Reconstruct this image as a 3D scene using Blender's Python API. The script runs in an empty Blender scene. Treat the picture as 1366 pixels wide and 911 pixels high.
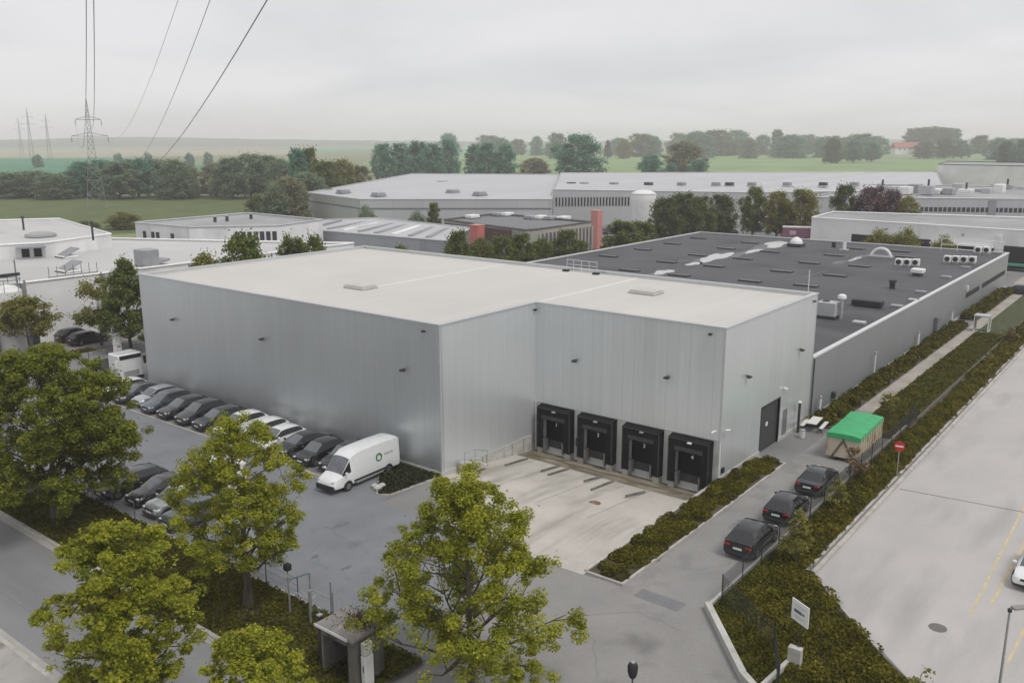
import bpy, math, random
import numpy as np
from mathutils import Matrix, Vector

sc = bpy.context.scene
C = sc.collection
random.seed(7)
RNG = np.random.RandomState(11)
rad = math.radians

# ------------------------------------------------------------------ camera
CAMH = 23.4
R = np.array([[0.6169554, -0.7869977, -0.0008085],
              [0.1757237, 0.1367545, 0.9748945],
              [0.7671292, 0.6016085, -0.2226656]])       # rows: right, up, forward
FPX = 1176.56                                             # focal length for a 1366 px wide frame
cam = bpy.data.cameras.new('camera')
cam.sensor_width = 36.0
cam.lens = 36.0 * FPX / 1366.0
cam.clip_start = 0.5
cam.clip_end = 40000
camo = bpy.data.objects.new('camera', cam)
C.objects.link(camo)
m4 = Matrix.Identity(4)
for i in range(3):
    m4[i][0], m4[i][1], m4[i][2] = R[0][i], R[1][i], -R[2][i]
m4[2][3] = CAMH
camo.matrix_world = m4
sc.camera = camo

# ------------------------------------------------------------------ world (overcast) and sun
SUN_EL, SUN_AZ = 58.0, 262.0     # azimuth measured counter-clockwise from +X
w = bpy.data.worlds.new('World')
sc.world = w
w.use_nodes = True
nt = w.node_tree
for n in list(nt.nodes):
    nt.nodes.remove(n)
def wn(t, **k):
    n = nt.nodes.new(t)
    for a, b in k.items():
        setattr(n, a, b)
    return n
out = wn('ShaderNodeOutputWorld')
bg = wn('ShaderNodeBackground')
bg.inputs['Strength'].default_value = 0.1
sky = wn('ShaderNodeTexSky', sky_type='NISHITA', sun_disc=False)
sky.sun_elevation = rad(SUN_EL)
sky.sun_rotation = rad(90 - SUN_AZ)
tc = wn('ShaderNodeTexCoord')
sep = wn('ShaderNodeSeparateXYZ')
nt.links.new(tc.outputs['Generated'], sep.inputs[0])
# project the direction on a flat cloud deck so clouds get flatter towards the horizon
mx = wn('ShaderNodeMath', operation='MAXIMUM'); mx.inputs[1].default_value = 0.0
nt.links.new(sep.outputs['Z'], mx.inputs[0])
ad = wn('ShaderNodeMath', operation='ADD'); ad.inputs[1].default_value = 0.16
nt.links.new(mx.outputs[0], ad.inputs[0])
dv = wn('ShaderNodeVectorMath', operation='DIVIDE')
cmb = wn('ShaderNodeCombineXYZ')
for s_ in ('X', 'Y', 'Z'):
    nt.links.new(ad.outputs[0], cmb.inputs[s_])
nt.links.new(tc.outputs['Generated'], dv.inputs[0])
nt.links.new(cmb.outputs[0], dv.inputs[1])
n1 = wn('ShaderNodeTexNoise'); n1.inputs['Scale'].default_value = 0.75
n1.inputs['Detail'].default_value = 5; n1.inputs['Roughness'].default_value = 0.5
n1.inputs['Distortion'].default_value = 0.25
nt.links.new(dv.outputs[0], n1.inputs['Vector'])
cr = wn('ShaderNodeValToRGB')
cr.color_ramp.elements[0].position = 0.32; cr.color_ramp.elements[0].color = (0.82, 0.83, 0.85, 1)
cr.color_ramp.elements[1].position = 0.62; cr.color_ramp.elements[1].color = (0.995, 0.985, 1.0, 1)
nt.links.new(n1.outputs['Fac'], cr.inputs[0])
grd = wn('ShaderNodeMapRange')       # overcast: zenith brighter than the horizon
grd.inputs[1].default_value = 0.0; grd.inputs[2].default_value = 1.0
grd.inputs[3].default_value = 7.9; grd.inputs[4].default_value = 8.0
nt.links.new(mx.outputs[0], grd.inputs[0])
sca = wn('ShaderNodeVectorMath', operation='SCALE')
nt.links.new(cr.outputs[0], sca.inputs[0]); nt.links.new(grd.outputs[0], sca.inputs['Scale'])
mixw = wn('ShaderNodeMix', data_type='RGBA'); mixw.inputs[0].default_value = 0.93
nt.links.new(sky.outputs[0], mixw.inputs[6]); nt.links.new(sca.outputs[0], mixw.inputs[7])
nt.links.new(mixw.outputs[2], bg.inputs['Color'])
nt.links.new(bg.outputs[0], out.inputs['Surface'])
sl = bpy.data.lights.new('sun', 'SUN')
sl.energy = 1.5; sl.angle = rad(20); sl.color = (1.0, 0.96, 0.9)
so = bpy.data.objects.new('sun', sl); C.objects.link(so)
sd = Vector((math.cos(rad(SUN_AZ)) * math.cos(rad(SUN_EL)), math.sin(rad(SUN_AZ)) * math.cos(rad(SUN_EL)), math.sin(rad(SUN_EL))))
so.rotation_euler = sd.to_track_quat('Z', 'Y').to_euler()
vs = sc.view_settings
vs.view_transform = 'Standard'; vs.look = 'None'; vs.gamma = 1.0; vs.use_curve_mapping = False
vs.exposure = 0.10
sc.render.engine = 'CYCLES'
cy = sc.cycles
cy.max_bounces = 6; cy.diffuse_bounces = 5; cy.glossy_bounces = 3; cy.transmission_bounces = 3
cy.transparent_max_bounces = 6; cy.volume_bounces = 3
cy.use_denoising = True
cy.sample_clamp_indirect = 4.0

# ------------------------------------------------------------------ photo pixel -> place
CP = np.array([0, 0, CAMH])
def ray(px, py):
    return R.T @ np.array([(px - 683) / FPX, -(py - 455.5) / FPX, 1.0])
def G(px, py, z=0.0):
    d = ray(px, py); t = (z - CAMH) / d[2]
    return CP + t * d
def WX(px, py, X):
    d = ray(px, py); return CP + d * X / d[0]
def WY(px, py, Y):
    d = ray(px, py); return CP + d * Y / d[1]
def AT(px, dist):                 # ground point on a bearing at a horizontal distance
    d = ray(px, 186.0); d = d / np.hypot(d[0], d[1])
    return np.array([d[0] * dist, d[1] * dist, 0.0])

# ------------------------------------------------------------------ materials
MATS = {}
def M(name, col, rough=0.8, metal=0.0, var=0.12, scale=1.0, bump=0.0, bscale=20.0, hue=None, spec=0.5,
      stretch=None, stain=None, detail=6, grain=0.0):
    """Procedural material: base colour varied by two noises, optional stains and bump."""
    if name in MATS:
        return MATS[name]
    m = bpy.data.materials.new(name); m.use_nodes = True
    t = m.node_tree; b = t.nodes['Principled BSDF']
    b.inputs['Roughness'].default_value = rough; b.inputs['Metallic'].default_value = metal
    b.inputs['Specular IOR Level'].default_value = spec
    co = t.nodes.new('ShaderNodeTexCoord'); src = co.outputs['Object']
    if stretch:
        mp = t.nodes.new('ShaderNodeMapping'); mp.inputs['Scale'].default_value = stretch
        t.links.new(src, mp.inputs[0]); src = mp.outputs[0]
    n = t.nodes.new('ShaderNodeTexNoise'); n.inputs['Scale'].default_value = scale; n.inputs['Detail'].default_value = detail
    n.inputs['Roughness'].default_value = 0.6
    t.links.new(src, n.inputs['Vector'])
    r = t.nodes.new('ShaderNodeValToRGB')
    c0 = tuple(max(0, c * (1 - var)) for c in col); c1 = tuple(min(1, c * (1 + var)) for c in (hue or col))
    r.color_ramp.elements[0].position = 0.32; r.color_ramp.elements[0].color = (*c0, 1)
    r.color_ramp.elements[1].position = 0.68; r.color_ramp.elements[1].color = (*c1, 1)
    t.links.new(n.outputs['Fac'], r.inputs[0])
    last = r.outputs[0]
    if grain:
        ng = t.nodes.new('ShaderNodeTexNoise'); ng.inputs['Scale'].default_value = 5.5; ng.inputs['Detail'].default_value = 6; ng.inputs['Roughness'].default_value = 0.75
        t.links.new(co.outputs['Object'], ng.inputs['Vector'])
        mg = t.nodes.new('ShaderNodeMath'); mg.operation = 'MULTIPLY_ADD'; mg.inputs[1].default_value = grain * 2; mg.inputs[2].default_value = 1 - grain
        t.links.new(ng.outputs['Fac'], mg.inputs[0])
        sg = t.nodes.new('ShaderNodeVectorMath'); sg.operation = 'SCALE'
        t.links.new(last, sg.inputs[0]); t.links.new(mg.outputs[0], sg.inputs['Scale']); last = sg.outputs[0]
    if stain:
        scol, sscale, lo, hi, sst = stain
        src2 = co.outputs['Object']
        if sst:
            mp2 = t.nodes.new('ShaderNodeMapping'); mp2.inputs['Scale'].default_value = sst
            t.links.new(src2, mp2.inputs[0]); src2 = mp2.outputs[0]
        n2 = t.nodes.new('ShaderNodeTexNoise'); n2.inputs['Scale'].default_value = sscale; n2.inputs['Detail'].default_value = 8
        t.links.new(src2, n2.inputs['Vector'])
        r2 = t.nodes.new('ShaderNodeValToRGB')
        r2.color_ramp.elements[0].position = lo; r2.color_ramp.elements[0].color = (0, 0, 0, 1)
        r2.color_ramp.elements[1].position = hi; r2.color_ramp.elements[1].color = (1, 1, 1, 1)
        t.links.new(n2.outputs['Fac'], r2.inputs[0])
        mi = t.nodes.new('ShaderNodeMix'); mi.data_type = 'RGBA'
        t.links.new(r2.outputs[0], mi.inputs[0]); t.links.new(last, mi.inputs[6]); mi.inputs[7].default_value = (*scol, 1)
        last = mi.outputs[2]
    t.links.new(last, b.inputs['Base Color'])
    if bump:
        n3 = t.nodes.new('ShaderNodeTexNoise'); n3.inputs['Scale'].default_value = bscale; n3.inputs['Detail'].default_value = 4
        t.links.new(src, n3.inputs['Vector'])
        bp = t.nodes.new('ShaderNodeBump'); bp.inputs['Strength'].default_value = bump; bp.inputs['Distance'].default_value = 0.05
        t.links.new(n3.outputs['Fac'], bp.inputs['Height']); t.links.new(bp.outputs[0], b.inputs['Normal'])
    MATS[name] = m
    return m

def leafmat(name, cols, trans=0.3, rough=0.55):
    """Foliage: colour from a per-leaf tint attribute, some light let through."""
    if name in MATS:
        return MATS[name]
    m = bpy.data.materials.new(name); m.use_nodes = True
    t = m.node_tree; b = t.nodes['Principled BSDF']; o = t.nodes['Material Output']
    b.inputs['Roughness'].default_value = rough
    b.inputs['Specular IOR Level'].default_value = 0.3 if rough < 0.9 else 0.05
    a = t.nodes.new('ShaderNodeAttribute'); a.attribute_name = 'tint'
    r = t.nodes.new('ShaderNodeValToRGB')
    els = r.color_ramp.elements
    while len(els) < len(cols):
        els.new(0.5)
    for i, c in enumerate(cols):
        els[i].position = i / (len(cols) - 1); els[i].color = (*c, 1)
    t.links.new(a.outputs['Fac'], r.inputs[0])
    t.links.new(r.outputs[0], b.inputs['Base Color'])
    tr = t.nodes.new('ShaderNodeBsdfTranslucent')
    t.links.new(r.outputs[0], tr.inputs['Color'])
    mx_ = t.nodes.new('ShaderNodeMixShader'); mx_.inputs[0].default_value = trans
    t.links.new(b.outputs[0], mx_.inputs[1]); t.links.new(tr.outputs[0], mx_.inputs[2])
    t.links.new(mx_.outputs[0], o.inputs['Surface'])
    MATS[name] = m
    return m

def cladding(name, col, axis, metal=0.35, rough=0.38, pitch=1.0, seam=0.055, tone=0.05):
    """Painted steel cladding: vertical trays with seams, each tray a slightly different tone, faint run-off streaks."""
    if name in MATS:
        return MATS[name]
    m = bpy.data.materials.new(name); m.use_nodes = True
    t = m.node_tree; b = t.nodes['Principled BSDF']
    b.inputs['Metallic'].default_value = metal
    ge = t.nodes.new('ShaderNodeNewGeometry'); se = t.nodes.new('ShaderNodeSeparateXYZ')
    t.links.new(ge.outputs['Position'], se.inputs[0])
    u = se.outputs[axis]
    dvd = t.nodes.new('ShaderNodeMath'); dvd.operation = 'DIVIDE'; dvd.inputs[1].default_value = pitch
    t.links.new(u, dvd.inputs[0])
    fl = t.nodes.new('ShaderNodeMath'); fl.operation = 'FLOOR'; t.links.new(dvd.outputs[0], fl.inputs[0])
    fr = t.nodes.new('ShaderNodeMath'); fr.operation = 'FRACT'; t.links.new(dvd.outputs[0], fr.inputs[0])
    wh = t.nodes.new('ShaderNodeTexWhiteNoise'); wh.noise_dimensions = '1D'; t.links.new(fl.outputs[0], wh.inputs['W'])
    mp = t.nodes.new('ShaderNodeMapping'); mp.inputs['Scale'].default_value = (7.0, 7.0, 0.10)
    t.links.new(ge.outputs['Position'], mp.inputs[0])
    n = t.nodes.new('ShaderNodeTexNoise'); n.inputs['Scale'].default_value = 1.0; n.inputs['Detail'].default_value = 7
    t.links.new(mp.outputs[0], n.inputs['Vector'])
    n5 = t.nodes.new('ShaderNodeTexNoise'); n5.inputs['Scale'].default_value = 0.12; n5.inputs['Detail'].default_value = 3
    t.links.new(ge.outputs['Position'], n5.inputs['Vector'])
    a1 = t.nodes.new('ShaderNodeMath'); a1.operation = 'MULTIPLY_ADD'; a1.inputs[1].default_value = tone * 2; a1.inputs[2].default_value = 1 - tone
    t.links.new(wh.outputs['Value'], a1.inputs[0])
    a2 = t.nodes.new('ShaderNodeMath'); a2.operation = 'MULTIPLY_ADD'; a2.inputs[1].default_value = 0.16; a2.inputs[2].default_value = 0.92
    t.links.new(n.outputs['Fac'], a2.inputs[0])
    a2b = t.nodes.new('ShaderNodeMath'); a2b.operation = 'MULTIPLY_ADD'; a2b.inputs[1].default_value = 0.2; a2b.inputs[2].default_value = 0.9
    t.links.new(n5.outputs['Fac'], a2b.inputs[0])
    a3 = t.nodes.new('ShaderNodeMath'); a3.operation = 'MULTIPLY'; t.links.new(a1.outputs[0], a3.inputs[0]); t.links.new(a2.outputs[0], a3.inputs[1])
    a3b = t.nodes.new('ShaderNodeMath'); a3b.operation = 'MULTIPLY'; t.links.new(a3.outputs[0], a3b.inputs[0]); t.links.new(a2b.outputs[0], a3b.inputs[1])
    lt = t.nodes.new('ShaderNodeMath'); lt.operation = 'LESS_THAN'; lt.inputs[1].default_value = seam; t.links.new(fr.outputs[0], lt.inputs[0])
    a4 = t.nodes.new('ShaderNodeMath'); a4.operation = 'MULTIPLY_ADD'; a4.inputs[1].default_value = -0.07; a4.inputs[2].default_value = 1.0
    t.links.new(lt.outputs[0], a4.inputs[0])
    a5 = t.nodes.new('ShaderNodeMath'); a5.operation = 'MULTIPLY'; t.links.new(a3b.outputs[0], a5.inputs[0]); t.links.new(a4.outputs[0], a5.inputs[1])
    sc_ = t.nodes.new('ShaderNodeVectorMath'); sc_.operation = 'SCALE'; sc_.inputs[0].default_value = col
    t.links.new(a5.outputs[0], sc_.inputs['Scale'])
    t.links.new(sc_.outputs[0], b.inputs['Base Color'])
    rr = t.nodes.new('ShaderNodeMath'); rr.operation = 'MULTIPLY_ADD'; rr.inputs[1].default_value = 0.14; rr.inputs[2].default_value = rough - 0.07
    t.links.new(n.outputs['Fac'], rr.inputs[0]); t.links.new(rr.outputs[0], b.inputs['Roughness'])
    bp = t.nodes.new('ShaderNodeBump'); bp.inputs['Strength'].default_value = 0.35; bp.inputs['Distance'].default_value = 0.02
    nb = t.nodes.new('ShaderNodeTexNoise'); nb.inputs['Scale'].default_value = 0.6; nb.inputs['Detail'].default_value = 2
    t.links.new(ge.outputs['Position'], nb.inputs['Vector'])
    ab = t.nodes.new('ShaderNodeMath'); ab.operation = 'MULTIPLY_ADD'; ab.inputs[1].default_value = 1.0
    t.links.new(lt.outputs[0], ab.inputs[0]); t.links.new(nb.outputs['Fac'], ab.inputs[2])
    t.links.new(ab.outputs[0], bp.inputs['Height']); t.links.new(bp.outputs[0], b.inputs['Normal'])
    MATS[name] = m
    return m

def paint(name, col, rough=0.25, metal=0.0):
    m = M(name, col, rough=rough, metal=metal, var=0.04, scale=2.0, spec=0.5)
    b = m.node_tree.nodes['Principled BSDF']
    b.inputs['Coat Weight'].default_value = 0.6; b.inputs['Coat Roughness'].default_value = 0.06
    return m

def glassmat(name, col=(0.02, 0.023, 0.027)):
    return M(name, col, rough=0.06, var=0.1, scale=1.0, spec=0.7)

# ------------------------------------------------------------------ mesh builder
class MB:
    def __init__(self):
        self.v = []; self.f = []; self.mi = []
    def add(self, vs, fs, mi=0):
        o = len(self.v)
        self.v += [tuple(map(float, p)) for p in vs]
        self.f += [tuple(i + o for i in f) for f in fs]
        self.mi += [mi] * len(fs)
        return self
    def box(self, x0, x1, y0, y1, z0, z1, mi=0):
        v = [(x0, y0, z0), (x1, y0, z0), (x1, y1, z0), (x0, y1, z0), (x0, y0, z1), (x1, y0, z1), (x1, y1, z1), (x0, y1, z1)]
        return self.add(v, [(0, 3, 2, 1), (4, 5, 6, 7), (0, 1, 5, 4), (1, 2, 6, 5), (2, 3, 7, 6), (3, 0, 4, 7)], mi)
    def bevbox(self, x0, x1, y0, y1, z0, z1, b=0.05, mi=0):
        v = []
        for z, k in ((z0, b), (z0 + b, 0), (z1 - b, 0), (z1, b)):
            v += [(x0 + b, y0 + k, z), (x1 - b, y0 + k, z), (x1 - k, y0 + b, z), (x1 - k, y1 - b, z), (x1 - b, y1 - k, z), (x0 + b, y1 - k, z), (x0 + k, y1 - b, z), (x0 + k, y0 + b, z)]
        f = [tuple(range(7, -1, -1)), tuple(range(24, 32))]
        for l in range(3):
            for i in range(8):
                j = (i + 1) % 8
                f.append((l * 8 + i, l * 8 + j, l * 8 + 8 + j, l * 8 + 8 + i))
        return self.add(v, f, mi)
    def prism(self, poly, z0, z1, mi=0, top=True, bottom=True):
        n = len(poly)
        a = sum(poly[i][0] * poly[(i + 1) % n][1] - poly[(i + 1) % n][0] * poly[i][1] for i in range(n))
        if a < 0:
            poly = list(poly)[::-1]
        zt = z1 if hasattr(z1, '__len__') else [z1] * n
        if a < 0 and hasattr(z1, '__len__'):
            zt = list(z1)[::-1]
        v = [(p[0], p[1], z0) for p in poly] + [(p[0], p[1], zt[i]) for i, p in enumerate(poly)]
        f = [(i, (i + 1) % n, n + (i + 1) % n, n + i) for i in range(n)]
        if bottom: f.append(tuple(range(n - 1, -1, -1)))
        if top: f.append(tuple(range(n, 2 * n)))
        return self.add(v, f, mi)
    def sheet(self, poly, z=0.0, mi=0):
        n = len(poly)
        a = sum(poly[i][0] * poly[(i + 1) % n][1] - poly[(i + 1) % n][0] * poly[i][1] for i in range(n))
        if a < 0: poly = list(poly)[::-1]
        return self.add([(p[0], p[1], p[2] if len(p) > 2 else z) for p in poly], [tuple(range(n))], mi)
    def tube(self, pts, rs, n=8, mi=0, cap=True):
        pts = [np.array(p, float) for p in pts]
        if not hasattr(rs, '__len__'): rs = [rs] * len(pts)
        v = []; prev = None
        for i, p in enumerate(pts):
            d = pts[min(i + 1, len(pts) - 1)] - pts[max(i - 1, 0)]
            d = d / (np.linalg.norm(d) + 1e-9)
            if prev is None:
                a = np.cross(d, [0, 0, 1.0])
                if np.linalg.norm(a) < 1e-3: a = np.cross(d, [1.0, 0, 0])
            else:
                a = prev - d * np.dot(prev, d)
            a /= np.linalg.norm(a); prev = a
            b = np.cross(d, a)
            for k in range(n):
                t = 2 * math.pi * k / n
                v.append(p + rs[i] * (a * math.cos(t) + b * math.sin(t)))
        f = []
        for i in range(len(pts) - 1):
            for k in range(n):
                k2 = (k + 1) % n
                f.append((i * n + k, i * n + k2, (i + 1) * n + k2, (i + 1) * n + k))
        if cap:
            f.append(tuple(range(n - 1, -1, -1))); f.append(tuple(range((len(pts) - 1) * n, len(pts) * n)))
        return self.add(v, f, mi)
    def lathe(self, c, prof, n=16, mi=0):
        v = []; f = []
        for r, z in prof:
            for k in range(n):
                t = 2 * math.pi * k / n
                v.append((c[0] + r * math.cos(t), c[1] + r * math.sin(t), c[2] + z))
        for i in range(len(prof) - 1):
            for k in range(n):
                k2 = (k + 1) % n
                f.append((i * n + k, i * n + k2, (i + 1) * n + k2, (i + 1) * n + k))
        f.append(tuple(range(n - 1, -1, -1))); f.append(tuple(range((len(prof) - 1) * n, len(prof) * n)))
        return self.add(v, f, mi)
    def disc(self, c, r, axis='y', n=16, depth=0.1, mi=0):
        i = 'xyz'.index(axis); d = np.zeros(3); d[i] = depth / 2
        c = np.array(c, float)
        return self.tube([c - d, c + d], r, n, mi)

def link(o, parent=None):
    C.objects.link(o)
    if parent is not None: o.parent = parent
    return o
def islands(mb):
    p = list(range(len(mb.v)))
    def fd(a):
        while p[a] != a:
            p[a] = p[p[a]]; a = p[a]
        return a
    for f in mb.f:
        r = fd(f[0])
        for q in f[1:]: p[fd(q)] = r
    g = {}
    for i, f in enumerate(mb.f): g.setdefault(fd(f[0]), []).append(i)
    res = []
    for fs in g.values():
        m = MB(); mp = {}
        for i in fs:
            for q in mb.f[i]:
                if q not in mp: mp[q] = len(m.v); m.v.append(mb.v[q])
            m.f.append(tuple(mp[q] for q in mb.f[i])); m.mi.append(mb.mi[i])
        res.append(m)
    return res
SPLIT = {'corner_trim', 'plinth', 'concrete_block', 'bumper_post', 'plinth_joint', 'foot_weight', 'step', 'wall', 'coping', 'dock_leveller', 'pane'}
def obj(name, mb, mats, parent=None, local=False, smooth=False, label=None):
    if name in SPLIT and parent is not None and not local:
        isl = islands(mb)
        if 1 < len(isl) < 30:
            os_ = [obj1(name, m, mats, parent, local, smooth, label) for m in isl]
            return os_[0]
    return obj1(name, mb, mats, parent, local, smooth, label)
def obj1(name, mb, mats, parent=None, local=False, smooth=False, label=None):
    me = bpy.data.meshes.new(name)
    v = mb.v
    if parent is not None and not local:
        l = parent.location
        if parent.parent is not None: l = l + parent.parent.location
        v = [(p[0] - l[0], p[1] - l[1], p[2] - l[2]) for p in v]
    me.from_pydata(v, [], mb.f)
    if not isinstance(mats, (list, tuple)): mats = [mats]
    for m in mats: me.materials.append(m)
    if len(mats) > 1: me.polygons.foreach_set('material_index', mb.mi)
    if smooth:
        me.polygons.foreach_set('use_smooth', [True] * len(me.polygons))
        me.set_sharp_from_angle(angle=rad(38))
    me.update()
    o = bpy.data.objects.new(name, me)
    if label: o['label'] = label
    return link(o, parent)
def thing(name, label, cat, loc=(0, 0, 0), rz=0.0, group=None):
    o = bpy.data.objects.new(name, None)
    o.empty_display_size = 0.3
    o.location = [float(a) for a in loc[:3]] if len(loc) > 2 else (float(loc[0]), float(loc[1]), 0.0)
    o.rotation_euler = (0, 0, rz)
    o['label'] = label; o['category'] = cat
    if group: o['group'] = group
    return link(o)
def single(name, mb, mats, label, cat, loc=None, group=None, smooth=False, rz=0.0):
    """A thing that is one mesh; vertices in world metres, origin moved to loc."""
    if loc is not None:
        mb.v = [(p[0] - loc[0], p[1] - loc[1], p[2] - (loc[2] if len(loc) > 2 else 0)) for p in mb.v]
    o = obj(name, mb, mats, smooth=smooth)
    if loc is not None: o.location = (float(loc[0]), float(loc[1]), float(loc[2]) if len(loc) > 2 else 0.0)
    o['label'] = label; o['category'] = cat
    if group: o['group'] = group
    return o
def struct(name, mb, mats, smooth=False):
    o = obj(name, mb, mats, smooth=smooth); o['kind'] = 'structure'
    return o
def dup(root, loc, rz=0.0, label=None, group=None, scale=None, mats=None):
    """Copy a thing with its parts and sub-parts; mats swaps materials on the copy's slots by name."""
    r = root.copy(); C.objects.link(r)
    r.location = [float(a) for a in loc] if len(loc) > 2 else (float(loc[0]), float(loc[1]), 0.0)
    r.rotation_euler = (0, 0, rz)
    if scale is not None: r.scale = scale if hasattr(scale, '__len__') else (scale,) * 3
    if label: r['label'] = label
    if group: r['group'] = group
    def rec(src, dst):
        for ch in src.children:
            c = ch.copy(); C.objects.link(c); c.parent = dst
            c.matrix_parent_inverse = ch.matrix_parent_inverse.copy()
            if mats and c.name.split('.')[0] in mats and c.material_slots:
                c.material_slots[0].link = 'OBJECT'; c.material_slots[0].material = mats[c.name.split('.')[0]]
            rec(ch, c)
    kids = list(root.children)
    rec(root, r)
    return r
ORD = ['leftmost', 'second from the left', 'third from the left', 'fourth from the left', 'fifth from the left', 'sixth from the left',
       'seventh from the left', 'eighth from the left', 'ninth from the left', 'tenth from the left', 'eleventh from the left',
       'twelfth from the left', 'thirteenth from the left', 'fourteenth from the left', 'fifteenth from the left', 'sixteenth from the left',
       'seventeenth from the left', 'eighteenth from the left', 'nineteenth from the left', 'twentieth from the left']
NTH = ['first', 'second', 'third', 'fourth', 'fifth', 'sixth', 'seventh', 'eighth', 'ninth', 'tenth', 'eleventh', 'twelfth', 'thirteenth',
       'fourteenth', 'fifteenth', 'sixteenth', 'seventeenth', 'eighteenth', 'nineteenth', 'twentieth', 'twenty-first', 'twenty-second',
       'twenty-third', 'twenty-fourth', 'twenty-fifth', 'twenty-sixth']

# ------------------------------------------------------------------ base materials
ASPH = M('asphalt', grain=0.22, col=(0.190, 0.197, 0.212), rough=0.82, var=0.13, scale=0.22, bump=0.15, bscale=30, stain=((0.135, 0.138, 0.145), 0.45, 0.58, 0.76, None))
ASPH2 = M('worn_asphalt', grain=0.22, col=(0.250, 0.243, 0.236), rough=0.85, var=0.10, scale=0.3, bump=0.15, bscale=30, stain=((0.16, 0.155, 0.15), 0.35, 0.55, 0.75, None))
STREET = M('street_asphalt', grain=0.2, col=(0.215, 0.215, 0.22), rough=0.85, var=0.10, scale=0.3, bump=0.12, bscale=30, stretch=(1.0, 0.25, 1.0), stain=((0.13, 0.13, 0.132), 0.3, 0.52, 0.72, (1.0, 0.12, 1)))
CONC = M('concrete', (0.44, 0.43, 0.41), rough=0.8, var=0.09, scale=0.35, bump=0.1, bscale=25, stain=((0.33, 0.32, 0.305), 0.25, 0.50, 0.72, (1.0, 2.0, 1)))
APRON = M('apron_concrete', grain=0.15, col=(0.47, 0.44, 0.40), rough=0.8, var=0.13, scale=0.3, bump=0.1, bscale=25, stain=((0.27, 0.25, 0.21), 0.4, 0.50, 0.72, (0.25, 1.5, 1)))
KERB = M('kerb_stone', (0.40, 0.38, 0.35), rough=0.85, var=0.2, scale=1.5)
PLINTH = M('plinth_concrete', (0.46, 0.45, 0.42), rough=0.8, var=0.16, scale=0.8, stretch=(1, 1, 2), stain=((0.27, 0.26, 0.22), 0.8, 0.55, 0.75, (1, 1, 0.4)))
WHITEP = M('white_paint', (0.74, 0.74, 0.73), rough=0.5, var=0.06, scale=1.0)
WHITEW = M('white_render', (0.76, 0.76, 0.76), rough=0.75, var=0.08, scale=0.2, stain=((0.48, 0.48, 0.48), 0.15, 0.55, 0.75, (1, 1, 0.3)))
BLACK = M('black_rubber', (0.018, 0.018, 0.019), rough=0.6, var=0.2, scale=3)
DARK = M('dark_steel', (0.035, 0.037, 0.04), rough=0.45, var=0.2, scale=3)
GALV = M('galvanised_steel', (0.42, 0.43, 0.44), rough=0.45, metal=0.6, var=0.15, scale=2)
LGREY = M('light_grey_metal', (0.46, 0.47, 0.48), rough=0.45, metal=0.2, var=0.08, scale=0.5)
MGREY = M('mid_grey_metal', (0.27, 0.28, 0.30), rough=0.5, metal=0.2, var=0.08, scale=0.5)
GLASS = glassmat('window_glass')
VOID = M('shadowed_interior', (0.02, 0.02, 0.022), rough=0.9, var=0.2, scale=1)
SOIL = M('soil', (0.075, 0.06, 0.042), rough=0.95, var=0.3, scale=0.8, bump=0.6, bscale=6)
BARK = M('bark', (0.085, 0.07, 0.055), rough=0.9, var=0.3, scale=4, bump=0.6, bscale=12, stretch=(1, 1, 0.3))
LAWN = M('lawn', (0.055, 0.066, 0.022), rough=0.95, var=0.35, scale=1.2, bump=0.5, bscale=12)

# ------------------------------------------------------------------ foliage
def quads_obj(name, cen, nor, size, tint, mat, parent=None, aspect=0.75, fold=0.12, rng=RNG, kind=None, orient=None):
    n = len(cen)
    nor = nor / (np.linalg.norm(nor, axis=1, keepdims=True) + 1e-9)
    t = rng.normal(size=(n, 3)); t -= nor * (t * nor).sum(1, keepdims=True)
    t /= (np.linalg.norm(t, axis=1, keepdims=True) + 1e-9)
    b = np.cross(nor, t)
    s = size[:, None]
    v = np.empty((n, 4, 3), np.float32)
    v[:, 0] = cen - t * s * 0.5
    v[:, 1] = cen + b * s * 0.5 * aspect + nor * s * fold
    v[:, 2] = cen + t * s * 0.5
    v[:, 3] = cen - b * s * 0.5 * aspect + nor * s * fold
    if parent is not None:
        l = np.array(parent.location)
        v -= l.astype(np.float32)
    me = bpy.data.meshes.new(name)
    me.vertices.add(n * 4); me.vertices.foreach_set('co', v.reshape(-1))
    me.loops.add(n * 4); me.loops.foreach_set('vertex_index', np.arange(n * 4, dtype=np.int32))
    me.polygons.add(n); me.polygons.foreach_set('loop_start', np.arange(0, n * 4, 4, dtype=np.int32))
    me.update(calc_edges=True)
    at = me.attributes.new('tint', 'FLOAT', 'FACE')
    at.data.foreach_set('value', np.clip(tint, 0, 1).astype(np.float32))
    me.materials.append(mat)
    o = bpy.data.objects.new(name, me)
    link(o, parent)
    if kind: o['kind'] = kind
    return o

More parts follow.
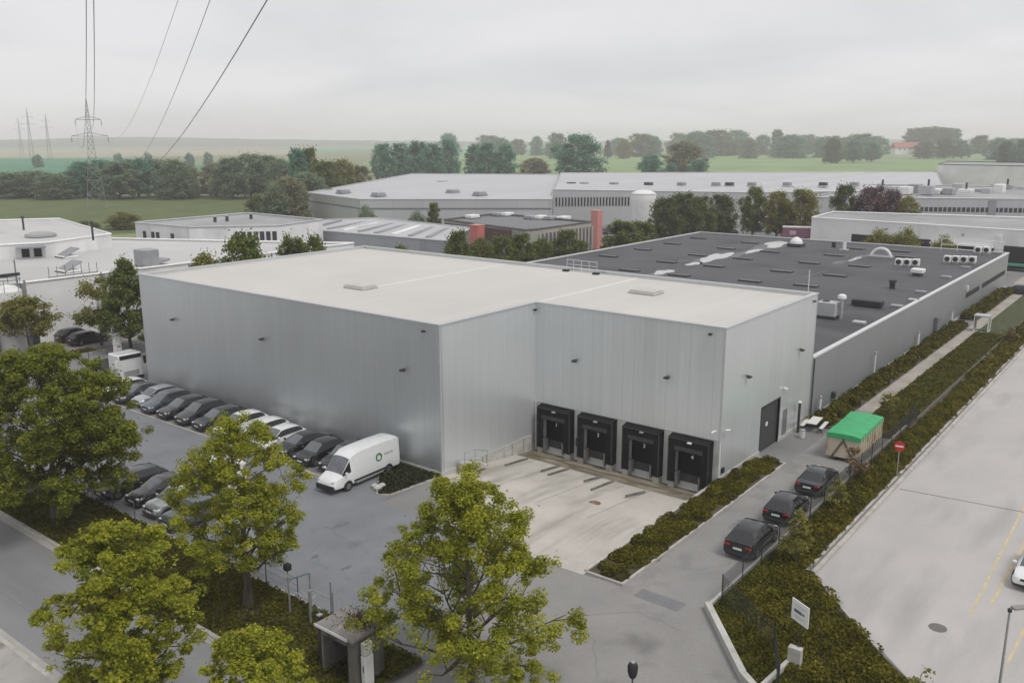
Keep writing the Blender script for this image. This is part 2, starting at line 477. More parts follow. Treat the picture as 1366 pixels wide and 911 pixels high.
def tree(name, label, base, h, rad_, cb, seed, nleaf, leaf, mat, profile, nclump=120, lean=(0, 0), cat='tree', group=None, trunk_r=None,
         flat=0.6, clump=0.16, limbs=12, xyscale=(1, 1), spread=0.25, bark=None, sat=0, satr=0.13):
    """A broad-leaved tree: tapered trunk, limbs that reach the crown's envelope, leaf clumps at limb ends.
    profile: list of (height fraction of crown, radius fraction)."""
    rng = np.random.RandomState(seed)
    base = np.array([base[0], base[1], base[2] if len(base) > 2 else 0.0])
    root = thing(name, label, cat, base, group=group)
    tr = trunk_r or 0.018 * h + 0.03
    hs = [p[0] for p in profile]; rs_ = [p[1] for p in profile]
    def env(z):
        return rad_ * np.interp((z - cb) / (h - cb), hs, rs_)
    mb = MB()
    top = np.array([lean[0], lean[1], h * 0.93])
    tp = [np.zeros(3)]
    for i in range(1, 7):
        f = i / 6
        tp.append(np.array([lean[0] * f + rng.normal() * 0.012 * h * (i < 6), lean[1] * f + rng.normal() * 0.012 * h * (i < 6), h * 0.93 * f]))
    trr = [tr * 1.25] + [tr * (1 - 0.93 * (i / 6) ** 0.9) for i in range(1, 7)]
    mb.tube([base + p for p in tp], trr, 8)
    def trunk_at(z):
        f = np.clip(z / (h * 0.93), 0, 1) * 6; i = min(int(f), 5)
        return tp[i] + (tp[i + 1] - tp[i]) * (f - i), np.interp(f, range(7), trr)
    tips = []
    for k in range(limbs):
        f = (k + 0.5) / limbs
        z1 = cb + (h - cb) * (0.02 + 0.93 * f)                 # height of the limb's end
        z0 = max(cb * 0.75, z1 - (0.22 + 0.2 * rng.rand()) * (h - cb) * (0.6 + 0.4 * (1 - f)))
        z0 = min(z0, h * 0.85)
        az = k * 2.399963 + rng.normal() * 0.35
        rr = env(z1) * (0.72 + 0.22 * rng.rand())
        p0, r0 = trunk_at(z0)
        e = np.array([math.cos(az) * rr * xyscale[0] + lean[0] * z1 / h, math.sin(az) * rr * xyscale[1] + lean[1] * z1 / h, z1])
        pts = []
        for q in range(5):
            u = q / 4
            pt = p0 + (e - p0) * u; pt[2] = p0[2] + (e[2] - p0[2]) * u ** 0.8
            if 0 < q < 4: pt += rng.normal(size=3) * 0.03 * rad_
            pts.append(pt)
        lr = max(0.02, r0 * 0.5)
        mb.tube([base + p for p in pts], [lr * (1 - 0.8 * u) for u in np.linspace(0, 1, 5)], 5, cap=False)
        tips.append(pts[4])
        ns = 5
        for q in range(ns):
            u = 0.4 + 0.55 * q / ns
            i = min(int(u * 4), 3); st = pts[i] + (pts[i + 1] - pts[i]) * (u * 4 - i)
            dirv = (e - p0); dirv = dirv / (np.linalg.norm(dirv) + 1e-9)
            side = rng.normal(size=3); side[2] = abs(side[2]) * 0.7 - 0.12
            side = side - dirv * np.dot(side, dirv) * 0.5
            en = st + side / np.linalg.norm(side) * rad_ * (0.22 + 0.22 * rng.rand()) + dirv * rad_ * 0.08
            ez = np.clip(en[2], cb * 0.92, h)
            lim = env(min(max(en[2], cb), h)) * 1.02
            cxy = np.array([lean[0], lean[1]]) * ez / h
            dxy = en[:2] - cxy; dl = np.linalg.norm(dxy / np.array(xyscale))
            if dl > lim: en[:2] = cxy + dxy * lim / dl
            en[2] = ez
            mid = (st + en) / 2 + np.array([0, 0, 0.04 * rad_])
            mb.tube([base + st, base + mid, base + en], [lr * 0.4, lr * 0.28, lr * 0.12], 4, cap=False)
            tips.append(en); tips.append(mid * 0.35 + en * 0.65 + rng.normal(size=3) * 0.03 * rad_)
    obj('trunk', mb, bark or BARK, root, smooth=True)
    tips = np.array(tips)
    if sat:
        ex = [tips]
        for _ in range(sat):
            q = rng.normal(size=tips.shape) * rad_ * satr; q[:, 2] *= 0.8
            ex.append(tips + q)
        tips = np.concatenate(ex)
        lim = np.array([env(min(max(z, cb), h)) * 1.05 for z in tips[:, 2]]); rr0 = np.hypot(*(tips[:, :2] - np.outer(tips[:, 2] / h, lean)).T)
        tips = tips[(rr0 < lim) & (tips[:, 2] < h * 1.01) & (tips[:, 2] > cb * 0.85)]
    if len(tips) > nclump: tips = tips[rng.permutation(len(tips))[:nclump]]
    n_per = rng.gamma(3.0, 1 / 3.0, len(tips)); n_per = np.maximum(3, (n_per / n_per.sum() * nleaf)).astype(int)
    cidx = np.repeat(np.arange(len(tips)), n_per); N = len(cidx)
    crad = clump * rad_ * (0.65 + 0.7 * rng.rand(len(tips)))
    ctint = rng.normal(size=len(tips)) * 0.13
    d = rng.normal(size=(N, 3)); d /= np.linalg.norm(d, axis=1, keepdims=True)
    rr = rng.rand(N) ** (1 / 2.2)
    off = d * (rr * crad[cidx])[:, None]; off[:, 2] *= flat
    cen = tips[cidx] + off
    stray = rng.rand(N) < spread
    cen[stray] += rng.normal(size=(stray.sum(), 3)) * (crad[cidx][stray] * 0.45)[:, None]
    nor = np.array([0, 0, 0.75]) + 0.55 * off / (crad[cidx][:, None] + 1e-6) + rng.normal(size=(N, 3)) * 0.45
    tint = 0.5 + ctint[cidx] + rng.normal(size=N) * 0.14
    size = leaf * (0.6 + 0.8 * rng.rand(N))
    quads_obj('crown', base + cen, nor, size, tint, mat, root, rng=rng)
    return root

MAPLE = leafmat('maple_leaves', [(0.128, 0.158, 0.012), (0.305, 0.328, 0.024), (0.53, 0.51, 0.050)], 0.45, rough=0.6)
MAPLE_D = leafmat('dense_leaves', [(0.085, 0.112, 0.010), (0.185, 0.212, 0.016), (0.32, 0.325, 0.030)], 0.42, rough=0.6)
GREENL = leafmat('green_leaves', [(0.075, 0.112, 0.022), (0.14, 0.182, 0.034), (0.225, 0.255, 0.05)], 0.42)
DARKL = leafmat('dark_leaves', [(0.058, 0.085, 0.024), (0.105, 0.140, 0.038), (0.17, 0.2, 0.055)], 0.4)
OLIVEL = leafmat('olive_leaves', [(0.13, 0.135, 0.022), (0.22, 0.215, 0.036), (0.32, 0.295, 0.058)], 0.42)
GREYL = leafmat('hazed_grey_green_leaves', [(0.155, 0.225, 0.13), (0.225, 0.305, 0.18), (0.305, 0.375, 0.235)], 0.5)  # leaf tones lightened, part of the distance haze is in the colour
TEALL = leafmat('hazed_blue_green_leaves', [(0.085, 0.25, 0.16), (0.14, 0.315, 0.205), (0.2, 0.37, 0.245)], 0.5)  # paler than the leaves themselves: haze painted into the far crowns
BROWNL = leafmat('hazed_bronze_leaves', [(0.20, 0.21, 0.115), (0.285, 0.285, 0.165), (0.36, 0.355, 0.22)], 0.5)  # lightened likewise, haze carried by the leaf colour
PURPL = leafmat('copper_beech_leaves', [(0.10, 0.062, 0.070), (0.16, 0.10, 0.11), (0.22, 0.145, 0.15)], 0.25)
HEDGE = leafmat('hedge_leaves', [(0.040, 0.040, 0.005), (0.105, 0.098, 0.011), (0.235, 0.205, 0.026)], 0.25, rough=0.95)
GRASSL = leafmat('grass_blades', [(0.055, 0.055, 0.008), (0.105, 0.105, 0.014), (0.18, 0.165, 0.03)], 0.3, rough=0.95)
PINEL = leafmat('conifer_needles', [(0.028, 0.040, 0.014), (0.055, 0.072, 0.022), (0.10, 0.115, 0.03)], 0.2)
STRAW = leafmat('straw_twigs', [(0.10, 0.065, 0.03), (0.17, 0.11, 0.05), (0.25, 0.16, 0.07)], 0.1)
PROF = [(0, 0.55), (0.12, 0.86), (0.3, 1.0), (0.55, 0.93), (0.75, 0.72), (0.9, 0.45), (1, 0.12)]
PROF_ROUND = [(0, 0.5), (0.2, 0.88), (0.45, 1.0), (0.7, 0.88), (0.9, 0.5), (1, 0.15)]
PROF_CONE = [(0, 0.75), (0.1, 1.0), (0.4, 0.75), (0.7, 0.42), (0.9, 0.18), (1, 0.03)]
PROF_WIDE = [(0, 0.7), (0.15, 0.95), (0.35, 1.0), (0.6, 0.92), (0.85, 0.62), (1, 0.2)]
PROF_TALL = [(0, 0.6), (0.15, 0.95), (0.5, 1.0), (0.8, 0.8), (1, 0.25)]
# ================================================================== THE SETTING
PX0, PX1, PY0, PY1 = 44.0, 54.66, 24.6, 40.5               # the sunken loading bay
def sheet_hole(x0, x1, y0, y1, z):
    mb = MB()
    xs = [x0, PX0, PX1, x1]; ys = [y0, PY0, PY1, y1]
    v = [(x, y, z) for y in ys for x in xs]
    f = []
    for j in range(3):
        for i in range(3):
            if i == 1 and j == 1: continue
            a = j * 4 + i; f.append((a, a + 1, a + 5, a + 4))
    return mb.add(v, f)
def px_poly(pts, z): return [tuple(G(a, b, z)[:2]) for a, b in pts]
FIELD = M('meadow', (0.20, 0.245, 0.11), rough=0.95, var=0.16, scale=0.006, hue=(0.25, 0.27, 0.13), stain=((0.15, 0.195, 0.095), 0.004, 0.5, 0.6, (0.4, 2.0, 1)))
struct('ground', sheet_hole(-5000, 5000, -5000, 5000, -0.12), FIELD)
EST = M('estate_paving', (0.21, 0.21, 0.205), rough=0.85, var=0.15, scale=0.08, stain=((0.13, 0.13, 0.13), 0.05, 0.5, 0.7, None))
struct('estate_ground', sheet_hole(-140, 330, -260, 172, -0.02), EST)
def field(name, pts, col, z, var=0.14, scale=0.01, stretch=(1, 1, 1)):
    o = struct('field', MB().sheet(px_poly(pts, 0), z), M(name, col, rough=0.95, var=var, scale=scale, stretch=stretch, stain=(tuple(c * 0.8 for c in col), scale * 3, 0.5, 0.65, stretch)))
    return o
field('near_pasture', [(-150, 262.5), (335, 261.5), (480, 262), (480, 296), (150, 312), (-150, 296)], (0.088, 0.118, 0.030), -0.07, scale=0.03)
field('emerald_crop', [(-150, 212), (150, 211), (330, 226), (200, 242), (-150, 242)], (0.045, 0.19, 0.095), -0.08)
field('stubble', [(-200, 201), (420, 200), (420, 206), (100, 210), (-200, 211)], (0.33, 0.30, 0.22), -0.085)
field('pale_crop', [(100, 211), (500, 203), (520, 215), (330, 226), (150, 213)], (0.19, 0.21, 0.11), -0.09)
field('far_crop', [(200, 200.5), (480, 197), (900, 198), (700, 206), (420, 206)], (0.11, 0.24, 0.12), -0.095)
field('light_crop', [(480, 206), (760, 204), (1400, 205), (1400, 232), (480, 232)], (0.195, 0.285, 0.11), -0.1)
field('bare_earth', [(-150, 291), (-20, 290), (100, 302), (40, 306), (-150, 308)], (0.36, 0.25, 0.17), -0.05)
# low hills along the horizon
def hills(pts, dist, depth, col, name):
    mb = MB(); rng = np.random.RandomState(5)
    n = 90; cols = []
    xs = np.linspace(pts[0][0], pts[-1][0], n)
    v = []
    for i, x in enumerate(xs):
        hgt = np.interp(x, [p[0] for p in pts], [p[1] for p in pts]) + rng.normal() * 0.8
        for k, (dd, hh) in enumerate(((0, -0.3), (0.35, 0.7), (0.6, 1.0), (1.0, -0.3))):
            p = AT(x, dist + depth * dd)
            v.append((p[0], p[1], max(-0.3, hgt * hh) if hh > 0 else -0.4))
    f = [(i * 4 + k, (i + 1) * 4 + k, (i + 1) * 4 + k + 1, i * 4 + k + 1) for i in range(n - 1) for k in range(3)]
    mb.add(v, f)
    struct('hills', mb, M(name, col, rough=0.95, var=0.25, scale=0.01), smooth=True)
hills([(-250, 16), (0, 26), (40, 25), (100, 33), (200, 36), (300, 30), (450, 22), (600, 18), (750, 10)], 3300, 1200, (0.06, 0.085, 0.06), 'far_wooded_hill')
hills([(520, 8), (700, 16), (900, 20), (1150, 24), (1400, 24), (1650, 18)], 3500, 1200, (0.07, 0.09, 0.06), 'far_hill')

# ------------------------------------------------------------------ street, pavement, verge
struct('street', MB().box(14.95, 21.2, -90, 90.5, -0.3, 0.0), STREET)
struct('cross_street', MB().box(-160, 150, 90.5, 97.2, -0.3, -0.001), STREET)
kb = MB(); kb.box(21.2, 21.42, 25.5, 90.3, -0.3, 0.12); kb.box(14.72, 14.95, -90, 90.3, -0.3, 0.12)
struct('kerb', kb, KERB)
gb = MB(); gb.sheet([(20.85, -90), (21.2, -90), (21.2, 90.3), (20.85, 90.3)], 0.004); gb.sheet([(14.95, -90), (15.3, -90), (15.3, 90.3), (14.95, 90.3)], 0.004)
struct('gutter', gb, M('gutter_concrete', (0.36, 0.35, 0.33), var=0.2, scale=1.0, stretch=(1, 0.3, 1)))
PAVE = M('pavement_slabs', (0.34, 0.33, 0.31), rough=0.85, var=0.12, scale=0.6, stain=((0.2, 0.18, 0.15), 0.5, 0.55, 0.7, None))
struct('pavement', MB().box(9.0, 14.72, -90, 90.3, -0.3, 0.11), PAVE)
ub = MB()
nx, ny = 7, 120
zz = RNG.rand(ny, nx) * 0.16
v = [(21.42 + (26.0 - 21.42) * i / (nx - 1), 25.5 + (90.3 - 25.5) * j / (ny - 1), 0.08 + zz[j, i] * (0 < i < nx - 1)) for j in range(ny) for i in range(nx)]
ub.add(v, [(j * nx + i, j * nx + i + 1, (j + 1) * nx + i + 1, (j + 1) * nx + i) for j in range(ny - 1) for i in range(nx - 1)])
struct('verge', ub, M('verge_soil', (0.062, 0.055, 0.03), rough=0.95, var=0.4, scale=0.9, bump=0.5, bscale=8, stain=((0.16, 0.14, 0.11), 1.3, 0.60, 0.70, None)), smooth=True)
def cover(name, mat, n, fn, size, up=0.6, tintf=0.16, label=None, cat=None, rng=RNG):
    """Countless leaves or blades as one object."""
    p, nrm = fn(n)
    nor = nrm + rng.normal(size=(n, 3)) * up
    # tint in soft patches
    t = 0.5 + 0.22 * np.sin(p[:, 0] * 1.9 + 2 * np.sin(p[:, 1] * 1.3)) * np.sin(p[:, 1] * 2.3 + np.sin(p[:, 0] * 0.9)) + rng.normal(size=n) * tintf
    o = quads_obj(name, p, nor, size * (0.5 + rng.rand(n)), t, mat, rng=rng)
    if label: o['label'] = label; o['category'] = cat
    else: o['kind'] = 'stuff'
    return o
def flat_fn(x0, x1, y0, y1, z0, z1):
    def f(n):
        p = np.c_[RNG.uniform(x0, x1, n), RNG.uniform(y0, y1, n), RNG.uniform(z0, z1, n)]
        return p, np.tile([0, 0, 0.7], (n, 1))
    return f
cover('verge_grass', GRASSL, 42000, flat_fn(21.45, 25.95, 25.6, 60, 0.12, 0.34), 0.14, up=0.7)
# kerb of the lot along the verge
struct('lot_kerb', MB().box(26.0, 26.18, 30.5, 90, -0.3, 0.1), KERB)
struct('parking_lot', MB().sheet([(26.18, 22.0), (37.45, 22.0), (37.45, 40.6), (43.5, 40.6), (43.5, 90.4), (26.18, 90.4)], 0.0), ASPH)
struct('parking_bays', MB().sheet([(38.3, 45.9), (43.4, 45.9), (43.4, 80.5), (38.3, 80.5)], 0.004), M('bay_paving', (0.215, 0.21, 0.205), rough=0.85, var=0.14, scale=0.4, stain=((0.13, 0.128, 0.125), 0.5, 0.52, 0.7, None)))
struct('bay_kerb', MB().box(38.15, 38.3, 46.0, 80.5, -0.1, 0.035), KERB)
for i, (px, py, lx, ly) in enumerate(((508, 787, 0.55, 0.22), (462, 757, 0.3, 0.15), (455, 700, 0.5, 0.25), (875, 745, 0.6, 0.3), (420, 742, 0.3, 0.2))):
    c = G(px, py); r_ = np.random.RandomState(i); ph = r_.rand(3) * 6.28
    pp = [(c[0] + lx * (1 + 0.3 * math.sin(2 * t + ph[0]) + 0.2 * math.sin(3 * t + ph[1])) * math.cos(t), c[1] + ly * (1 + 0.25 * math.sin(3 * t + ph[2])) * math.sin(t)) for t in np.linspace(0, 2 * math.pi, 19)[:-1]]
    struct('oil_stain', MB().sheet(pp, 0.011), M('oil_stain', (0.135, 0.136, 0.14), rough=0.6, var=0.25, scale=2.5))
CRK = M('crack_sealant', (0.15, 0.15, 0.15), rough=0.7, var=0.25, scale=2)
def crack(pts, wd, z, seed):
    r_ = np.random.RandomState(seed); P = []
    for (a, b_) in zip(pts[:-1], pts[1:]):
        a = G(*a)[:2]; b_ = G(*b_)[:2]
        for t in np.linspace(0, 1, 9)[:-1]: P.append(a + (b_ - a) * t + r_.normal(size=2) * 0.07)
    mb = MB(); L, Rr = [], []
    for i, p in enumerate(P):
        d = P[min(i + 1, len(P) - 1)] - P[max(i - 1, 0)]; n_ = np.array([-d[1], d[0]]) / (np.linalg.norm(d) + 1e-6) * wd * 0.75 * (0.5 + r_.rand())
        L.append((*(p + n_), z)); Rr.append((*(p - n_), z))
    n = len(P); mb.add(L + Rr, [(i, n + i, n + i + 1, i + 1) for i in range(n - 1)])
    struct('pavement_crack', mb, CRK)
for k, pts in enumerate(([(430, 700), (470, 725), (520, 715)], [(700, 800), (770, 822), (850, 815), (930, 850)], [(880, 735), (925, 760), (985, 750)], [(1000, 640), (1030, 665)], [(250, 590), (290, 605), (330, 640)], [(790, 850), (800, 911)])):
    crack(pts, 0.016, 0.010, k)
crack([(0, 790), (60, 830), (150, 905)], 0.02, 0.004, 21); crack([(255, 835), (300, 870), (330, 905)], 0.018, 0.004, 22)
for k, (px, py, lx, ly) in enumerate(((560, 700, 3.2, 1.1), (330, 640, 1.3, 2.4), (880, 800, 1.0, 2.6), (985, 700, 1.6, 0.7))):
    c = G(px, py)
    struct('asphalt_patch', MB().sheet([(c[0] - lx / 2, c[1] - ly / 2), (c[0] + lx / 2, c[1] - ly / 2), (c[0] + lx / 2, c[1] + ly / 2), (c[0] - lx / 2, c[1] + ly / 2)], 0.0085), M('patch_asphalt', (0.172, 0.175, 0.182), rough=0.85, var=0.1, scale=0.8, grain=0.25))
struct('driveway', MB().sheet([(21.2, 8.0), (29.6, 8.0), (33.6, 13.5), (38.4, 17.5), (78, 17.5), (78, 22.05), (37.9, 22.05), (37.55, 24.4), (37.35, 28.3), (30.0, 27.0), (26.0, 25.4), (21.2, 25.4)], 0.006), ASPH2)
# loading bay: flat slab then a ramp down to the docks
ab = MB()
ys = np.linspace(PY0, PY1 - 0.04, 9)
xs = np.linspace(PX0, 54.64, 8)
zz = [0.005 - 1.08 * ((x - PX0) / (54.64 - PX0)) ** 1.1 for x in xs]
v = [(x, y, zz[i]) for y in ys for i, x in enumerate(xs)]
ab.add(v, [(j * 8 + i, j * 8 + i + 1, (j + 1) * 8 + i + 1, (j + 1) * 8 + i) for j in range(8) for i in range(7)])
ab.sheet([(37.45, 24.45), (PX0, 24.45), (PX0, PY1), (42.9, 40.3), (40.4, 37.6), (37.4, 34.0)], 0.005)
struct('loading_apron', ab, APRON)
jb = MB()
for y in (28.4, 32.4, 36.4):
    for i in range(7):
        jb.add([(xs[i], y - 0.02, zz[i] + 0.004), (xs[i + 1], y - 0.02, zz[i + 1] + 0.004), (xs[i + 1], y + 0.02, zz[i + 1] + 0.004), (xs[i], y + 0.02, zz[i] + 0.004)], [(0, 1, 2, 3)])
struct('apron_joint', jb, M('joint_sealant', (0.14, 0.13, 0.12), var=0.3, scale=2))
def rampz(x): return 0.005 - 1.08 * (max(0, x - PX0) / (54.64 - PX0)) ** 1.1
dbm = MB()
for i in range(6, 8):
    pass
xs2 = np.linspace(52.0, 54.6, 6)
v = [(x, y, rampz(x) + 0.008) for y in (24.7, 40.35) for x in xs2]
dbm.add(v, [(i, i + 1, 6 + i + 1, 6 + i) for i in range(5)])
struct('dirt_band', dbm, M('wet_dirt', (0.25, 0.22, 0.17), rough=0.9, var=0.35, scale=0.9, stretch=(1.4, 0.6, 1), stain=((0.12, 0.11, 0.07), 1.1, 0.45, 0.62, (1.5, 0.5, 1))))
# drain channel at the foot of the docks
db = MB(); db.box(53.0, 53.22, 24.9, 40.2, rampz(53.2) - 0.1, rampz(53.0) + 0.006)
struct('drain_channel', db, M('rusty_grating', (0.13, 0.09, 0.06), rough=0.9, var=0.5, scale=1.2, stretch=(1, 0.6, 1)))
# right-hand yard
yp = [(45.2, 14.35), (160, 14.35), (160, -90), (10, -90), (10, -22), (33.0, 1.4), (38.2, 7.5), (39.9, 9.2)]
YARD = M('yard_concrete', grain=0.14, col=(0.425, 0.405, 0.39), rough=0.75, var=0.07, scale=0.2, bump=0.08, bscale=30, stain=((0.31, 0.305, 0.295), 0.16, 0.50, 0.72, (0.5, 2.2, 1)))
struct('concrete_yard', MB().sheet(yp, 0.0), YARD)
kb = MB(); kb.box(45.4, 150, 14.35, 14.6, -0.3, 0.14); kb.box(45.4, 150, 14.78, 14.95, -0.3, 0.10)
kb.prism([(45.2, 14.35), (45.4, 14.6), (39.8, 9.4), (39.9, 9.2)], -0.2, 0.05)
struct('yard_kerb', kb, KERB)
jl = MB()
a = G(1200, 652); b_ = G(1366, 683); bb = b_ + (b_ - a) * 2
dn = np.array([a[1] - b_[1], b_[0] - a[0], 0]); dn /= np.linalg.norm(dn)
jl.sheet([tuple((a + dn * 0.04)[:2]), tuple((a - dn * 0.04)[:2]), tuple((bb - dn * 0.04)[:2]), tuple((bb + dn * 0.04)[:2])], 0.005)
struct('expansion_joint', jl, M('dark_joint', (0.07, 0.07, 0.07), var=0.3, scale=1))
YEL = M('worn_yellow_paint', (0.58, 0.46, 0.24), rough=0.8, var=0.12, scale=1.4, stain=((0.44, 0.41, 0.36), 2.5, 0.42, 0.62, None))
for p, q in (((1372, 664), (1300, 808)), ((1372, 715), (1322, 806)), ((1374, 822), (1344, 884)), ((1300, 808), (1294, 822))):
    a, b_ = G(*p), G(*q); d = b_ - a; n_ = np.array([-d[1], d[0], 0]); n_ = n_ / np.linalg.norm(n_) * 0.075
    struct('painted_line', MB().sheet([tuple((a + n_)[:2]), tuple((a - n_)[:2]), tuple((b_ - n_)[:2]), tuple((b_ + n_)[:2])], 0.005), YEL)
mh = G(1251, 837)
mb = MB().lathe((mh[0], mh[1], 0.004), [(0.42, 0), (0.42, 0.012), (0.36, 0.014)], 24)
single('manhole_cover', mb, M('cast_iron', (0.14, 0.13, 0.125), rough=0.7, var=0.2, scale=6), 'round grey manhole cover set in the pale concrete yard', 'manhole cover', loc=(mh[0], mh[1], 0))
# path beside the low building
PATH = M('path_concrete', (0.36, 0.33, 0.29), rough=0.85, var=0.12, scale=0.5, stain=((0.26, 0.24, 0.2), 0.4, 0.5, 0.7, None))
struct('path', MB().box(78, 166, 20.75, 22.15, -0.2, 0.02), PATH)
struct('path', MB().sheet([(150, 12), (190, -10), (190, 24), (166, 24), (160, 20.7)], 0.0), PATH)
# grass between path and fence, bank between fence and yard
struct('grass_strip', MB().box(71.5, 163, 17.45, 20.75, -0.2, 0.05), LAWN)
cover('grass', GRASSL, 16000, flat_fn(71.6, 120, 17.5, 20.7, 0.05, 0.22), 0.2, up=0.6)
bank_poly = [(38.5, 17.3), (160, 17.3), (160, 14.95), (45.6, 14.95), (39.7, 9.3), (32.8, 1.6), (28, 6.5), (33.9, 13.5)]
struct('bank', MB().prism(bank_poly, -0.3, 0.07), SOIL)
# lawn corner by the van, with kerb
lp = [(38.3, 41.6), (38.8, 40.9), (42.9, 40.55), (43.45, 40.6), (43.45, 45.4), (42.2, 45.4)]
struct('lawn', MB().prism(lp, -0.2, 0.07), M('dark_lawn', (0.022, 0.026, 0.010), rough=0.95, var=0.4, scale=1.2, bump=0.5, bscale=10))
kb = MB()
for a, b_ in zip([lp[5], lp[0], lp[1]], [lp[0], lp[1], lp[2]]):
    a = np.array(a); b_ = np.array(b_); d = b_ - a; n_ = np.array([-d[1], d[0]]); n_ /= np.linalg.norm(n_); n_ = n_ * 0.07
    kb.prism([tuple(a + n_), tuple(a - n_), tuple(b_ - n_), tuple(b_ + n_)], -0.2, 0.11)
struct('lawn_kerb', kb, KERB)
def tri_fn(poly, z0, z1):
    P = np.array(poly); lo = P.min(0); hi = P.max(0)
    def inside(x, y):
        c = np.zeros(len(x), bool); j = len(P) - 1
        for i in range(len(P)):
            k = ((P[i, 1] > y) != (P[j, 1] > y)) & (x < (P[j, 0] - P[i, 0]) * (y - P[i, 1]) / (P[j, 1] - P[i, 1] + 1e-12) + P[i, 0])
            c ^= k; j = i
        return c
    def f(n):
        out_ = np.empty((0, 2))
        while len(out_) < n:
            q = np.c_[RNG.uniform(lo[0], hi[0], n * 2), RNG.uniform(lo[1], hi[1], n * 2)]
            out_ = np.r_[out_, q[inside(q[:, 0], q[:, 1])]]
        out_ = out_[:n]
        return np.c_[out_, RNG.uniform(z0, z1, n)], np.tile([0, 0, 0.7], (n, 1))
    return f
LAWND = leafmat('dark_grass', [(0.014, 0.017, 0.006), (0.03, 0.034, 0.01), (0.05, 0.054, 0.016)], 0.15, rough=0.7)
cover('lawn_grass', LAWND, 3500, tri_fn(lp, 0.07, 0.2), 0.16, up=0.6)
# low shrubs massed on the bank: humps of leaves
def humps(poly, n_h, rmin, rmax, hmin, hmax):
    base = tri_fn(poly, 0, 0)
    c, _ = base(n_h)
    r = RNG.uniform(rmin, rmax, n_h); hh = RNG.uniform(hmin, hmax, n_h)
    def f(n):
        k = RNG.randint(0, n_h, n)
        th = RNG.uniform(0, 2 * math.pi, n); u = RNG.rand(n) ** 0.5
        ph = u * math.pi / 2
        d = np.c_[np.cos(th) * np.sin(ph), np.sin(th) * np.sin(ph), np.cos(ph)]
        sc_ = np.c_[r[k], r[k], hh[k]] * (0.8 + 0.25 * RNG.rand(n))[:, None]
        p = np.c_[c[k, :2], np.full(n, 0.07)] + d * sc_
        return p, d * 0.8 + [0, 0, 0.3]
    return f
cover('bank_shrubs', HEDGE, 42000, humps([(39.3, 16.3), (46, 16.4), (46, 15.4), (40.2, 10.1), (33.4, 2.6), (29.5, 6.6), (34.6, 12.6)], 520, 0.25, 0.7, 0.1, 0.45), 0.13, up=0.6)
cover('bank_shrubs', HEDGE, 95000, humps([(45, 16.35), (95, 16.5), (95, 15.3), (46, 15.3)], 900, 0.25, 0.65, 0.15, 0.6), 0.135, up=0.6)
cover('bank_shrubs', HEDGE, 22000, humps([(95, 16.6), (160, 16.6), (160, 15.3), (95, 15.3)], 500, 0.4, 0.8, 0.3, 0.8), 0.24, up=0.6)

cover('bank_grass', GRASSL, 26000, tri_fn([(38.6, 17.2), (75, 17.2), (75, 16.2), (46, 16.1), (39.5, 16.0), (34.4, 11.5), (29.5, 6.0), (28.4, 6.6), (33.9, 13.3)], 0.07, 0.22), 0.13, up=0.7)
cover('bank_grass', HEDGE, 14000, tri_fn([(39, 16.5), (46, 16.5), (45.4, 15.0), (39.7, 9.5), (33.0, 2.0), (29, 6.0), (34.4, 12.5)], 0.07, 0.2), 0.14, up=0.7)
def hedge(label, x0, x1, y0, y1, n, h0=0.35, h1=0.6, leaf=0.17, mat=None, cat='hedge'):
    root = thing('hedge', label, cat, ((x0 + x1) / 2, (y0 + y1) / 2, 0))
    obj('soil_bed', MB().box(x0, x1, y0, y1, -0.2, 0.08), SOIL, root)
    nh = max(6, int((x1 - x0) * 7))
    p, nrm = humps([(x0 + .25, y0 + .25), (x1 - .25, y0 + .25), (x1 - .25, y1 - .25), (x0 + .25, y1 - .25)], nh, 0.3, 0.6, h0, h1)(n)
    p[:, 1] = np.clip(p[:, 1], y0 - 0.05, y1 + 0.05)
    t = 0.45 + 0.25 * np.sin(p[:, 0] * 2.1 + np.sin(p[:, 1] * 3)) * np.sin(p[:, 0] * 0.7) + RNG.normal(size=n) * 0.16
    quads_obj('foliage', p, nrm + RNG.normal(size=(n, 3)) * 0.5, leaf * (0.5 + RNG.rand(n)), t, mat or HEDGE, root)
    return root
hedge('clipped low hedge in a kerbed bed between loading bay and driveway', 38.0, 60.8, 22.2, 24.42, 46000, 0.3, 0.5, 0.12)
kb = MB(); kb.box(37.9, 61.0, 22.05, 22.2, -0.2, 0.13); kb.box(60.85, 61.0, 22.2, 24.45, -0.2, 0.13); kb.box(37.75, 37.9, 22.05, 24.4, -0.2, 0.13)
struct('bed_kerb', kb, KERB)
single('retaining_wall', MB().box(37.9, 54.6, 24.42, 24.6, -1.3, 0.16), PLINTH, 'low pale concrete retaining wall between dock ramp and hedge bed', 'retaining wall', loc=(44, 24.5, 0))
hedge('long dark hedge along the foot of the low grey building', 71.2, 124, 22.3, 24.35, 42000, 0.45, 0.75, 0.19)
hedge('far dark hedge at the end of the low grey building', 128, 155, 22.3, 24.35, 6000, 0.6, 1.0, 0.35)

# raised kerb wall at the corner of the driveway, and the edge beside the fence
kb = MB()
pts = [np.array(p) for p in ((75.5, 17.42), (38.4, 17.42), (33.75, 13.45), (28.2, 6.0))]
for i in range(3):
    a, b_ = pts[i], pts[i + 1]; d = b_ - a; n_ = np.array([-d[1], d[0]]); n_ = n_ / np.linalg.norm(n_) * (0.09 if i == 0 else 0.16)
    kb.prism([tuple(a + n_), tuple(a - n_), tuple(b_ - n_), tuple(b_ + n_)], -0.3, 0.22 if i == 0 else 0.42)
single('kerb_wall', kb, PLINTH, 'low pale concrete kerb wall bounding the driveway below the fence', 'kerb wall', loc=(38.4, 17.42, 0))

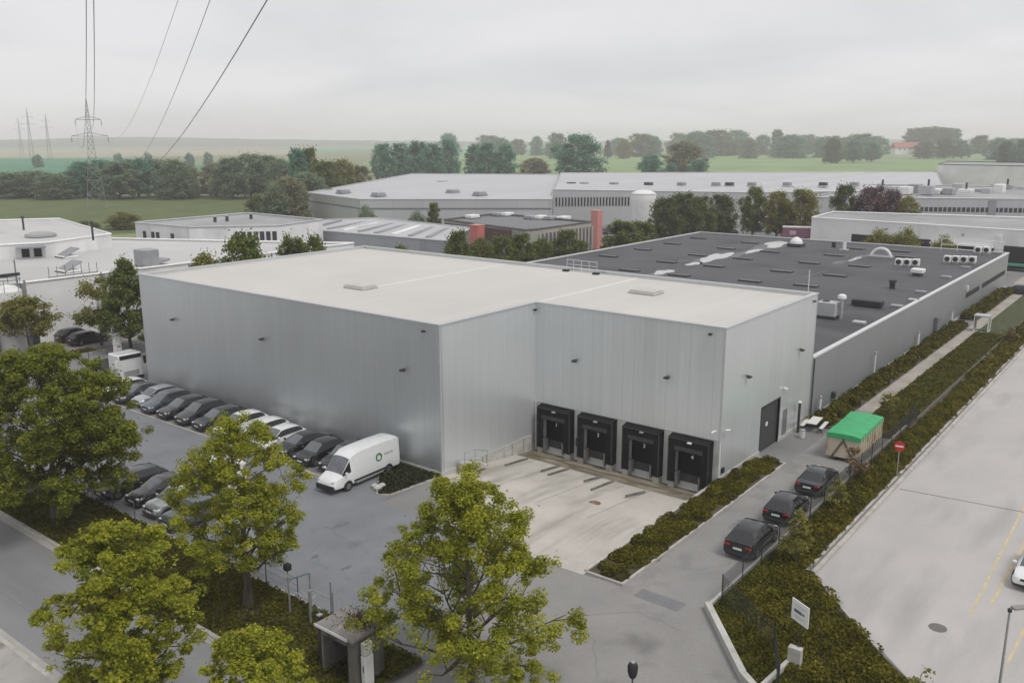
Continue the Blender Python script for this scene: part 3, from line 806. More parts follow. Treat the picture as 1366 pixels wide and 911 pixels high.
# ================================================================== MAIN WAREHOUSE
BX0, BX1, BY0, BY1, BH = 43.5, 72.3, 40.46, 79.2, 10.98
AX0, AY0 = 54.64, 24.5
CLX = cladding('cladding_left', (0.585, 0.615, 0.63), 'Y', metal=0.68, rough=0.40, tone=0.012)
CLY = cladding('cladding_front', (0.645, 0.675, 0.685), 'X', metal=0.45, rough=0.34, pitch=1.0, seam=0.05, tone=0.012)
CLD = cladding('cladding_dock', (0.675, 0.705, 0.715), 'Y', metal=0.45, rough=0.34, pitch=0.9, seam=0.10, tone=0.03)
COP = M('coping_metal', (0.55, 0.56, 0.565), rough=0.4, metal=0.4, var=0.06, scale=0.4)
ROOFW = cladding('roof_membrane', (0.545, 0.527, 0.497), 'Y', metal=0.0, rough=0.8, pitch=1.9, seam=0.05, tone=0.012)
WH = thing('warehouse', 'large windowless grey metal-clad warehouse with pale roof and four loading docks', 'warehouse', (BX0, BY0, 0))
T = 0.3
wz = 0.30
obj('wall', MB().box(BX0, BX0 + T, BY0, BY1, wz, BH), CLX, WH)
obj('wall', MB().box(BX0 + T, AX0, BY0, BY0 + T, wz, BH - 0.001), CLY, WH)
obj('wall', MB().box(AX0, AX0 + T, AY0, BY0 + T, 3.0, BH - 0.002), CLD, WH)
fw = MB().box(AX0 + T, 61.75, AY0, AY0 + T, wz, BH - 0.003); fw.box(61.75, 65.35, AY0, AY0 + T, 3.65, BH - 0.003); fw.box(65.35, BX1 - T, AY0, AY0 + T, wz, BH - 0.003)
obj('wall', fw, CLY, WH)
obj('wall', MB().box(BX1 - T, BX1, AY0, BY1 - T, 0.0, BH - 0.004), CLX, WH)
obj('wall', MB().box(BX0 + T, BX1, BY1 - T, BY1, 0.0, BH - 0.005), CLY, WH)
# corner trims
ct = MB()
for x, y in ((BX0, BY0), (AX0, AY0)):
    ct.box(x - 0.012, x + 0.14, y - 0.012, y - 0.003, wz if x < 50 else 3.0, BH - 0.02); ct.box(x - 0.012, x - 0.003, y - 0.003, y + 0.14, wz if x < 50 else 3.0, BH - 0.02)
obj('corner_trim', ct, COP, WH)
rp = [(BX0 + T, BY0 + T), (AX0 + T, BY0 + T), (AX0 + T, AY0 + T), (BX1 - T, AY0 + T), (BX1 - T, BY1 - T), (BX0 + T, BY1 - T)]
obj('roof', MB().sheet(rp, BH - 0.22), ROOFW, WH)
cp = MB()
o_ = 0.06
cp.box(BX0 - o_, BX0 + T + o_, BY0 - o_, BY1 + o_, BH - 0.02, BH + 0.08)
cp.box(BX0 + T + o_, AX0 - o_, BY0 - o_, BY0 + T + o_, BH - 0.02, BH + 0.079)
cp.box(AX0 - o_, AX0 + T + o_, AY0 - o_, BY0 + T + o_, BH - 0.02, BH + 0.078)
cp.box(AX0 + T + o_, BX1 - T - o_, AY0 - o_, AY0 + T + o_, BH - 0.02, BH + 0.077)
cp.box(BX1 - T - o_, BX1 + o_, AY0 - o_, BY1 + o_, BH - 0.02, BH + 0.076)
cp.box(BX0 + T + o_, BX1 - T - o_, BY1 - T - o_, BY1 + o_, BH - 0.02, BH + 0.075)
obj('coping', cp, COP, WH)
# walkway seams on the roof: slightly raised welded strips
SEAM = M('roof_seam', (0.62, 0.60, 0.575), rough=0.8, var=0.05, scale=0.5)
for y in (56.9, 41.2):
    x0 = 53.0 if y > 50 else 55.4
    obj('roof_seam', MB().box(x0, 71.6, y - 0.28, y + 0.28, BH - 0.22, BH - 0.19), SEAM, WH)
HATCH = M('hatch_polycarbonate', (0.50, 0.485, 0.46), rough=0.5, var=0.08, scale=1.5)
for px, py in ((481, 384), (862, 391)):
    c = G(px, py, BH - 0.2)
    hb = MB().bevbox(c[0] - 0.9, c[0] + 0.9, c[1] - 1.25, c[1] + 1.25, BH - 0.22, BH + 0.02, 0.05)
    h_ = obj('roof_hatch', hb, M('hatch_kerb', (0.47, 0.45, 0.425), rough=0.6, var=0.08, scale=1), WH)
    lid = MB().bevbox(c[0] - 0.8, c[0] + 0.8, c[1] - 1.15, c[1] + 1.15, BH + 0.02, BH + 0.11, 0.04)
    obj('lid', MB().add([(a[0], a[1], a[2]) for a in lid.v], lid.f), HATCH, None).parent = h_
    l = bpy.data.objects[[o.name for o in h_.children][0]]; l.location = (-WH.location[0], -WH.location[1], 0)
# plinths
pb = MB(); pb.box(BX0 - 0.05, BX0 + 0.12, BY0 - 0.05, BY1, -0.3, wz - 0.002); pb.box(BX0 + 0.12, AX0 - 0.02, BY0 - 0.05, BY0 + 0.12, -1.4, wz - 0.003)
pb.box(AX0 + 0.02, 61.75, AY0 - 0.05, AY0 + 0.12, -0.3, wz - 0.001); pb.box(65.35, BX1, AY0 - 0.05, AY0 + 0.12, -0.3, wz - 0.001)
obj('plinth', pb, PLINTH, WH)
# vertical pilaster joints of the bay wall plinth
jb = MB()
for x in (47.9, 48.35, 51.5, 53.0): jb.box(x, x + 0.05, BY0 - 0.062, BY0 - 0.052, -1.2, wz - 0.02)
obj('plinth_joint', jb, M('plinth_joint_dark', (0.12, 0.12, 0.11), var=0.2), WH)
# concrete wall of the docks, with four openings closed by shelters
DOCKY = [(36.68, 39.86), (32.82, 36.0), (28.86, 32.0), (24.98, 28.18)]
LWALL = M('dock_wall_concrete', (0.60, 0.605, 0.60), rough=0.75, var=0.08, scale=0.6, stain=((0.36, 0.36, 0.35), 0.7, 0.58, 0.75, (1, 1, 0.4)))
obj('loading_wall', MB().box(AX0 + 0.02, AX0 + 0.28, AY0 + 0.02, BY0, -1.4, 3.0), LWALL, WH)
fl = MB().box(AX0 - 0.05, AX0 + 0.02, AY0 - 0.02, BY0 - 0.05, 2.97, 3.06); obj('flashing', fl, COP, WH)
SHEL = M('shelter_fabric', (0.012, 0.0125, 0.013), rough=0.6, var=0.25, scale=2, spec=0.15)
SHELF = M('shelter_frame', (0.05, 0.051, 0.053), rough=0.5, var=0.15, scale=2, spec=0.3)
DOORM = M('dock_door_panels', (0.008, 0.0085, 0.009), rough=0.5, var=0.2, scale=0.8, spec=0.15)
def text_mesh(body, size):
    cu = bpy.data.curves.new('t', 'FONT'); cu.body = body; cu.size = size; cu.extrude = 0.003; cu.align_x = 'CENTER'; cu.align_y = 'CENTER'
    ob = bpy.data.objects.new('t', cu); C.objects.link(ob)
    dg = bpy.context.evaluated_depsgraph_get(); me = bpy.data.meshes.new_from_object(ob.evaluated_get(dg))
    bpy.data.objects.remove(ob); bpy.data.curves.remove(cu)
    mb = MB(); mb.v = [tuple(v_.co) for v_ in me.vertices]; mb.f = [tuple(p.vertices) for p in me.polygons]; mb.mi = [0] * len(mb.f)
    bpy.data.meshes.remove(me)
    return mb
def child(name, mb, mats, par, root, smooth=False):
    """A sub-part given in world metres under a part whose origin sits at the root's."""
    isl = islands(mb) if name in SPLIT else [mb]
    if 1 < len(isl) < 30:
        return [child(name, m_, mats, par, root, smooth) for m_ in isl][0]
    o = obj(name, MB().add([(p[0] - root.location[0], p[1] - root.location[1], p[2] - root.location[2]) for p in mb.v], mb.f), mats, None, smooth=smooth)
    o.parent = par
    return o
for k, (y0, y1) in enumerate(DOCKY):
    zb, zt = -0.55, 2.93
    xf = AX0 - 0.6
    s = MB()
    # frame: two side curtains, a sloping head and a thin hood
    s.box(xf, AX0 + 0.01, y0, y0 + 0.10, zb, zt - 0.12); s.box(xf, AX0 + 0.01, y1 - 0.10, y1, zb, zt - 0.12)
    s.add([(xf, y0, zt - 0.12), (xf, y1, zt - 0.12), (AX0 + 0.01, y1, zt), (AX0 + 0.01, y0, zt), (xf, y0, zt - 0.3), (xf, y1, zt - 0.3), (AX0 + 0.01, y1, zt - 0.2), (AX0 + 0.01, y0, zt - 0.2)],
          [(0, 1, 2, 3), (7, 6, 5, 4), (0, 4, 5, 1), (1, 5, 6, 2), (2, 6, 7, 3), (3, 7, 4, 0)])
    s.box(xf - 0.03, xf, y0 + 0.02, y0 + 0.62, zb + 0.02, zt - 0.16); s.box(xf - 0.03, xf, y1 - 0.62, y1 - 0.02, zb + 0.02, zt - 0.16)
    s.box(xf - 0.03, xf, y0 + 0.62, y1 - 0.62, zt - 1.05, zt - 0.16)
    sh = obj('dock_shelter', s, SHEL, WH)
    fr = MB(); fr.box(xf - 0.05, xf - 0.031, y0, y0 + 0.09, zb, zt - 0.13); fr.box(xf - 0.05, xf - 0.031, y1 - 0.09, y1, zb, zt - 0.13); fr.box(xf - 0.05, xf - 0.031, y0 + 0.09, y1 - 0.09, zt - 0.22, zt - 0.13)
    fr.box(xf - 0.046, xf - 0.031, y0 + 0.5, y1 - 0.5, zt - 1.02, zt - 0.72)
    child('frame', fr, SHELF, sh, WH)
    child('sectional_door', MB().box(AX0 - 0.06, AX0 - 0.0, y0 + 0.55, y1 - 0.55, -0.05, 2.3), DOORM, sh, WH)
    lv = MB(); lv.box(AX0 - 0.16, AX0 - 0.06, y0 + 0.6, y1 - 0.6, 0.02, 0.10); lv.box(AX0 - 0.12, AX0 - 0.02, y0 + 0.62, y1 - 0.62, -0.5, 0.0)
    child('dock_leveller', lv, SHELF, sh, WH)
    bu = MB()
    for yy in (y0 + 0.62, y1 - 0.78):
        bu.box(xf - 0.06, AX0 + 0.01, yy, yy + 0.12, -0.75, 0.22)
    child('bumper_post', bu, M('bumper_steel', (0.16, 0.16, 0.155), rough=0.6, var=0.3, scale=3), sh, WH)
    blk = MB()
    for yy in (y0 + 0.05, y1 - 0.55): blk.box(AX0 - 0.55, AX0 + 0.01, yy, yy + 0.5, -1.3, -0.57)
    child('concrete_block', blk, PLINTH, sh, WH)
    num = text_mesh(str(k + 1), 0.4)
    yc = (y0 + y1) / 2 - 0.35
    num.v = [(xf - 0.06 - p[2], yc - p[0], zt - 1.3 + p[1]) for p in num.v]
    child('dock_number', num, WHITEP, sh, WH)
    lm = MB().bevbox(xf - 0.22, xf - 0.05, (y0 + y1) / 2 - 0.28, (y0 + y1) / 2 + 0.05, zt - 0.34, zt - 0.22, 0.03)
    child('lamp', lm, WHITEP if k == 3 else GALV, sh, WH)
# red and black control box, small pipes
obj('control_box', MB().bevbox(AX0 - 0.14, AX0 + 0.02, 36.15, 36.45, 0.1, 0.75, 0.02), BLACK, WH)
obj('downpipe', MB().tube([(AX0 - 0.1, BY0 - 0.12, 3.1), (AX0 - 0.1, BY0 - 0.12, -1.0)], 0.05, 8), WHITEP, WH)
# side door
dz = MB().box(61.75, 65.35, AY0 + 0.12, AY0 + 0.2, 0.02, 3.65)
dd = obj('door', dz, M('door_dark_steel', (0.045, 0.047, 0.05), rough=0.4, var=0.1, scale=1, stretch=(0.2, 1, 6)), WH)
fr = MB(); fr.box(61.65, 61.75, AY0 - 0.03, AY0 + 0.12, 0.02, 3.75); fr.box(65.35, 65.45, AY0 - 0.03, AY0 + 0.12, 0.02, 3.75); fr.box(61.75, 65.35, AY0 - 0.03, AY0 + 0.12, 3.65, 3.75)
child('frame', fr, DARK, dd, WH)
child('notice', MB().box(63.0, 63.35, AY0 + 0.085, AY0 + 0.118, 1.9, 2.2), WHITEP, dd, WH)
obj('service_door', MB().box(66.2, 67.1, AY0 - 0.02, AY0 + 0.01, 0.3, 2.4), M('service_door_grey', (0.2, 0.2, 0.21), rough=0.4, metal=0.3, var=0.1), WH)
# wall lamps and cameras
def wall_lamp(p, axis):
    mb = MB()
    if axis == 'x':
        mb.box(p[0] - 0.30, p[0], p[1] - 0.05, p[1] + 0.05, p[2] + 0.04, p[2] + 0.09)
        mb.bevbox(p[0] - 0.42, p[0] - 0.12, p[1] - 0.2, p[1] + 0.2, p[2] - 0.1, p[2] + 0.05, 0.03)
    else:
        mb.box(p[0] - 0.05, p[0] + 0.05, p[1] - 0.30, p[1], p[2] + 0.04, p[2] + 0.09)
        mb.bevbox(p[0] - 0.2, p[0] + 0.2, p[1] - 0.42, p[1] - 0.12, p[2] - 0.1, p[2] + 0.05, 0.03)
    obj('wall_lamp', mb, DARK, WH)
for y in (73.6, 60.3, 43.9): wall_lamp((BX0, y, 7.35), 'x')
for y in (36.6, 28.7): wall_lamp((AX0, y, 6.95), 'x')
for x in (58.4, 68.8): wall_lamp((x, AY0, 6.9), 'y')
for q in ((BX0, 41.9, BH - 0.55), (AX0, 25.6, BH - 0.5)): obj('overflow_spout', MB().box(q[0] - 0.22, q[0], q[1] - 0.1, q[1] + 0.1, q[2] - 0.07, q[2] + 0.07), DARK, WH)
obj('overflow_spout', MB().box(71.2, 71.45, AY0 - 0.2, AY0, BH - 0.55, BH - 0.42), DARK, WH)
obj('overflow_spout', MB().box(54.3, 54.5, BY0 - 0.2, BY0 - 0.02, BH - 0.6, BH - 0.45), DARK, WH)
cb = MB(); cb.tube([(AX0 - 0.04, 24.75, 3.75), (AX0 - 0.34, 24.9, 3.72)], 0.02, 6); cb.tube([(AX0 - 0.55, 24.95, 3.68), (AX0 - 0.2, 24.8, 3.76)], 0.07, 8)
obj('security_camera', cb, WHITEP, WH)
cb = MB(); cb.tube([(AX0 + 0.3, AY0 - 0.02, 3.75), (AX0 + 0.5, AY0 - 0.3, 3.72)], 0.02, 6); cb.tube([(AX0 + 0.3, AY0 - 0.2, 3.78), (AX0 + 0.75, AY0 - 0.35, 3.70)], 0.07, 8)
obj('security_camera', cb, WHITEP, WH)
cb = MB(); cb.tube([(66.0, AY0 - 0.02, 4.3), (66.0, AY0 - 0.35, 4.25)], 0.1, 8); obj('security_camera', cb, WHITEP, WH)
obj('wall_vent', MB().bevbox(AX0 + 0.35, AX0 + 0.75, AY0 - 0.14, AY0 + 0.0, 0.55, 0.95, 0.04), BLACK, WH)
# stair with handrail at the bay wall
st = thing('steel_stairs', 'short steel stairs with handrail against the bay wall beside the lawn', 'stairs', (46.0, 39.6, 0))
sb = MB()
for i in range(4): sb.box(45.0 + i * 0.55, 45.55 + i * 0.55, 39.3, 40.3, -0.05, 0.65 - i * 0.17)
obj('step', sb, PLINTH, st)
rb = MB()
for x, z in ((44.6, 0.75), (45.8, 0.7), (47.2, 0.2)): rb.tube([(x, 39.3, -0.1), (x, 39.3, z + 0.95)], 0.025, 6)
rb.tube([(44.6, 39.3, 1.7), (45.8, 39.3, 1.65), (47.2, 39.3, 1.15)], 0.03, 6); rb.tube([(44.6, 39.3, 1.2), (45.8, 39.3, 1.15), (47.2, 39.3, 0.65)], 0.02, 6)
obj('handrail', rb, GALV, st)
# railing along the rear parapet
rl = thing('guard_rail', 'thin pale guard rail at the rear edge of the beige roof', 'guard rail', (69.6, 47.4, BH - 0.2))
rb = MB()
for y in (45.6, 46.5, 47.4, 48.3, 49.1): rb.tube([(71.4, y, BH - 0.2), (71.4, y, BH + 0.95)], 0.02, 6)
for z in (0.5, 0.95): rb.tube([(71.4, 45.6, BH + z), (71.4, 49.1, BH + z)], 0.02, 6)
obj('rail', rb, WHITEP, rl)
fb = MB()
for y in (45.6, 49.1): fb.bevbox(71.0, 71.5, y - 0.3, y + 0.3, BH - 0.22, BH - 0.02, 0.04)
obj('foot_weight', fb, BLACK, rl)

# ================================================================== LOW WING
LX0, LX1, LY0, LY1, LH = 72.3, 161.6, 24.5, 79.2, 5.5
CLW = cladding('cladding_wing', (0.31, 0.328, 0.338), 'X', metal=0.35, rough=0.42, pitch=1.1, seam=0.04, tone=0.02)
ROOFD = M('bitumen_roof', (0.082, 0.084, 0.09), rough=0.85, var=0.12, scale=0.15, bump=0.15, bscale=14, stain=((0.055, 0.056, 0.06), 0.12, 0.48, 0.68, (1, 1, 1)))
WG = thing('low_warehouse', 'long low grey industrial building with black bitumen roof and skylights', 'warehouse', (LX0, LY0, 0))
ww = MB()
ww.box(LX0 + 0.01, LX1, LY0 + 0.02, LY0 + 0.32, 0.25, LH); ww.box(LX1 - 0.3, LX1, LY0 + 0.32, LY1, 0, LH - 0.001); ww.box(LX0 + 0.01, LX1 - 0.3, LY1 - 0.3, LY1, 0, LH - 0.002)
obj('wall', ww, CLW, WG)
obj('plinth', MB().box(LX0 + 0.02, LX1 + 0.03, LY0 - 0.03, LY0 + 0.2, -0.3, 0.248), PLINTH, WG)
obj('roof', MB().sheet([(LX0 + 0.01, LY0 + 0.32), (LX1 - 0.3, LY0 + 0.32), (LX1 - 0.3, LY1 - 0.3), (LX0 + 0.01, LY1 - 0.3)], LH - 0.2), ROOFD, WG)
WCOP = M('white_coping', (0.62, 0.63, 0.63), rough=0.4, var=0.05, scale=0.4)
cp = MB(); cp.box(LX0 + 0.08, LX1 + 0.06, LY0 - 0.06, LY0 + 0.36, LH - 0.05, LH + 0.09); cp.box(LX1 - 0.34, LX1 + 0.06, LY0 + 0.36, LY1 + 0.06, LH - 0.05, LH + 0.085); cp.box(LX0 + 0.08, LX1 - 0.34, LY1 - 0.34, LY1 + 0.06, LH - 0.05, LH + 0.082)
obj('coping', cp, WCOP, WG)
RZ = LH - 0.2
SKYL = M('skylight_dark', (0.022, 0.023, 0.026), rough=0.35, var=0.2, scale=1)
VENTS = [(845, 608, 3), (718, 635, 3), (575, 663, 3), (408, 695, 3), (980, 658, 3), (840, 690, 3), (690, 723, 3), (510, 763, 3), (920, 743, 3), (750, 787, 3),
         (1060, 707, 3), (1095, 630, 3), (1190, 673, 3), (1250, 768, 3), (1095, 815, 3), (380, 640, 4), (475, 610, 4), (270, 674, 4), (495, 688, 4),
         (680, 622, 4), (703, 647, 4), (385, 730, 4), (255, 775, 4)]
for a, b_, k in VENTS:
    px, py = (700 + a / 3.644, 150 + b_ / 3.644) if k == 3 else (1000 + a / 3.374, 150 + b_ / 3.374)
    c = G(px, py, LH)
    mb = MB(); mb.bevbox(c[0] - 0.55, c[0] + 0.55, c[1] - 1.5, c[1] + 1.5, RZ - 0.01, RZ + 0.2, 0.05)
    obj('skylight', mb, SKYL, WG)
WATER = M('rain_water_sky_sheen', (0.36, 0.36, 0.355), rough=0.05, var=0.1, scale=0.3, spec=1.0)  # pale base colour paints in the bright sky reflected by the puddles
WETR = M('damp_bitumen', (0.04, 0.041, 0.045), rough=0.5, var=0.2, scale=0.4)
def blob(c, lx, ly, ang, seed, z, mat, name):
    r = np.random.RandomState(seed); n = 28; P = []
    ph = r.rand(4) * 6.28
    for i in range(n):
        t = 2 * math.pi * i / n
        q = 1 + 0.22 * math.sin(2 * t + ph[0]) + 0.16 * math.sin(3 * t + ph[1]) + 0.1 * math.sin(5 * t + ph[2])
        x, y = lx * q * math.cos(t), ly * q * math.sin(t)
        P.append((c[0] + x * math.cos(ang) - y * math.sin(ang), c[1] + x * math.sin(ang) + y * math.cos(ang)))
    obj(name, MB().sheet(P, z), mat, WG)
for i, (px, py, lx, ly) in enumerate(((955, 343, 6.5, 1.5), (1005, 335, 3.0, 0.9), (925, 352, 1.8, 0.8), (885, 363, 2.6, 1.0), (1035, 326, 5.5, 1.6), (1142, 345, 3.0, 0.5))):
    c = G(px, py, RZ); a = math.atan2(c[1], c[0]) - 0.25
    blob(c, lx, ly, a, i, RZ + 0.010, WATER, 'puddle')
    blob(c, lx * 1.25, ly * 1.45, a, i + 40, RZ + 0.005, WETR, 'damp_patch')
for i, (px, py, lx, ly) in enumerate(((1075, 368, 5.0, 0.5), (1190, 383, 0.7, 4.0), (915, 347, 3.0, 1.2))):
    c = G(px, py, RZ); blob(c, lx, ly, -0.1, i + 60, RZ + 0.004, WETR, 'damp_patch')
WORN = M('worn_bitumen', (0.145, 0.145, 0.148), rough=0.75, var=0.2, scale=0.6)
for i, (px, py, lx, ly) in enumerate(((930, 349, 5.0, 0.9), (985, 339, 4.0, 1.1), (1015, 331, 4.5, 1.3), (870, 368, 3.5, 0.8), (1120, 350, 3.0, 0.6), (1155, 341, 2.4, 0.5))):
    c = G(px, py, RZ); blob(c, lx, ly, math.atan2(c[1], c[0]) - 0.3, i + 90, RZ + 0.0075, WORN, 'worn_patch')
# windows of the low building
for x0, x1 in ((131.5, 140.2), (142.2, 159.8)):
    n = int((x1 - x0) / 1.45)
    fr = obj('window', MB().box(x0, x1, LY0 - 0.012, LY0 + 0.05, 2.25, 2.98), DARK, WG)
    g = MB()
    for i in range(n):
        a = x0 + (x1 - x0) * i / n; g.box(a + 0.06, a + (x1 - x0) / n - 0.06, LY0 - 0.02, LY0 - 0.013, 2.31, 2.92)
    child('pane', g, VOID, fr, WG)
db_ = MB().tube([(72.42, LY0 - 0.1, LH - 0.1), (72.42, LY0 - 0.1, 0.1)], 0.06, 8); obj('downpipe', db_, DARK, WG)
wl = MB().bevbox(131.0, 131.35, LY0 - 0.3, LY0 + 0.02, 3.4, 4.1, 0.04); obj('wall_lamp', wl, WHITEP, WG)
wl = MB().bevbox(114.5, 115.5, LY0 - 0.45, LY0 + 0.0, 0.6, 2.3, 0.04); obj('meter_box', wl, M('meter_grey', (0.16, 0.16, 0.17)), WG)
wl = MB().bevbox(77.8, 78.2, LY0 - 0.3, LY0 + 0.0, 0.7, 1.3, 0.03); obj('wall_vent', wl, DARK, WG)
# ================================================================== VEHICLES
def loft(stations, nside=5):
    """stations: (x, zb, w, zmid, zbelt, wbelt, wroof, zedge, ztop); returns MB verts/faces and ring length."""
    V = []; n = None
    for (x, zb, w_, zm, zbelt, wbelt, wr, ze, zt) in stations:
        half = [(0, zb), (w_ * 0.8, zb), (w_ * 0.97, zb + 0.10), (w_, zm), (wbelt, zbelt), (wr, ze), (wr * 0.6, zt - (zt - ze) * 0.18), (0, zt)]
        ring = half + [(-y, z) for y, z in half[-2:0:-1]]
        n = len(ring)
        V += [(x, y, z) for y, z in ring]
    F = []
    m = len(stations)
    for i in range(m - 1):
        for k in range(n):
            k2 = (k + 1) % n
            F.append((i * n + k, i * n + k2, (i + 1) * n + k2, (i + 1) * n + k))
    F.append(tuple(range(n - 1, -1, -1))); F.append(tuple(range((m - 1) * n, m * n)))
    return V, F, n
def patch(V, quad, out, shrink=0.10):
    q = np.array([V[i] for i in quad], float); c = q.mean(0)
    nrm = np.cross(q[1] - q[0], q[2] - q[1]); nrm = nrm / (np.linalg.norm(nrm) + 1e-9)
    if np.dot(nrm, c - np.array([c[0] * 0.9, 0, 0.7])) < 0: nrm = -nrm
    q = c + (q - c) * (1 - shrink) + nrm * out
    return [tuple(p) for p in q], nrm
TYRE = M('tyre', (0.015, 0.015, 0.016), rough=0.8, var=0.2, scale=8)
RIM = M('wheel_rim', (0.30, 0.31, 0.32), rough=0.35, metal=0.8, var=0.15, scale=6)
CGLASS = glassmat('car_glass', (0.018, 0.02, 0.023))
WSCR = M('windscreen_sky_sheen', (0.11, 0.12, 0.135), rough=0.08, var=0.25, scale=1.2, spec=0.8)  # lighter than the other car glass: sky reflection put into the base colour
LAMPC = M('headlight_lens', (0.6, 0.62, 0.64), rough=0.1, var=0.1, scale=4)
LAMPR = M('rear_lamp', (0.30, 0.012, 0.014), rough=0.2, var=0.15, scale=4)
PLATE = M('number_plate', (0.7, 0.7, 0.68), rough=0.5, var=0.06, scale=4)
TRIM = M('black_plastic', (0.02, 0.02, 0.021), rough=0.5, var=0.2, scale=4)
P_BLACK = paint('paint_black', (0.010, 0.0105, 0.012))
P_DGREY = paint('paint_dark_grey', (0.045, 0.047, 0.052), metal=0.4)
P_SILVER = paint('paint_silver', (0.42, 0.44, 0.46), metal=0.6)
P_WHITE = paint('paint_white', (0.72, 0.73, 0.73))
P_BLUEG = paint('paint_blue_grey', (0.10, 0.12, 0.14), metal=0.4)
P_RED = paint('paint_dark_red', (0.16, 0.03, 0.03))

def vehicle(name, label, cat, st, glass, L, wheels, wr, paintm, lamps, loc, rz, group=None, trackw=0.80, plate_z=0.55, tail=None, mirror=None, extra=None):
    root = thing(name, label, cat, loc, rz, group)
    V, F, n = loft(st)
    mb = MB(); mb.add(V, F)
    obj('body', mb, paintm, root, local=True, smooth=True)
    for nm, quads in glass.items():
        g = MB()
        for i, j0, j1 in quads:                      # between stations i and i+1, ring rows j0..j1
            for j in range(j0, j1):
                g0 = (i * n + j, i * n + j + 1, (i + 1) * n + j + 1, (i + 1) * n + j)
                p, _ = patch(V, g0, 0.006, 0.0)
                if j1 - j0 == 1:           # side glass: leave a strip of paint below and above
                    p = [np.array(a_) for a_ in p]
                    e0, e1 = p[1] - p[0], p[2] - p[3]
                    p = [tuple(p[0] + e0 * 0.10), tuple(p[1] - e0 * 0.12), tuple(p[2] - e1 * 0.12), tuple(p[3] + e1 * 0.10)]
                g.add(p, [(0, 1, 2, 3)])
        g.v and obj(nm, g, WSCR if nm == 'windscreen' else CGLASS, root, local=True)
    for x in wheels:
        for s in (1, -1):
            t = MB().disc((x, s * trackw, wr), wr, 'y', 20, 0.22)
            t.lathe((0, 0, 0), [(0.001, 0), (0.001, 0.001)], 3) if False else None
            wo = obj('wheel', t, TYRE, root, local=True)
            r = MB().disc((x, s * (trackw + 0.105), wr), wr * 0.64, 'y', 14, 0.03)
            ro = obj('rim', r, RIM, None); ro.parent = wo
            a = MB()
            pts = []
            for k in range(9):
                th = math.pi * k / 8
                pts.append((x + (wr + 0.05) * math.cos(th), s * (trackw + 0.095), wr + (wr + 0.05) * math.sin(th)))
            a.tube(pts, 0.045, 5)
            obj('wheel_arch', a, TRIM, root, local=True)
    for (x, y, z, sx, sy, sz, front) in lamps:
        for s in (1, -1):
            mb = MB().bevbox(x - sx / 2, x + sx / 2, s * y - sy / 2, s * y + sy / 2, z - sz / 2, z + sz / 2, 0.025)
            obj('headlight' if front else 'tail_light', mb, LAMPC if front else LAMPR, root, local=True)
    xr, xf = st[0][0], st[-1][0]
    obj('number_plate', MB().box(xr - 0.02, xr + 0.02, -0.26, 0.26, plate_z, plate_z + 0.12), PLATE, root, local=True)
    obj('number_plate', MB().box(xf - 0.02, xf + 0.02, -0.26, 0.26, 0.42, 0.53), PLATE, root, local=True)
    obj('grille', MB().bevbox(xf - 0.06, xf + 0.012, -0.45, 0.45, 0.56, 0.70, 0.02), TRIM, root, local=True)
    bb = MB().bevbox(xf - 0.16, xf + 0.03, -0.74, 0.74, 0.24, 0.40, 0.04); obj('front_bumper', bb, TRIM, root, local=True)
    bb = MB().bevbox(xr - 0.03, xr + 0.16, -0.74, 0.74, 0.26, 0.46, 0.04); obj('rear_bumper', bb, TRIM, root, local=True)
    if mirror:
        for s in (1, -1):
            obj('side_mirror', MB().bevbox(mirror[0] - 0.08, mirror[0] + 0.08, s * mirror[1] - 0.10, s * mirror[1] + 0.10, mirror[2] - 0.07, mirror[2] + 0.07, 0.03), paintm, root, local=True)
    if extra: extra(root)
    return root
#        x     zb    w    zmid  zbelt wbelt wroof zedge ztop
def hatch_st(l=1.0, hgt=1.0):
    s = [(-2.16, .36, .74, .58, .76, .72, .66, .80, .82), (-2.12, .28, .85, .60, .95, .80, .72, 1.00, 1.02), (-1.98, .24, .88, .60, 1.02, .84, .72, 1.06, 1.08),
         (-1.50, .22, .90, .60, 1.02, .86, .60, 1.42, 1.47), (-0.9, .20, .90, .60, 1.00, .87, .61, 1.49, 1.54), (-0.2, .20, .90, .60, .98, .87, .61, 1.50, 1.55), (0.32, .20, .90, .60, .96, .87, .60, 1.45, 1.50),
         (1.10, .20, .90, .60, .92, .84, .70, .96, 1.00), (1.65, .22, .89, .58, .84, .80, .66, .87, .91), (1.98, .25, .85, .54, .72, .76, .62, .75, .78), (2.14, .32, .74, .48, .60, .66, .56, .63, .66)]
    return [(a[0] * l, a[1], a[2], a[3], a[4] * (hgt if a[4] > .9 else 1), a[5], a[6], a[7] * (hgt if a[7] > .9 else 1), a[8] * (hgt if a[8] > .9 else 1)) for a in s]
def sedan_st():
    return [(-2.35, .36, .74, .58, .74, .70, .64, .80, .82), (-2.30, .28, .86, .60, .90, .80, .70, .97, .99), (-1.75, .24, .90, .60, .98, .84, .70, 1.02, 1.04),
            (-1.05, .20, .91, .60, .98, .86, .60, 1.33, 1.38), (-0.6, .20, .91, .60, .96, .87, .60, 1.40, 1.45), (-0.1, .20, .91, .60, .95, .87, .60, 1.41, 1.46), (0.30, .20, .91, .60, .93, .87, .59, 1.36, 1.41),
            (1.15, .20, .91, .58, .88, .84, .70, .92, .96), (1.75, .22, .89, .56, .80, .80, .66, .84, .88), (2.15, .25, .85, .52, .70, .75, .62, .73, .76), (2.32, .32, .74, .46, .58, .66, .56, .61, .64)]
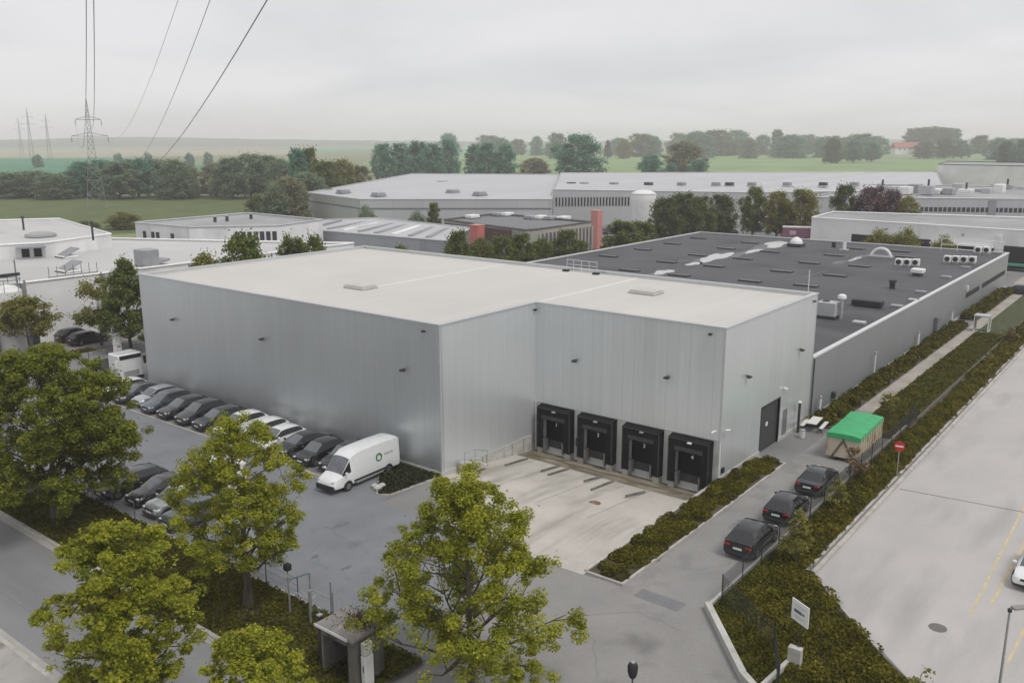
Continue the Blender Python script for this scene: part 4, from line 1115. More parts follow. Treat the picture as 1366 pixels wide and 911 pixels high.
GL = {'rear_window': [(2, 5, 9)], 'windscreen': [(6, 5, 9)],
      'side_window': [(2, 4, 5), (3, 4, 5), (4, 4, 5), (5, 4, 5), (6, 4, 5)], 'side_windows_far': [(2, 9, 10), (3, 9, 10), (4, 9, 10), (5, 9, 10), (6, 9, 10)]}
def glset(n0=14):
    return {'rear_window': [(2, 5, 9)], 'windscreen': [(6, 5, 9)], 'side_window': [(2, 4, 5), (3, 4, 5), (4, 4, 5), (5, 4, 5), (6, 4, 5)]}
def both_sides(root):
    """mirror the side window onto the other side as a part of its own"""
    for ch in list(root.children):
        if ch.name.split('.')[0] == 'side_window':
            me = ch.data.copy()
            for v_ in me.vertices: v_.co.y = -v_.co.y
            o = bpy.data.objects.new('side_window', me); link(o, root)
def lights(xr, xf, zr, zf, yr=0.64, yf=0.60):
    return [(xr + 0.05, yr, zr, 0.16, 0.34, 0.13, False), (xf - 0.16, yf, zf, 0.26, 0.26, 0.12, True)]
def mk(kind, name, label, paintm, loc, rz, group=None):
    if kind == 'suv':
        st = hatch_st(1.03, 1.06)
    elif kind == 'hatch':
        st = hatch_st(0.96, 0.97)
    elif kind == 'estate':
        st = hatch_st(1.08, 0.97)
    else:
        st = sedan_st()
    L = st[-1][0]
    f = 0.63 * L
    return vehicle(name, label, 'car', st, glset(), L, (-f, f), 0.33, paintm, lights(st[0][0], L, 0.86, 0.66), loc, rz, group, mirror=(st[7][0] - 0.25, 0.98, 1.0), plate_z=0.66, extra=both_sides)
GRP_DRIVE = 'black cars parked along the driveway fence'
A_ = G(997, 747); 
car_suv = mk('suv', 'parked_car', 'black estate car nearest the camera in the driveway line, rear plate showing', P_BLACK, (46.55, 18.55, 0.01), 0.03, GRP_DRIVE)
car_hatch = mk('hatch', 'parked_car', 'black hatchback in the middle of the three cars by the fence', P_BLACK, (52.2, 18.65, 0.01), 0.04, GRP_DRIVE)
car_sedan = mk('sedan', 'parked_car', 'dark blue-black saloon with pale rear window, closest to the green-topped container', paint('paint_midnight', (0.014, 0.017, 0.026)), (58.1, 18.75, 0.01), 0.04, GRP_DRIVE)
car_estate = mk('estate', 'parked_car', 'white car at the right edge on the concrete yard, dark grille facing the camera', P_WHITE, (52.6, 4.72, 0.01), math.pi - 0.02)
PROTO = dict(suv=car_suv, hatch=car_hatch, sedan=car_sedan, estate=car_estate)
GRP_ROW = 'cars parked nose out along the long grey wall'
ROW = [(78.3, 'hatch', P_WHITE, 'white hatchback at the far end of the wall row, beside the white lorry'),
       (75.9, 'sedan', P_DGREY, 'dark grey car squeezed between the white hatchback and the silver car'),
       (73.4, 'hatch', P_SILVER, 'silver car in the wall row, the only silver one'),
       (70.9, 'suv', P_BLUEG, 'blue-grey car immediately right of the silver car'),
       (68.3, 'estate', P_BLACK, 'black estate car third to the right of the silver one'),
       (65.7, 'suv', P_DGREY, 'charcoal car with bright bonnet just left of the yellow-green tree'),
       (63.1, 'estate', P_BLACK, 'black car half hidden behind the top of the yellow-green tree'),
       (60.3, 'suv', P_WHITE, 'white car behind the crown of the yellow-green tree, left of two'),
       (57.7, 'hatch', P_WHITE, 'white car mostly hidden behind leaves, between the other white ones'),
       (55.1, 'hatch', P_WHITE, 'white hatchback with dark rear side window right of the tree top'),
       (52.5, 'sedan', P_BLACK, 'black saloon right beside the white hatchback, behind the tree'),
       (50.0, 'hatch', P_BLACK, 'black hatchback second from the white van'),
       (47.5, 'suv', P_BLACK, 'black car with grey windscreen parked next to the white van')]
for y, k, pm, lb in ROW:
    dup(PROTO[k], (40.75 + RNG.uniform(-0.28, 0.22), y + RNG.uniform(-0.12, 0.12), 0.0), math.pi + RNG.uniform(-0.07, 0.07), lb, GRP_ROW, mats={'body': pm, 'side_mirror': pm})
# cars on the street side of the lot
GRP_FR = 'cars parked on the verge side of the lot'
dup(car_sedan, (29.3, 52.9, 0), 0.05 + math.pi, 'black saloon with shining roof between the two left trees', GRP_FR, mats={'body': P_BLACK, 'side_mirror': P_BLACK})
dup(car_hatch, (28.8, 50.3, 0), math.pi + 0.03, 'grey-roofed hatchback below the black saloon, half behind leaves', GRP_FR, mats={'body': P_SILVER, 'side_mirror': P_SILVER})
dup(car_estate, (28.6, 55.6, 0), math.pi, 'dark estate car hidden behind the big left tree', GRP_FR, mats={'body': P_DGREY, 'side_mirror': P_DGREY})
dup(car_hatch, (28.4, 47.7, 0), math.pi, 'dark hatchback hidden behind the yellow-green tree', GRP_FR, mats={'body': P_BLUEG, 'side_mirror': P_BLUEG})

# panel vans
def van_st():
    return [(-3.45, .42, .90, .8, 1.25, .96, .86, 2.45, 2.52), (-3.42, .34, .97, .8, 1.25, .99, .87, 2.52, 2.60), (-3.2, .32, .99, .8, 1.25, .99, .88, 2.58, 2.66), (-1.5, .32, 1.0, .8, 1.25, 1.0, .88, 2.62, 2.70), (0.3, .32, 1.0, .8, 1.25, 1.0, .88, 2.62, 2.70),
            (1.10, .32, 1.0, .8, 1.25, 1.0, .86, 2.56, 2.64), (1.75, .32, 1.0, .8, 1.25, .99, .80, 2.28, 2.38), (2.55, .32, .99, .75, 1.22, .95, .82, 1.32, 1.38), (3.10, .34, .97, .72, 1.05, .88, .74, 1.12, 1.18), (3.38, .38, .92, .68, .86, .82, .70, .92, .97), (3.48, .44, .84, .62, .74, .74, .64, .77, .80)]
def van_extra(root):
    both_sides(root)
    for s in (1, -1):
        mb = MB().box(-2.1, 1.5, s * 1.0 - 0.012, s * 1.0 + 0.012, 0.50, 0.66); obj('side_strip', mb, TRIM, root, local=True)
        mb = MB().box(-1.6, 1.2, s * 0.94 - 0.02, s * 0.94 + 0.02, 0.30, 0.40); obj('sill_step', mb, GALV, root, local=True)
        # emblem: green ring and small grey lettering
        ring = MB()
        pts = [(-1.15 + 0.27 * math.cos(t), s * 1.012 - s * 0.035 * 0, 1.62 + 0.27 * math.sin(t)) for t in np.linspace(0, 2 * math.pi, 21)]
        ring.tube([(p[0], s * (0.972), p[2]) for p in pts], 0.065, 6, cap=False)
        obj('emblem_ring', ring, M('emblem_green', (0.03, 0.16, 0.06), rough=0.5, var=0.1), root, local=True)
        tx = text_mesh('rect', 0.62)
        tx.v = [(-2.2 + (p[0] if s < 0 else -p[0]) * 1.0, s * (0.965 + p[2]), 1.66 + p[1]) for p in tx.v]
        obj('lettering', tx, M('lettering_grey', (0.24, 0.23, 0.27), rough=0.5, var=0.1), root, local=True)
van = vehicle('delivery_van', 'white long-wheelbase delivery van with green ring emblem and black bumper', 'van', van_st(),
              {'windscreen': [(6, 5, 9)], 'side_window': [(6, 4, 5)]}, 3.48, (-2.15, 2.1), 0.36, P_WHITE,
              [(-3.43, 0.86, 1.2, 0.06, 0.10, 0.5, False), (3.30, 0.70, 0.92, 0.22, 0.26, 0.2, True)], (39.55, 44.75, 0), math.pi + 0.05, None, trackw=0.90,
              mirror=(2.35, 1.14, 1.45), plate_z=0.6, extra=van_extra)
van.scale = (0.94, 0.94, 0.94)
for ch in van.children:
    if ch.name.split('.')[0] == 'front_bumper':
        ch.data = ch.data.copy(); 
        for v_ in ch.data.vertices:
            v_.co.z = 0.30 + (v_.co.z - 0.24) * 2.6; v_.co.y *= 1.22; v_.co.x += 0.02
van2 = dup(van, (32.6, 51.6, 0), math.pi / 2 + 0.04, 'white van parked lengthways behind the yellow-green tree', GRP_FR, scale=(0.8, 0.95, 0.85))
for ch in list(van2.children):
    if ch.name.split('.')[0] in ('emblem_ring', 'lettering'): bpy.data.objects.remove(ch)
van2.location = (32.4, 51.8, 0)

# white lorry at the far corner, cab towards the camera
lo = thing('lorry', 'white lorry facing the camera at the far left corner of the warehouse', 'lorry', (43.15, 82.9, 0))
cb_ = MB().bevbox(-1.25, 1.25, -1.3, 0.7, 0.55, 2.95, 0.12); obj('cab', cb_, P_WHITE, lo, local=True)
obj('windscreen', MB().box(-1.12, 1.12, -1.325, -1.29, 2.45, 2.85), CGLASS, lo, local=True)
obj('front_bumper', MB().bevbox(-1.25, 1.25, -1.38, -1.1, 0.3, 0.62, 0.04), TRIM, lo, local=True)
obj('flatbed', MB().bevbox(-1.2, 1.2, 0.9, 5.5, 0.9, 1.25, 0.04), TRIM, lo, local=True)
obj('chassis', MB().box(-0.5, 0.5, -1.0, 5.4, 0.5, 0.88), TRIM, lo, local=True)
for s in (-1, 1):
    obj('side_mirror', MB().bevbox(s * 1.48 - 0.13, s * 1.48 + 0.13, -1.35, -1.2, 1.7, 2.5, 0.03), BLACK if s > 0 else WHITEP, lo, local=True)
    obj('headlight', MB().bevbox(s * 0.95 - 0.2, s * 0.95 + 0.2, -1.4, -1.36, 0.65, 0.85, 0.015), LAMPC, lo, local=True)
    for y in (-0.2, 4.2): obj('wheel', MB().disc((s * 1.05, y, 0.48), 0.48, 'x', 18, 0.32), TYRE, lo, local=True)
obj('grille', MB().box(-0.8, 0.8, -1.32, -1.30, 0.75, 1.25), M('grille_grey', (0.3, 0.3, 0.3)), lo, local=True)

# ------------------------------------------------------------------ container, picnic table, posts, signs
ct = thing('waste_container', 'beige roll-off container covered by a bright green tarpaulin', 'container', (67.2, 19.1, 0.01), 0.03)
BEIGE = M('beige_steel', (0.54, 0.475, 0.37), rough=0.7, var=0.15, scale=0.9, stain=((0.24, 0.15, 0.09), 1.1, 0.56, 0.7, (1, 1, 0.5)))
b_ = MB().box(-3.1, 3.1, -1.17, 1.17, 0.28, 2.05)
obj('body', b_, BEIGE, ct, local=True)
for s in (-1, 1):
    for i in range(10):
        x = -2.95 + i * 0.655; obj('rib', MB().box(x - 0.05, x + 0.05, s * 1.17 + (0 if s > 0 else -0.09), s * 1.17 + (0.09 if s > 0 else 0), 0.28, 2.0), BEIGE, ct, local=True)
fr = MB(); fr.tube([(-3.16, 0.75, 0.3), (-3.16, 0.05, 1.55)], 0.07, 6); fr.tube([(-3.16, -0.75, 0.3), (-3.16, -0.05, 1.55)], 0.07, 6); fr.tube([(-3.16, -0.12, 1.55), (-3.16, 0.12, 1.55)], 0.07, 6)
fr.tube([(-3.16, 0, 1.55), (-3.2, 0, 1.85)], 0.06, 6)
obj('hook_frame', fr, M('rusty_frame', (0.12, 0.085, 0.055), rough=0.8, var=0.4, scale=3), ct, local=True)
for s in (-1, 1): obj('skid_rail', MB().box(-3.1, 3.1, s * 0.55 - 0.08, s * 0.55 + 0.08, 0.0, 0.277), DARK, ct, local=True)
tb = MB()
nx = 13
v = []; rng = np.random.RandomState(3)
for i in range(nx):
    x = -3.2 + 6.4 * i / (nx - 1)
    for (y, z) in ((-1.24, 1.72), (-1.24, 2.08), (-0.6, 2.15), (0, 2.17), (0.6, 2.15), (1.24, 2.08), (1.24, 1.72)):
        v.append((x, y + rng.normal() * 0.012, z + rng.normal() * 0.018))
tb.add(v, [(i * 7 + k, (i + 1) * 7 + k, (i + 1) * 7 + k + 1, i * 7 + k + 1) for i in range(nx - 1) for k in range(6)])
tb.add([v[i] for i in range(7)], [tuple(range(6, -1, -1))]); tb.add([v[(nx - 1) * 7 + i] for i in range(7)], [tuple(range(7))])
obj('tarpaulin', tb, M('green_tarpaulin', (0.035, 0.36, 0.135), rough=0.55, var=0.1, scale=1.2, bump=0.3, bscale=3), ct, local=True)

pt = thing('picnic_table', 'picnic table with pale top and benches on the asphalt by the grey wall', 'picnic table', (*G(1086, 572)[:2], 0.01), 0.1)
WOODP = M('pale_boards', (0.62, 0.61, 0.58), rough=0.7, var=0.1, scale=3, stretch=(1, 6, 1))
obj('tabletop', MB().bevbox(-1.1, 1.1, -0.4, 0.4, 0.7, 0.76, 0.015), WOODP, pt, local=True)
for s in (-1, 1):
    obj('bench', MB().bevbox(-1.1, 1.1, s * 0.75 - 0.16, s * 0.75 + 0.16, 0.42, 0.47, 0.012), WOODP, pt, local=True)
    l = MB().tube([(s * 0.8, -0.85, 0.0), (s * 0.8, -0.25, 0.7)], 0.04, 5); obj('leg', l, BLACK, pt, local=True)
    l = MB().tube([(s * 0.8, 0.85, 0.0), (s * 0.8, 0.25, 0.7)], 0.04, 5); obj('leg', l, BLACK, pt, local=True)
    l = MB().box(s * 0.8 - 0.03, s * 0.8 + 0.03, -0.88, 0.88, 0.34, 0.418); obj('crossbar', l, BLACK, pt, local=True)
c = G(1058, 575)
pm = MB().tube([(c[0], 24.1, 0.0), (c[0], 24.1, 2.5)], 0.11, 10); 
po = thing('access_post', 'dark post with pale cap beside the warehouse door', 'post', (c[0], 24.1, 0))
obj('column', pm, DARK, po); obj('cap', MB().lathe((c[0], 24.1, 2.5), [(0.16, 0), (0.16, 0.1), (0.04, 0.16)], 10), WHITEP, po)
c = G(1061, 582)
bn = thing('waste_bin', 'small white bin standing by the dark post at the warehouse wall', 'bin', (c[0], 23.3, 0.01))
obj('bin_body', MB().lathe((c[0], 23.3, 0.01), [(0.2, 0), (0.24, 0.6), (0.26, 0.62)], 12), WHITEP, bn); obj('lid', MB().lathe((c[0], 23.3, 0.63), [(0.27, 0), (0.24, 0.08), (0.05, 0.14)], 12), GALV, bn)
# tall white marker posts in the hedge
GP = 'white posts along the low grey wall'
for i, (px, pyb, pyt) in enumerate(((1093, 552, 529), (1165.5, 503, 471), (1224.5, 460, 443), (1269, 431, 415))):
    b0 = WY(px, pyb, 24.15); t0 = WY(px, pyt, 24.15)
    x = b0[0]; hh = t0[2]
    r_ = thing('marker_post', '%s of the white posts along the low grey wall, counted from the container' % NTH[i], 'post', (x, 24.15, 0), group=GP)
    obj('post', MB().tube([(x, 24.15, -0.1), (x, 24.15, hh - 0.25)], 0.11 if i != 1 else 0.07, 8), WHITEP, r_)
    obj('cap', MB().lathe((x, 24.15, hh - 0.25), [(0.13, 0), (0.13, 0.2), (0.03, 0.26)], 10), GALV, r_)
# cube frame shelter on the path edge
c = G(1309, 442)
sh = thing('smoking_shelter', 'small glazed cube shelter with white frame beside the path', 'shelter', (c[0], c[1], 0.02))
fb = MB(); s2 = 0.8
for x in (-s2, s2):
    for y in (-s2, s2): fb.tube([(c[0] + x, c[1] + y, 0.02), (c[0] + x, c[1] + y, 2.0)], 0.05, 4)
for z in (0.1, 2.0):
    fb.tube([(c[0] - s2, c[1] - s2, z), (c[0] + s2, c[1] - s2, z), (c[0] + s2, c[1] + s2, z), (c[0] - s2, c[1] + s2, z), (c[0] - s2, c[1] - s2, z)], 0.05, 4)
obj('frame', fb, WHITEP, sh); obj('roof', MB().box(c[0] - 0.88, c[0] + 0.88, c[1] - 0.88, c[1] + 0.88, 2.055, 2.11), LGREY, sh)
for s in (-1, 1): obj('pane', MB().box(c[0] - 0.72, c[0] + 0.72, c[1] + s * 0.8 - 0.01, c[1] + s * 0.8 + 0.01, 0.2, 1.92), M('frosted_pane', (0.35, 0.36, 0.36), rough=0.15), sh)
# no-entry sign
t_ = WY(1200, 595, 14.9); g0 = t_[:2]
ns = thing('no_entry_sign', 'round red no-entry sign with white bar on the planted bank', 'sign', (g0[0], g0[1], 0))
obj('post', MB().tube([(g0[0] + 0.04, g0[1], 0), (g0[0] + 0.04, g0[1], t_[2] + 0.3)], 0.03, 8), GALV, ns)
d_ = np.array([-g0[0], -g0[1]]); d_ /= np.linalg.norm(d_); th = math.atan2(d_[1], d_[0])
def facing(pts, c, th):      # local (u, v, depth towards viewer) -> world
    r = []
    for u, v_, w_ in pts: r.append((c[0] + math.cos(th) * w_ - math.sin(th) * u, c[1] + math.sin(th) * w_ + math.cos(th) * u, c[2] + v_))
    return r
th = math.pi + 0.15
dk = MB().add(facing([(0.36 * math.cos(a), 0.36 * math.sin(a), q) for q in (0.0, 0.02) for a in np.linspace(0, 2 * math.pi, 25)[:-1]], t_, th),
              [tuple(range(24, 48))] + [tuple(range(23, -1, -1))] + [(i, (i + 1) % 24, 24 + (i + 1) % 24, 24 + i) for i in range(24)])
obj('disc', dk, M('sign_red', (0.55, 0.02, 0.02), rough=0.4, var=0.05), ns)
obj('bar', MB().add(facing([(-0.26, -0.06, 0.026), (0.26, -0.06, 0.026), (0.26, 0.06, 0.026), (-0.26, 0.06, 0.026)], t_, th), [(0, 1, 2, 3)]), WHITEP, ns)
# white board on a post above the bank
pb_ = G(1063, 893); g0 = pb_[:2]
top = 3.3
sg = thing('sign_board', 'tilted-looking white board with a dark word on a thin post above the bank', 'sign', (g0[0], g0[1], 0))
obj('post', MB().tube([(g0[0], g0[1], 0), (g0[0], g0[1], top - 0.1)], 0.035, 8), DARK, sg)
th = 2.62
cS = np.array([g0[0], g0[1], top - 0.45])
def board(u0, u1, v0, v1, w0, w1):
    p = facing([(u, v_, q) for q in (w0, w1) for u, v_ in ((u0, v0), (u1, v0), (u1, v1), (u0, v1))], cS, th)
    return MB().add(p, [(3, 2, 1, 0), (4, 5, 6, 7), (0, 1, 5, 4), (1, 2, 6, 5), (2, 3, 7, 6), (3, 0, 4, 7)])
obj('panel', board(-0.55, 0.55, -0.5, 0.5, 0.04, 0.08), WHITEP, sg)
INK = M('sign_ink', (0.10, 0.10, 0.13), rough=0.6, var=0.2); INKL = M('sign_ink_pale', (0.45, 0.45, 0.48), rough=0.6, var=0.1)
obj('main_word', board(-0.38, 0.12, -0.08, 0.07, 0.081, 0.084), INK, sg)
obj('main_word', board(0.15, 0.30, -0.05, 0.05, 0.081, 0.084), INK, sg)
for u0, u1, v0 in ((-0.4, 0.35, 0.27), (-0.4, 0.25, 0.18), (-0.35, 0.38, -0.24), (-0.35, 0.2, -0.33)): obj('text_line', board(u0, u1, v0, v0 + 0.035, 0.081, 0.084), INKL, sg)
# concrete pillar and low wall by the bank
c = G(1059, 893)
single('concrete_pillar', MB().bevbox(c[0] - 0.16, c[0] + 0.16, c[1] - 0.3, c[1] + 0.3, -0.2, 1.15, 0.02), PLINTH, 'short pale concrete pillar under the white board', 'pillar', loc=(c[0], c[1], 0))
a = G(1052, 890); b_ = G(1020, 920); d = (b_ - a)[:2]; n_ = np.array([-d[1], d[0]]); n_ = n_ / np.linalg.norm(n_) * 0.09
single('low_wall', MB().prism([tuple(a[:2] + n_), tuple(a[:2] - n_), tuple(b_[:2] - n_ + d), tuple(b_[:2] + n_ + d)], -0.2, 0.45), PLINTH, 'narrow low concrete wall running down from the pillar', 'wall', loc=(a[0], a[1], 0))
# yard lamp
t_ = G(1325, 975)
hL = 5.45
yl = thing('yard_lamp', 'slim grey lamp post with a flat head on the concrete yard', 'street lamp', (t_[0], t_[1], 0))
obj('pole', MB().tube([(t_[0], t_[1], 0), (t_[0], t_[1], hL - 0.05)], [0.07, 0.04], 10), GALV, yl)
obj('bracket', MB().lathe((t_[0], t_[1], hL - 0.1), [(0.08, 0), (0.09, 0.12), (0.03, 0.16)], 10), DARK, yl)
u = np.array([0.75, -0.66, 0]); n_ = np.array([0.66, 0.75, 0])
def slab(c0, c1, wd, z0, z1):
    return MB().prism([tuple((c0 + n_ * wd)[:2]), tuple((c0 - n_ * wd)[:2]), tuple((c1 - n_ * wd)[:2]), tuple((c1 + n_ * wd)[:2])], z0, z1)
p0 = np.array([t_[0], t_[1], 0])
obj('lamp_head', slab(p0 + u * 0.12, p0 + u * 0.72, 0.13, hL + 0.0, hL + 0.08), M('lamp_grey', (0.25, 0.25, 0.24), var=0.1), yl)
# black-headed post at the bottom, camera post by the gate
c = G(841, 985)
po = thing('access_reader_post', 'thin post with a black rounded head at the bottom edge of the driveway', 'post', (c[0], c[1], 0))
obj('pole', MB().tube([(c[0], c[1], 0), (c[0], c[1], 2.75)], 0.03, 8), DARK, po)
obj('head', MB().lathe((c[0], c[1], 2.72), [(0.07, 0), (0.15, 0.1), (0.2, 0.3), (0.21, 0.55), (0.16, 0.66), (0.05, 0.69)], 14), BLACK, po, smooth=True)
obj('cap', MB().lathe((c[0], c[1], 3.41), [(0.09, 0), (0.09, 0.05), (0.02, 0.07)], 10), GALV, po)

# ------------------------------------------------------------------ street-side gate, fence and kiosk
TEAL = M('teal_steel', (0.10, 0.17, 0.17), rough=0.5, metal=0.3, var=0.15, scale=2)
gx, gy = 24.75, 33.6
tg = thing('turnstile_gate', 'grey-blue pedestrian gate with turnstile arms beside the lot fence', 'gate', (gx, gy, 0.1))
for x, y in ((gx, gy), (gx + 1.25, gy - 0.1), (gx, gy - 1.6), (gx + 1.25, gy - 1.7)):
    obj('post', MB().tube([(x, y, 0), (x, y, 2.25 if x < gx + .1 and y > gy - 1 else 2.0)], 0.05, 6), GALV, tg)
tb = MB(); tb.tube([(gx, gy, 2.05), (gx + 1.25, gy - 0.1, 1.95)], 0.04, 6); obj('top_bar', tb, TEAL, tg)
obj('floor_plate', MB().box(gx - 0.05, gx + 1.3, gy - 1.75, gy + 0.05, 0.05, 0.14), TEAL, tg)
for k in range(4):
    a = k * 0.55 + 0.4
    obj('turnstile_arm', MB().tube([(gx + 0.65, gy - 0.85, 0.95), (gx + 0.65 + 0.8 * math.cos(a), gy - 0.85 + 0.8 * math.sin(a), 0.95 + 0.12 * k)], 0.025, 6), GALV, tg)
obj('turnstile_column', MB().tube([(gx + 0.65, gy - 0.85, 0.1), (gx + 0.65, gy - 0.85, 1.5)], 0.06, 8), GALV, tg)
obj('rail', MB().tube([(gx + 1.25, gy - 0.1, 1.05), (gx + 1.25, gy - 1.7, 1.05)], 0.03, 6), GALV, tg)
cpz = 2.3
cm = thing('camera_box', 'black camera box on top of the pedestrian gate post', 'camera', (gx, gy, cpz + 0.05))
obj('housing', MB().bevbox(gx - 0.16, gx + 0.16, gy - 0.16, gy + 0.16, cpz + 0.28, cpz + 0.62, 0.03), BLACK, cm)
obj('stem', MB().tube([(gx, gy, cpz + 0.05), (gx, gy, cpz + 0.28)], 0.03, 6), GALV, cm)
WIRE = M('fence_wire', (0.10, 0.105, 0.10), rough=0.6, metal=0.3, var=0.15, scale=2)
def mesh_fence(label, pts, h, step=2.4, wires=6, vert=0.0, group=None, mat=WIRE, z0=0.05, wr=0.008):
    root = thing('wire_fence', label, 'fence', (*pts[0], 0), group=group)
    for a, b_ in zip(pts[:-1], pts[1:]):
        a = np.array(a); b_ = np.array(b_); L = np.linalg.norm(b_ - a); n = max(1, int(round(L / step)))
        for i in range(n + 1):
            p = a + (b_ - a) * i / n
            obj('post', MB().tube([(p[0], p[1], 0), (p[0], p[1], h + 0.08)], 0.03, 6), mat, root)
        for i in range(n):
            p, q = a + (b_ - a) * i / n, a + (b_ - a) * (i + 1) / n
            m = MB()
            for k in range(wires):
                z = z0 + (h - z0) * k / (wires - 1); m.tube([(p[0], p[1], z), (q[0], q[1], z)], wr, 3, cap=False)
            if vert:
                nn = int(L / n / vert)
                for k in range(1, nn):
                    r = p + (q - p) * k / nn; m.tube([(r[0], r[1], z0), (r[0], r[1], h)], wr * 0.7, 3, cap=False)
            obj('mesh_panel', m, mat, root)
    return root
mesh_fence('thin wire fence along the lot kerb left of the pedestrian gate', [(25.75, 34.2), (25.75, 58.0)], 1.5, 2.6, 5, 0.0, mat=WIRE)
mesh_fence('thin grey railing between pedestrian gate and kiosk', [(26.1, 31.9), (25.6, 28.6)], 1.3, 1.7, 4, 0.3, mat=GALV)
DKW = M('dark_green_wire', (0.020, 0.026, 0.022), rough=0.6, var=0.15, scale=2)
mesh_fence('dark mesh fence along the driveway edge of the planted bank', [(39.6, 17.2), (78.0, 17.2)], 1.45, 2.5, 9, 0.12, mat=DKW, wr=0.012)
mesh_fence('dark mesh fence across the near corner of the bank, below the white board', [(39.6, 17.2), (36.6, 13.2), (33.6, 11.8)], 1.45, 2.3, 9, 0.12, mat=DKW, wr=0.012)
mesh_fence('black gate fence across the far end of the lot', [(43.2, 90.2), (50.6, 90.2)], 2.0, 3.7, 4, 0.5, mat=DKW, wr=0.015)

kx0, kx1, ky0, ky1 = 22.55, 24.25, 26.3, 28.5
kz = 2.45
ks = thing('kiosk', 'small grey concrete hut with open doorway and leaf litter on its flat roof', 'hut', (kx0, ky0, 0))
KC = M('kiosk_concrete', (0.16, 0.15, 0.13), rough=0.9, var=0.2, scale=1.2, stain=((0.07, 0.065, 0.055), 1.0, 0.5, 0.7, (1, 1, 0.4)))
obj('wall', MB().box(kx0, kx1, ky0, ky0 + 0.14, 0, kz), KC, ks)
obj('wall', MB().box(kx0, kx1, ky1 - 0.14, ky1, 0, kz - 0.001), KC, ks)
obj('wall', MB().box(kx1 - 0.14, kx1, ky0 + 0.14, ky1 - 0.14, 0, kz - 0.002), KC, ks)
obj('wall', MB().box(kx0 + 0.002, kx0 + 0.14, ky0 + 0.14, ky0 + 0.45, 0, kz - 0.003), KC, ks)
obj('lintel', MB().box(kx0 - 0.05, kx0 + 0.14, ky0 + 0.45, ky1 - 0.14, 2.1, kz - 0.002), KC, ks)
obj('floor', MB().box(kx0 - 0.4, kx1 - 0.14, ky0 + 0.14, ky1 - 0.14, 0.0, 0.12), KC, ks)
obj('roof', MB().bevbox(kx0 - 0.2, kx1 + 0.12, ky0 - 0.12, ky1 + 0.15, kz + 0.002, kz + 0.14, 0.03), M('hut_roof', (0.23, 0.215, 0.20), rough=0.9, var=0.25, scale=1.5), ks)
obj('fascia', MB().box(kx0 - 0.235, kx0 - 0.202, ky0 + 0.2, ky1 + 0.15, kz + 0.02, kz + 0.15), WHITEP, ks)
n = 900
p = np.c_[RNG.normal(23.7, 0.42, n), RNG.normal(27.1, 0.5, n), RNG.uniform(kz + 0.14, kz + 0.34, n)]
p[:, 0] = np.clip(p[:, 0], kx0, kx1 + 0.1); p[:, 1] = np.clip(p[:, 1], ky0 - 0.1, ky1 + 0.1)
lt = quads_obj('leaf_litter', p, RNG.normal(size=(n, 3)) + [0, 0, 0.4], RNG.uniform(0.06, 0.2, n), RNG.rand(n), leafmat('dead_leaves', [(0.03, 0.018, 0.012), (0.07, 0.04, 0.025), (0.14, 0.09, 0.05)], 0.1), None, aspect=0.3)
lt['kind'] = 'stuff'; lt['label'] = 'brown twigs and dead leaves lying on the hut roof'; lt['category'] = 'leaf litter'
mc = thing('meter_cabinet', 'narrow white cabinet standing against the right side of the hut', 'cabinet', (23.0, 26.1, 0))
obj('cabinet_body', MB().bevbox(22.75, 23.25, 25.88, 26.16, 0.05, 1.75, 0.02), WHITEP, mc)
obj('upper_cabinet', MB().bevbox(22.77, 23.23, 25.9, 26.16, 1.78, 2.35, 0.02), M('cabinet_pale', (0.6, 0.59, 0.54), var=0.1), mc)
obj('handle', MB().box(22.735, 22.749, 25.98, 26.03, 1.0, 1.3), DARK, mc)
dp = thing('dark_post', 'dark square post at the left corner of the hut', 'post', (22.9, 28.95, 0)); obj('shaft', MB().box(22.82, 22.98, 28.87, 29.03, 0, 2.6), DARK, dp); obj('cap', MB().box(22.79, 23.01, 28.84, 29.06, 2.602, 2.66), GALV, dp)
bx = G(508, 668)
rk = MB(); 
for (ox, oy, s) in ((0, 0, 0.3), (0.5, 0.1, 0.25), (0.15, 0.5, 0.22)):
    rk = MB().lathe((39.0 + ox, 42.3 + oy, 0.05), [(s, 0), (s * 1.1, s * 0.5), (s * 0.7, s * 0.9), (s * 0.2, s)], 7)
    single('rock', rk, PLINTH, {0.3: 'largest pale rock on the lawn corner beside the van', 0.25: 'pale rock right of the largest rock by the van', 0.22: 'smallest pale rock behind the others by the van'}[s], 'rock', loc=(39.0 + ox, 42.3 + oy, 0.05), group='rocks on the lawn corner')
# wheel guides of the docks: dark rubber-marked steel guide bars on the ramp
GG = 'wheel guide rails on the loading ramp'
gl = [((741, 621), (721, 634)), ((755, 625), (733, 637)), ((797, 636), (778, 648)), ((815, 642), (791, 655)), ((853, 655), (837, 672)), ((702, 612), (676, 622)), ((735, 617), (729, 622))]
def ramp_hit(px, py):
    p = G(px, py, 0)
    for _ in range(12): p = G(px, py, rampz(p[0]))
    return p
for i, (a, b_) in enumerate(gl[:6]):
    p, q = ramp_hit(*a), ramp_hit(*b_)
    y = (p[1] + q[1]) / 2
    mb = MB(); mb.tube([(p[0], y, rampz(p[0]) + 0.10), (p[0] + (q[0] - p[0]) * [0.8, 0.9, 0.75, 1.0, 0.7, 1.0][i], y + [0, .05, .1, -.04, .25, 0][i], rampz(q[0]) + 0.09)], 0.075, 8)
    single('wheel_guide', mb, M('guide_steel', (0.15, 0.14, 0.125), rough=0.7, var=0.5, scale=1.5), '%s of the dark wheel guides on the loading ramp' % ['second from the left', 'third from the left', 'fourth from the left', 'fifth from the left', 'rightmost', 'leftmost'][i] , 'wheel guide', loc=(p[0], y, 0), group=GG)
md = ramp_hit(793, 671)
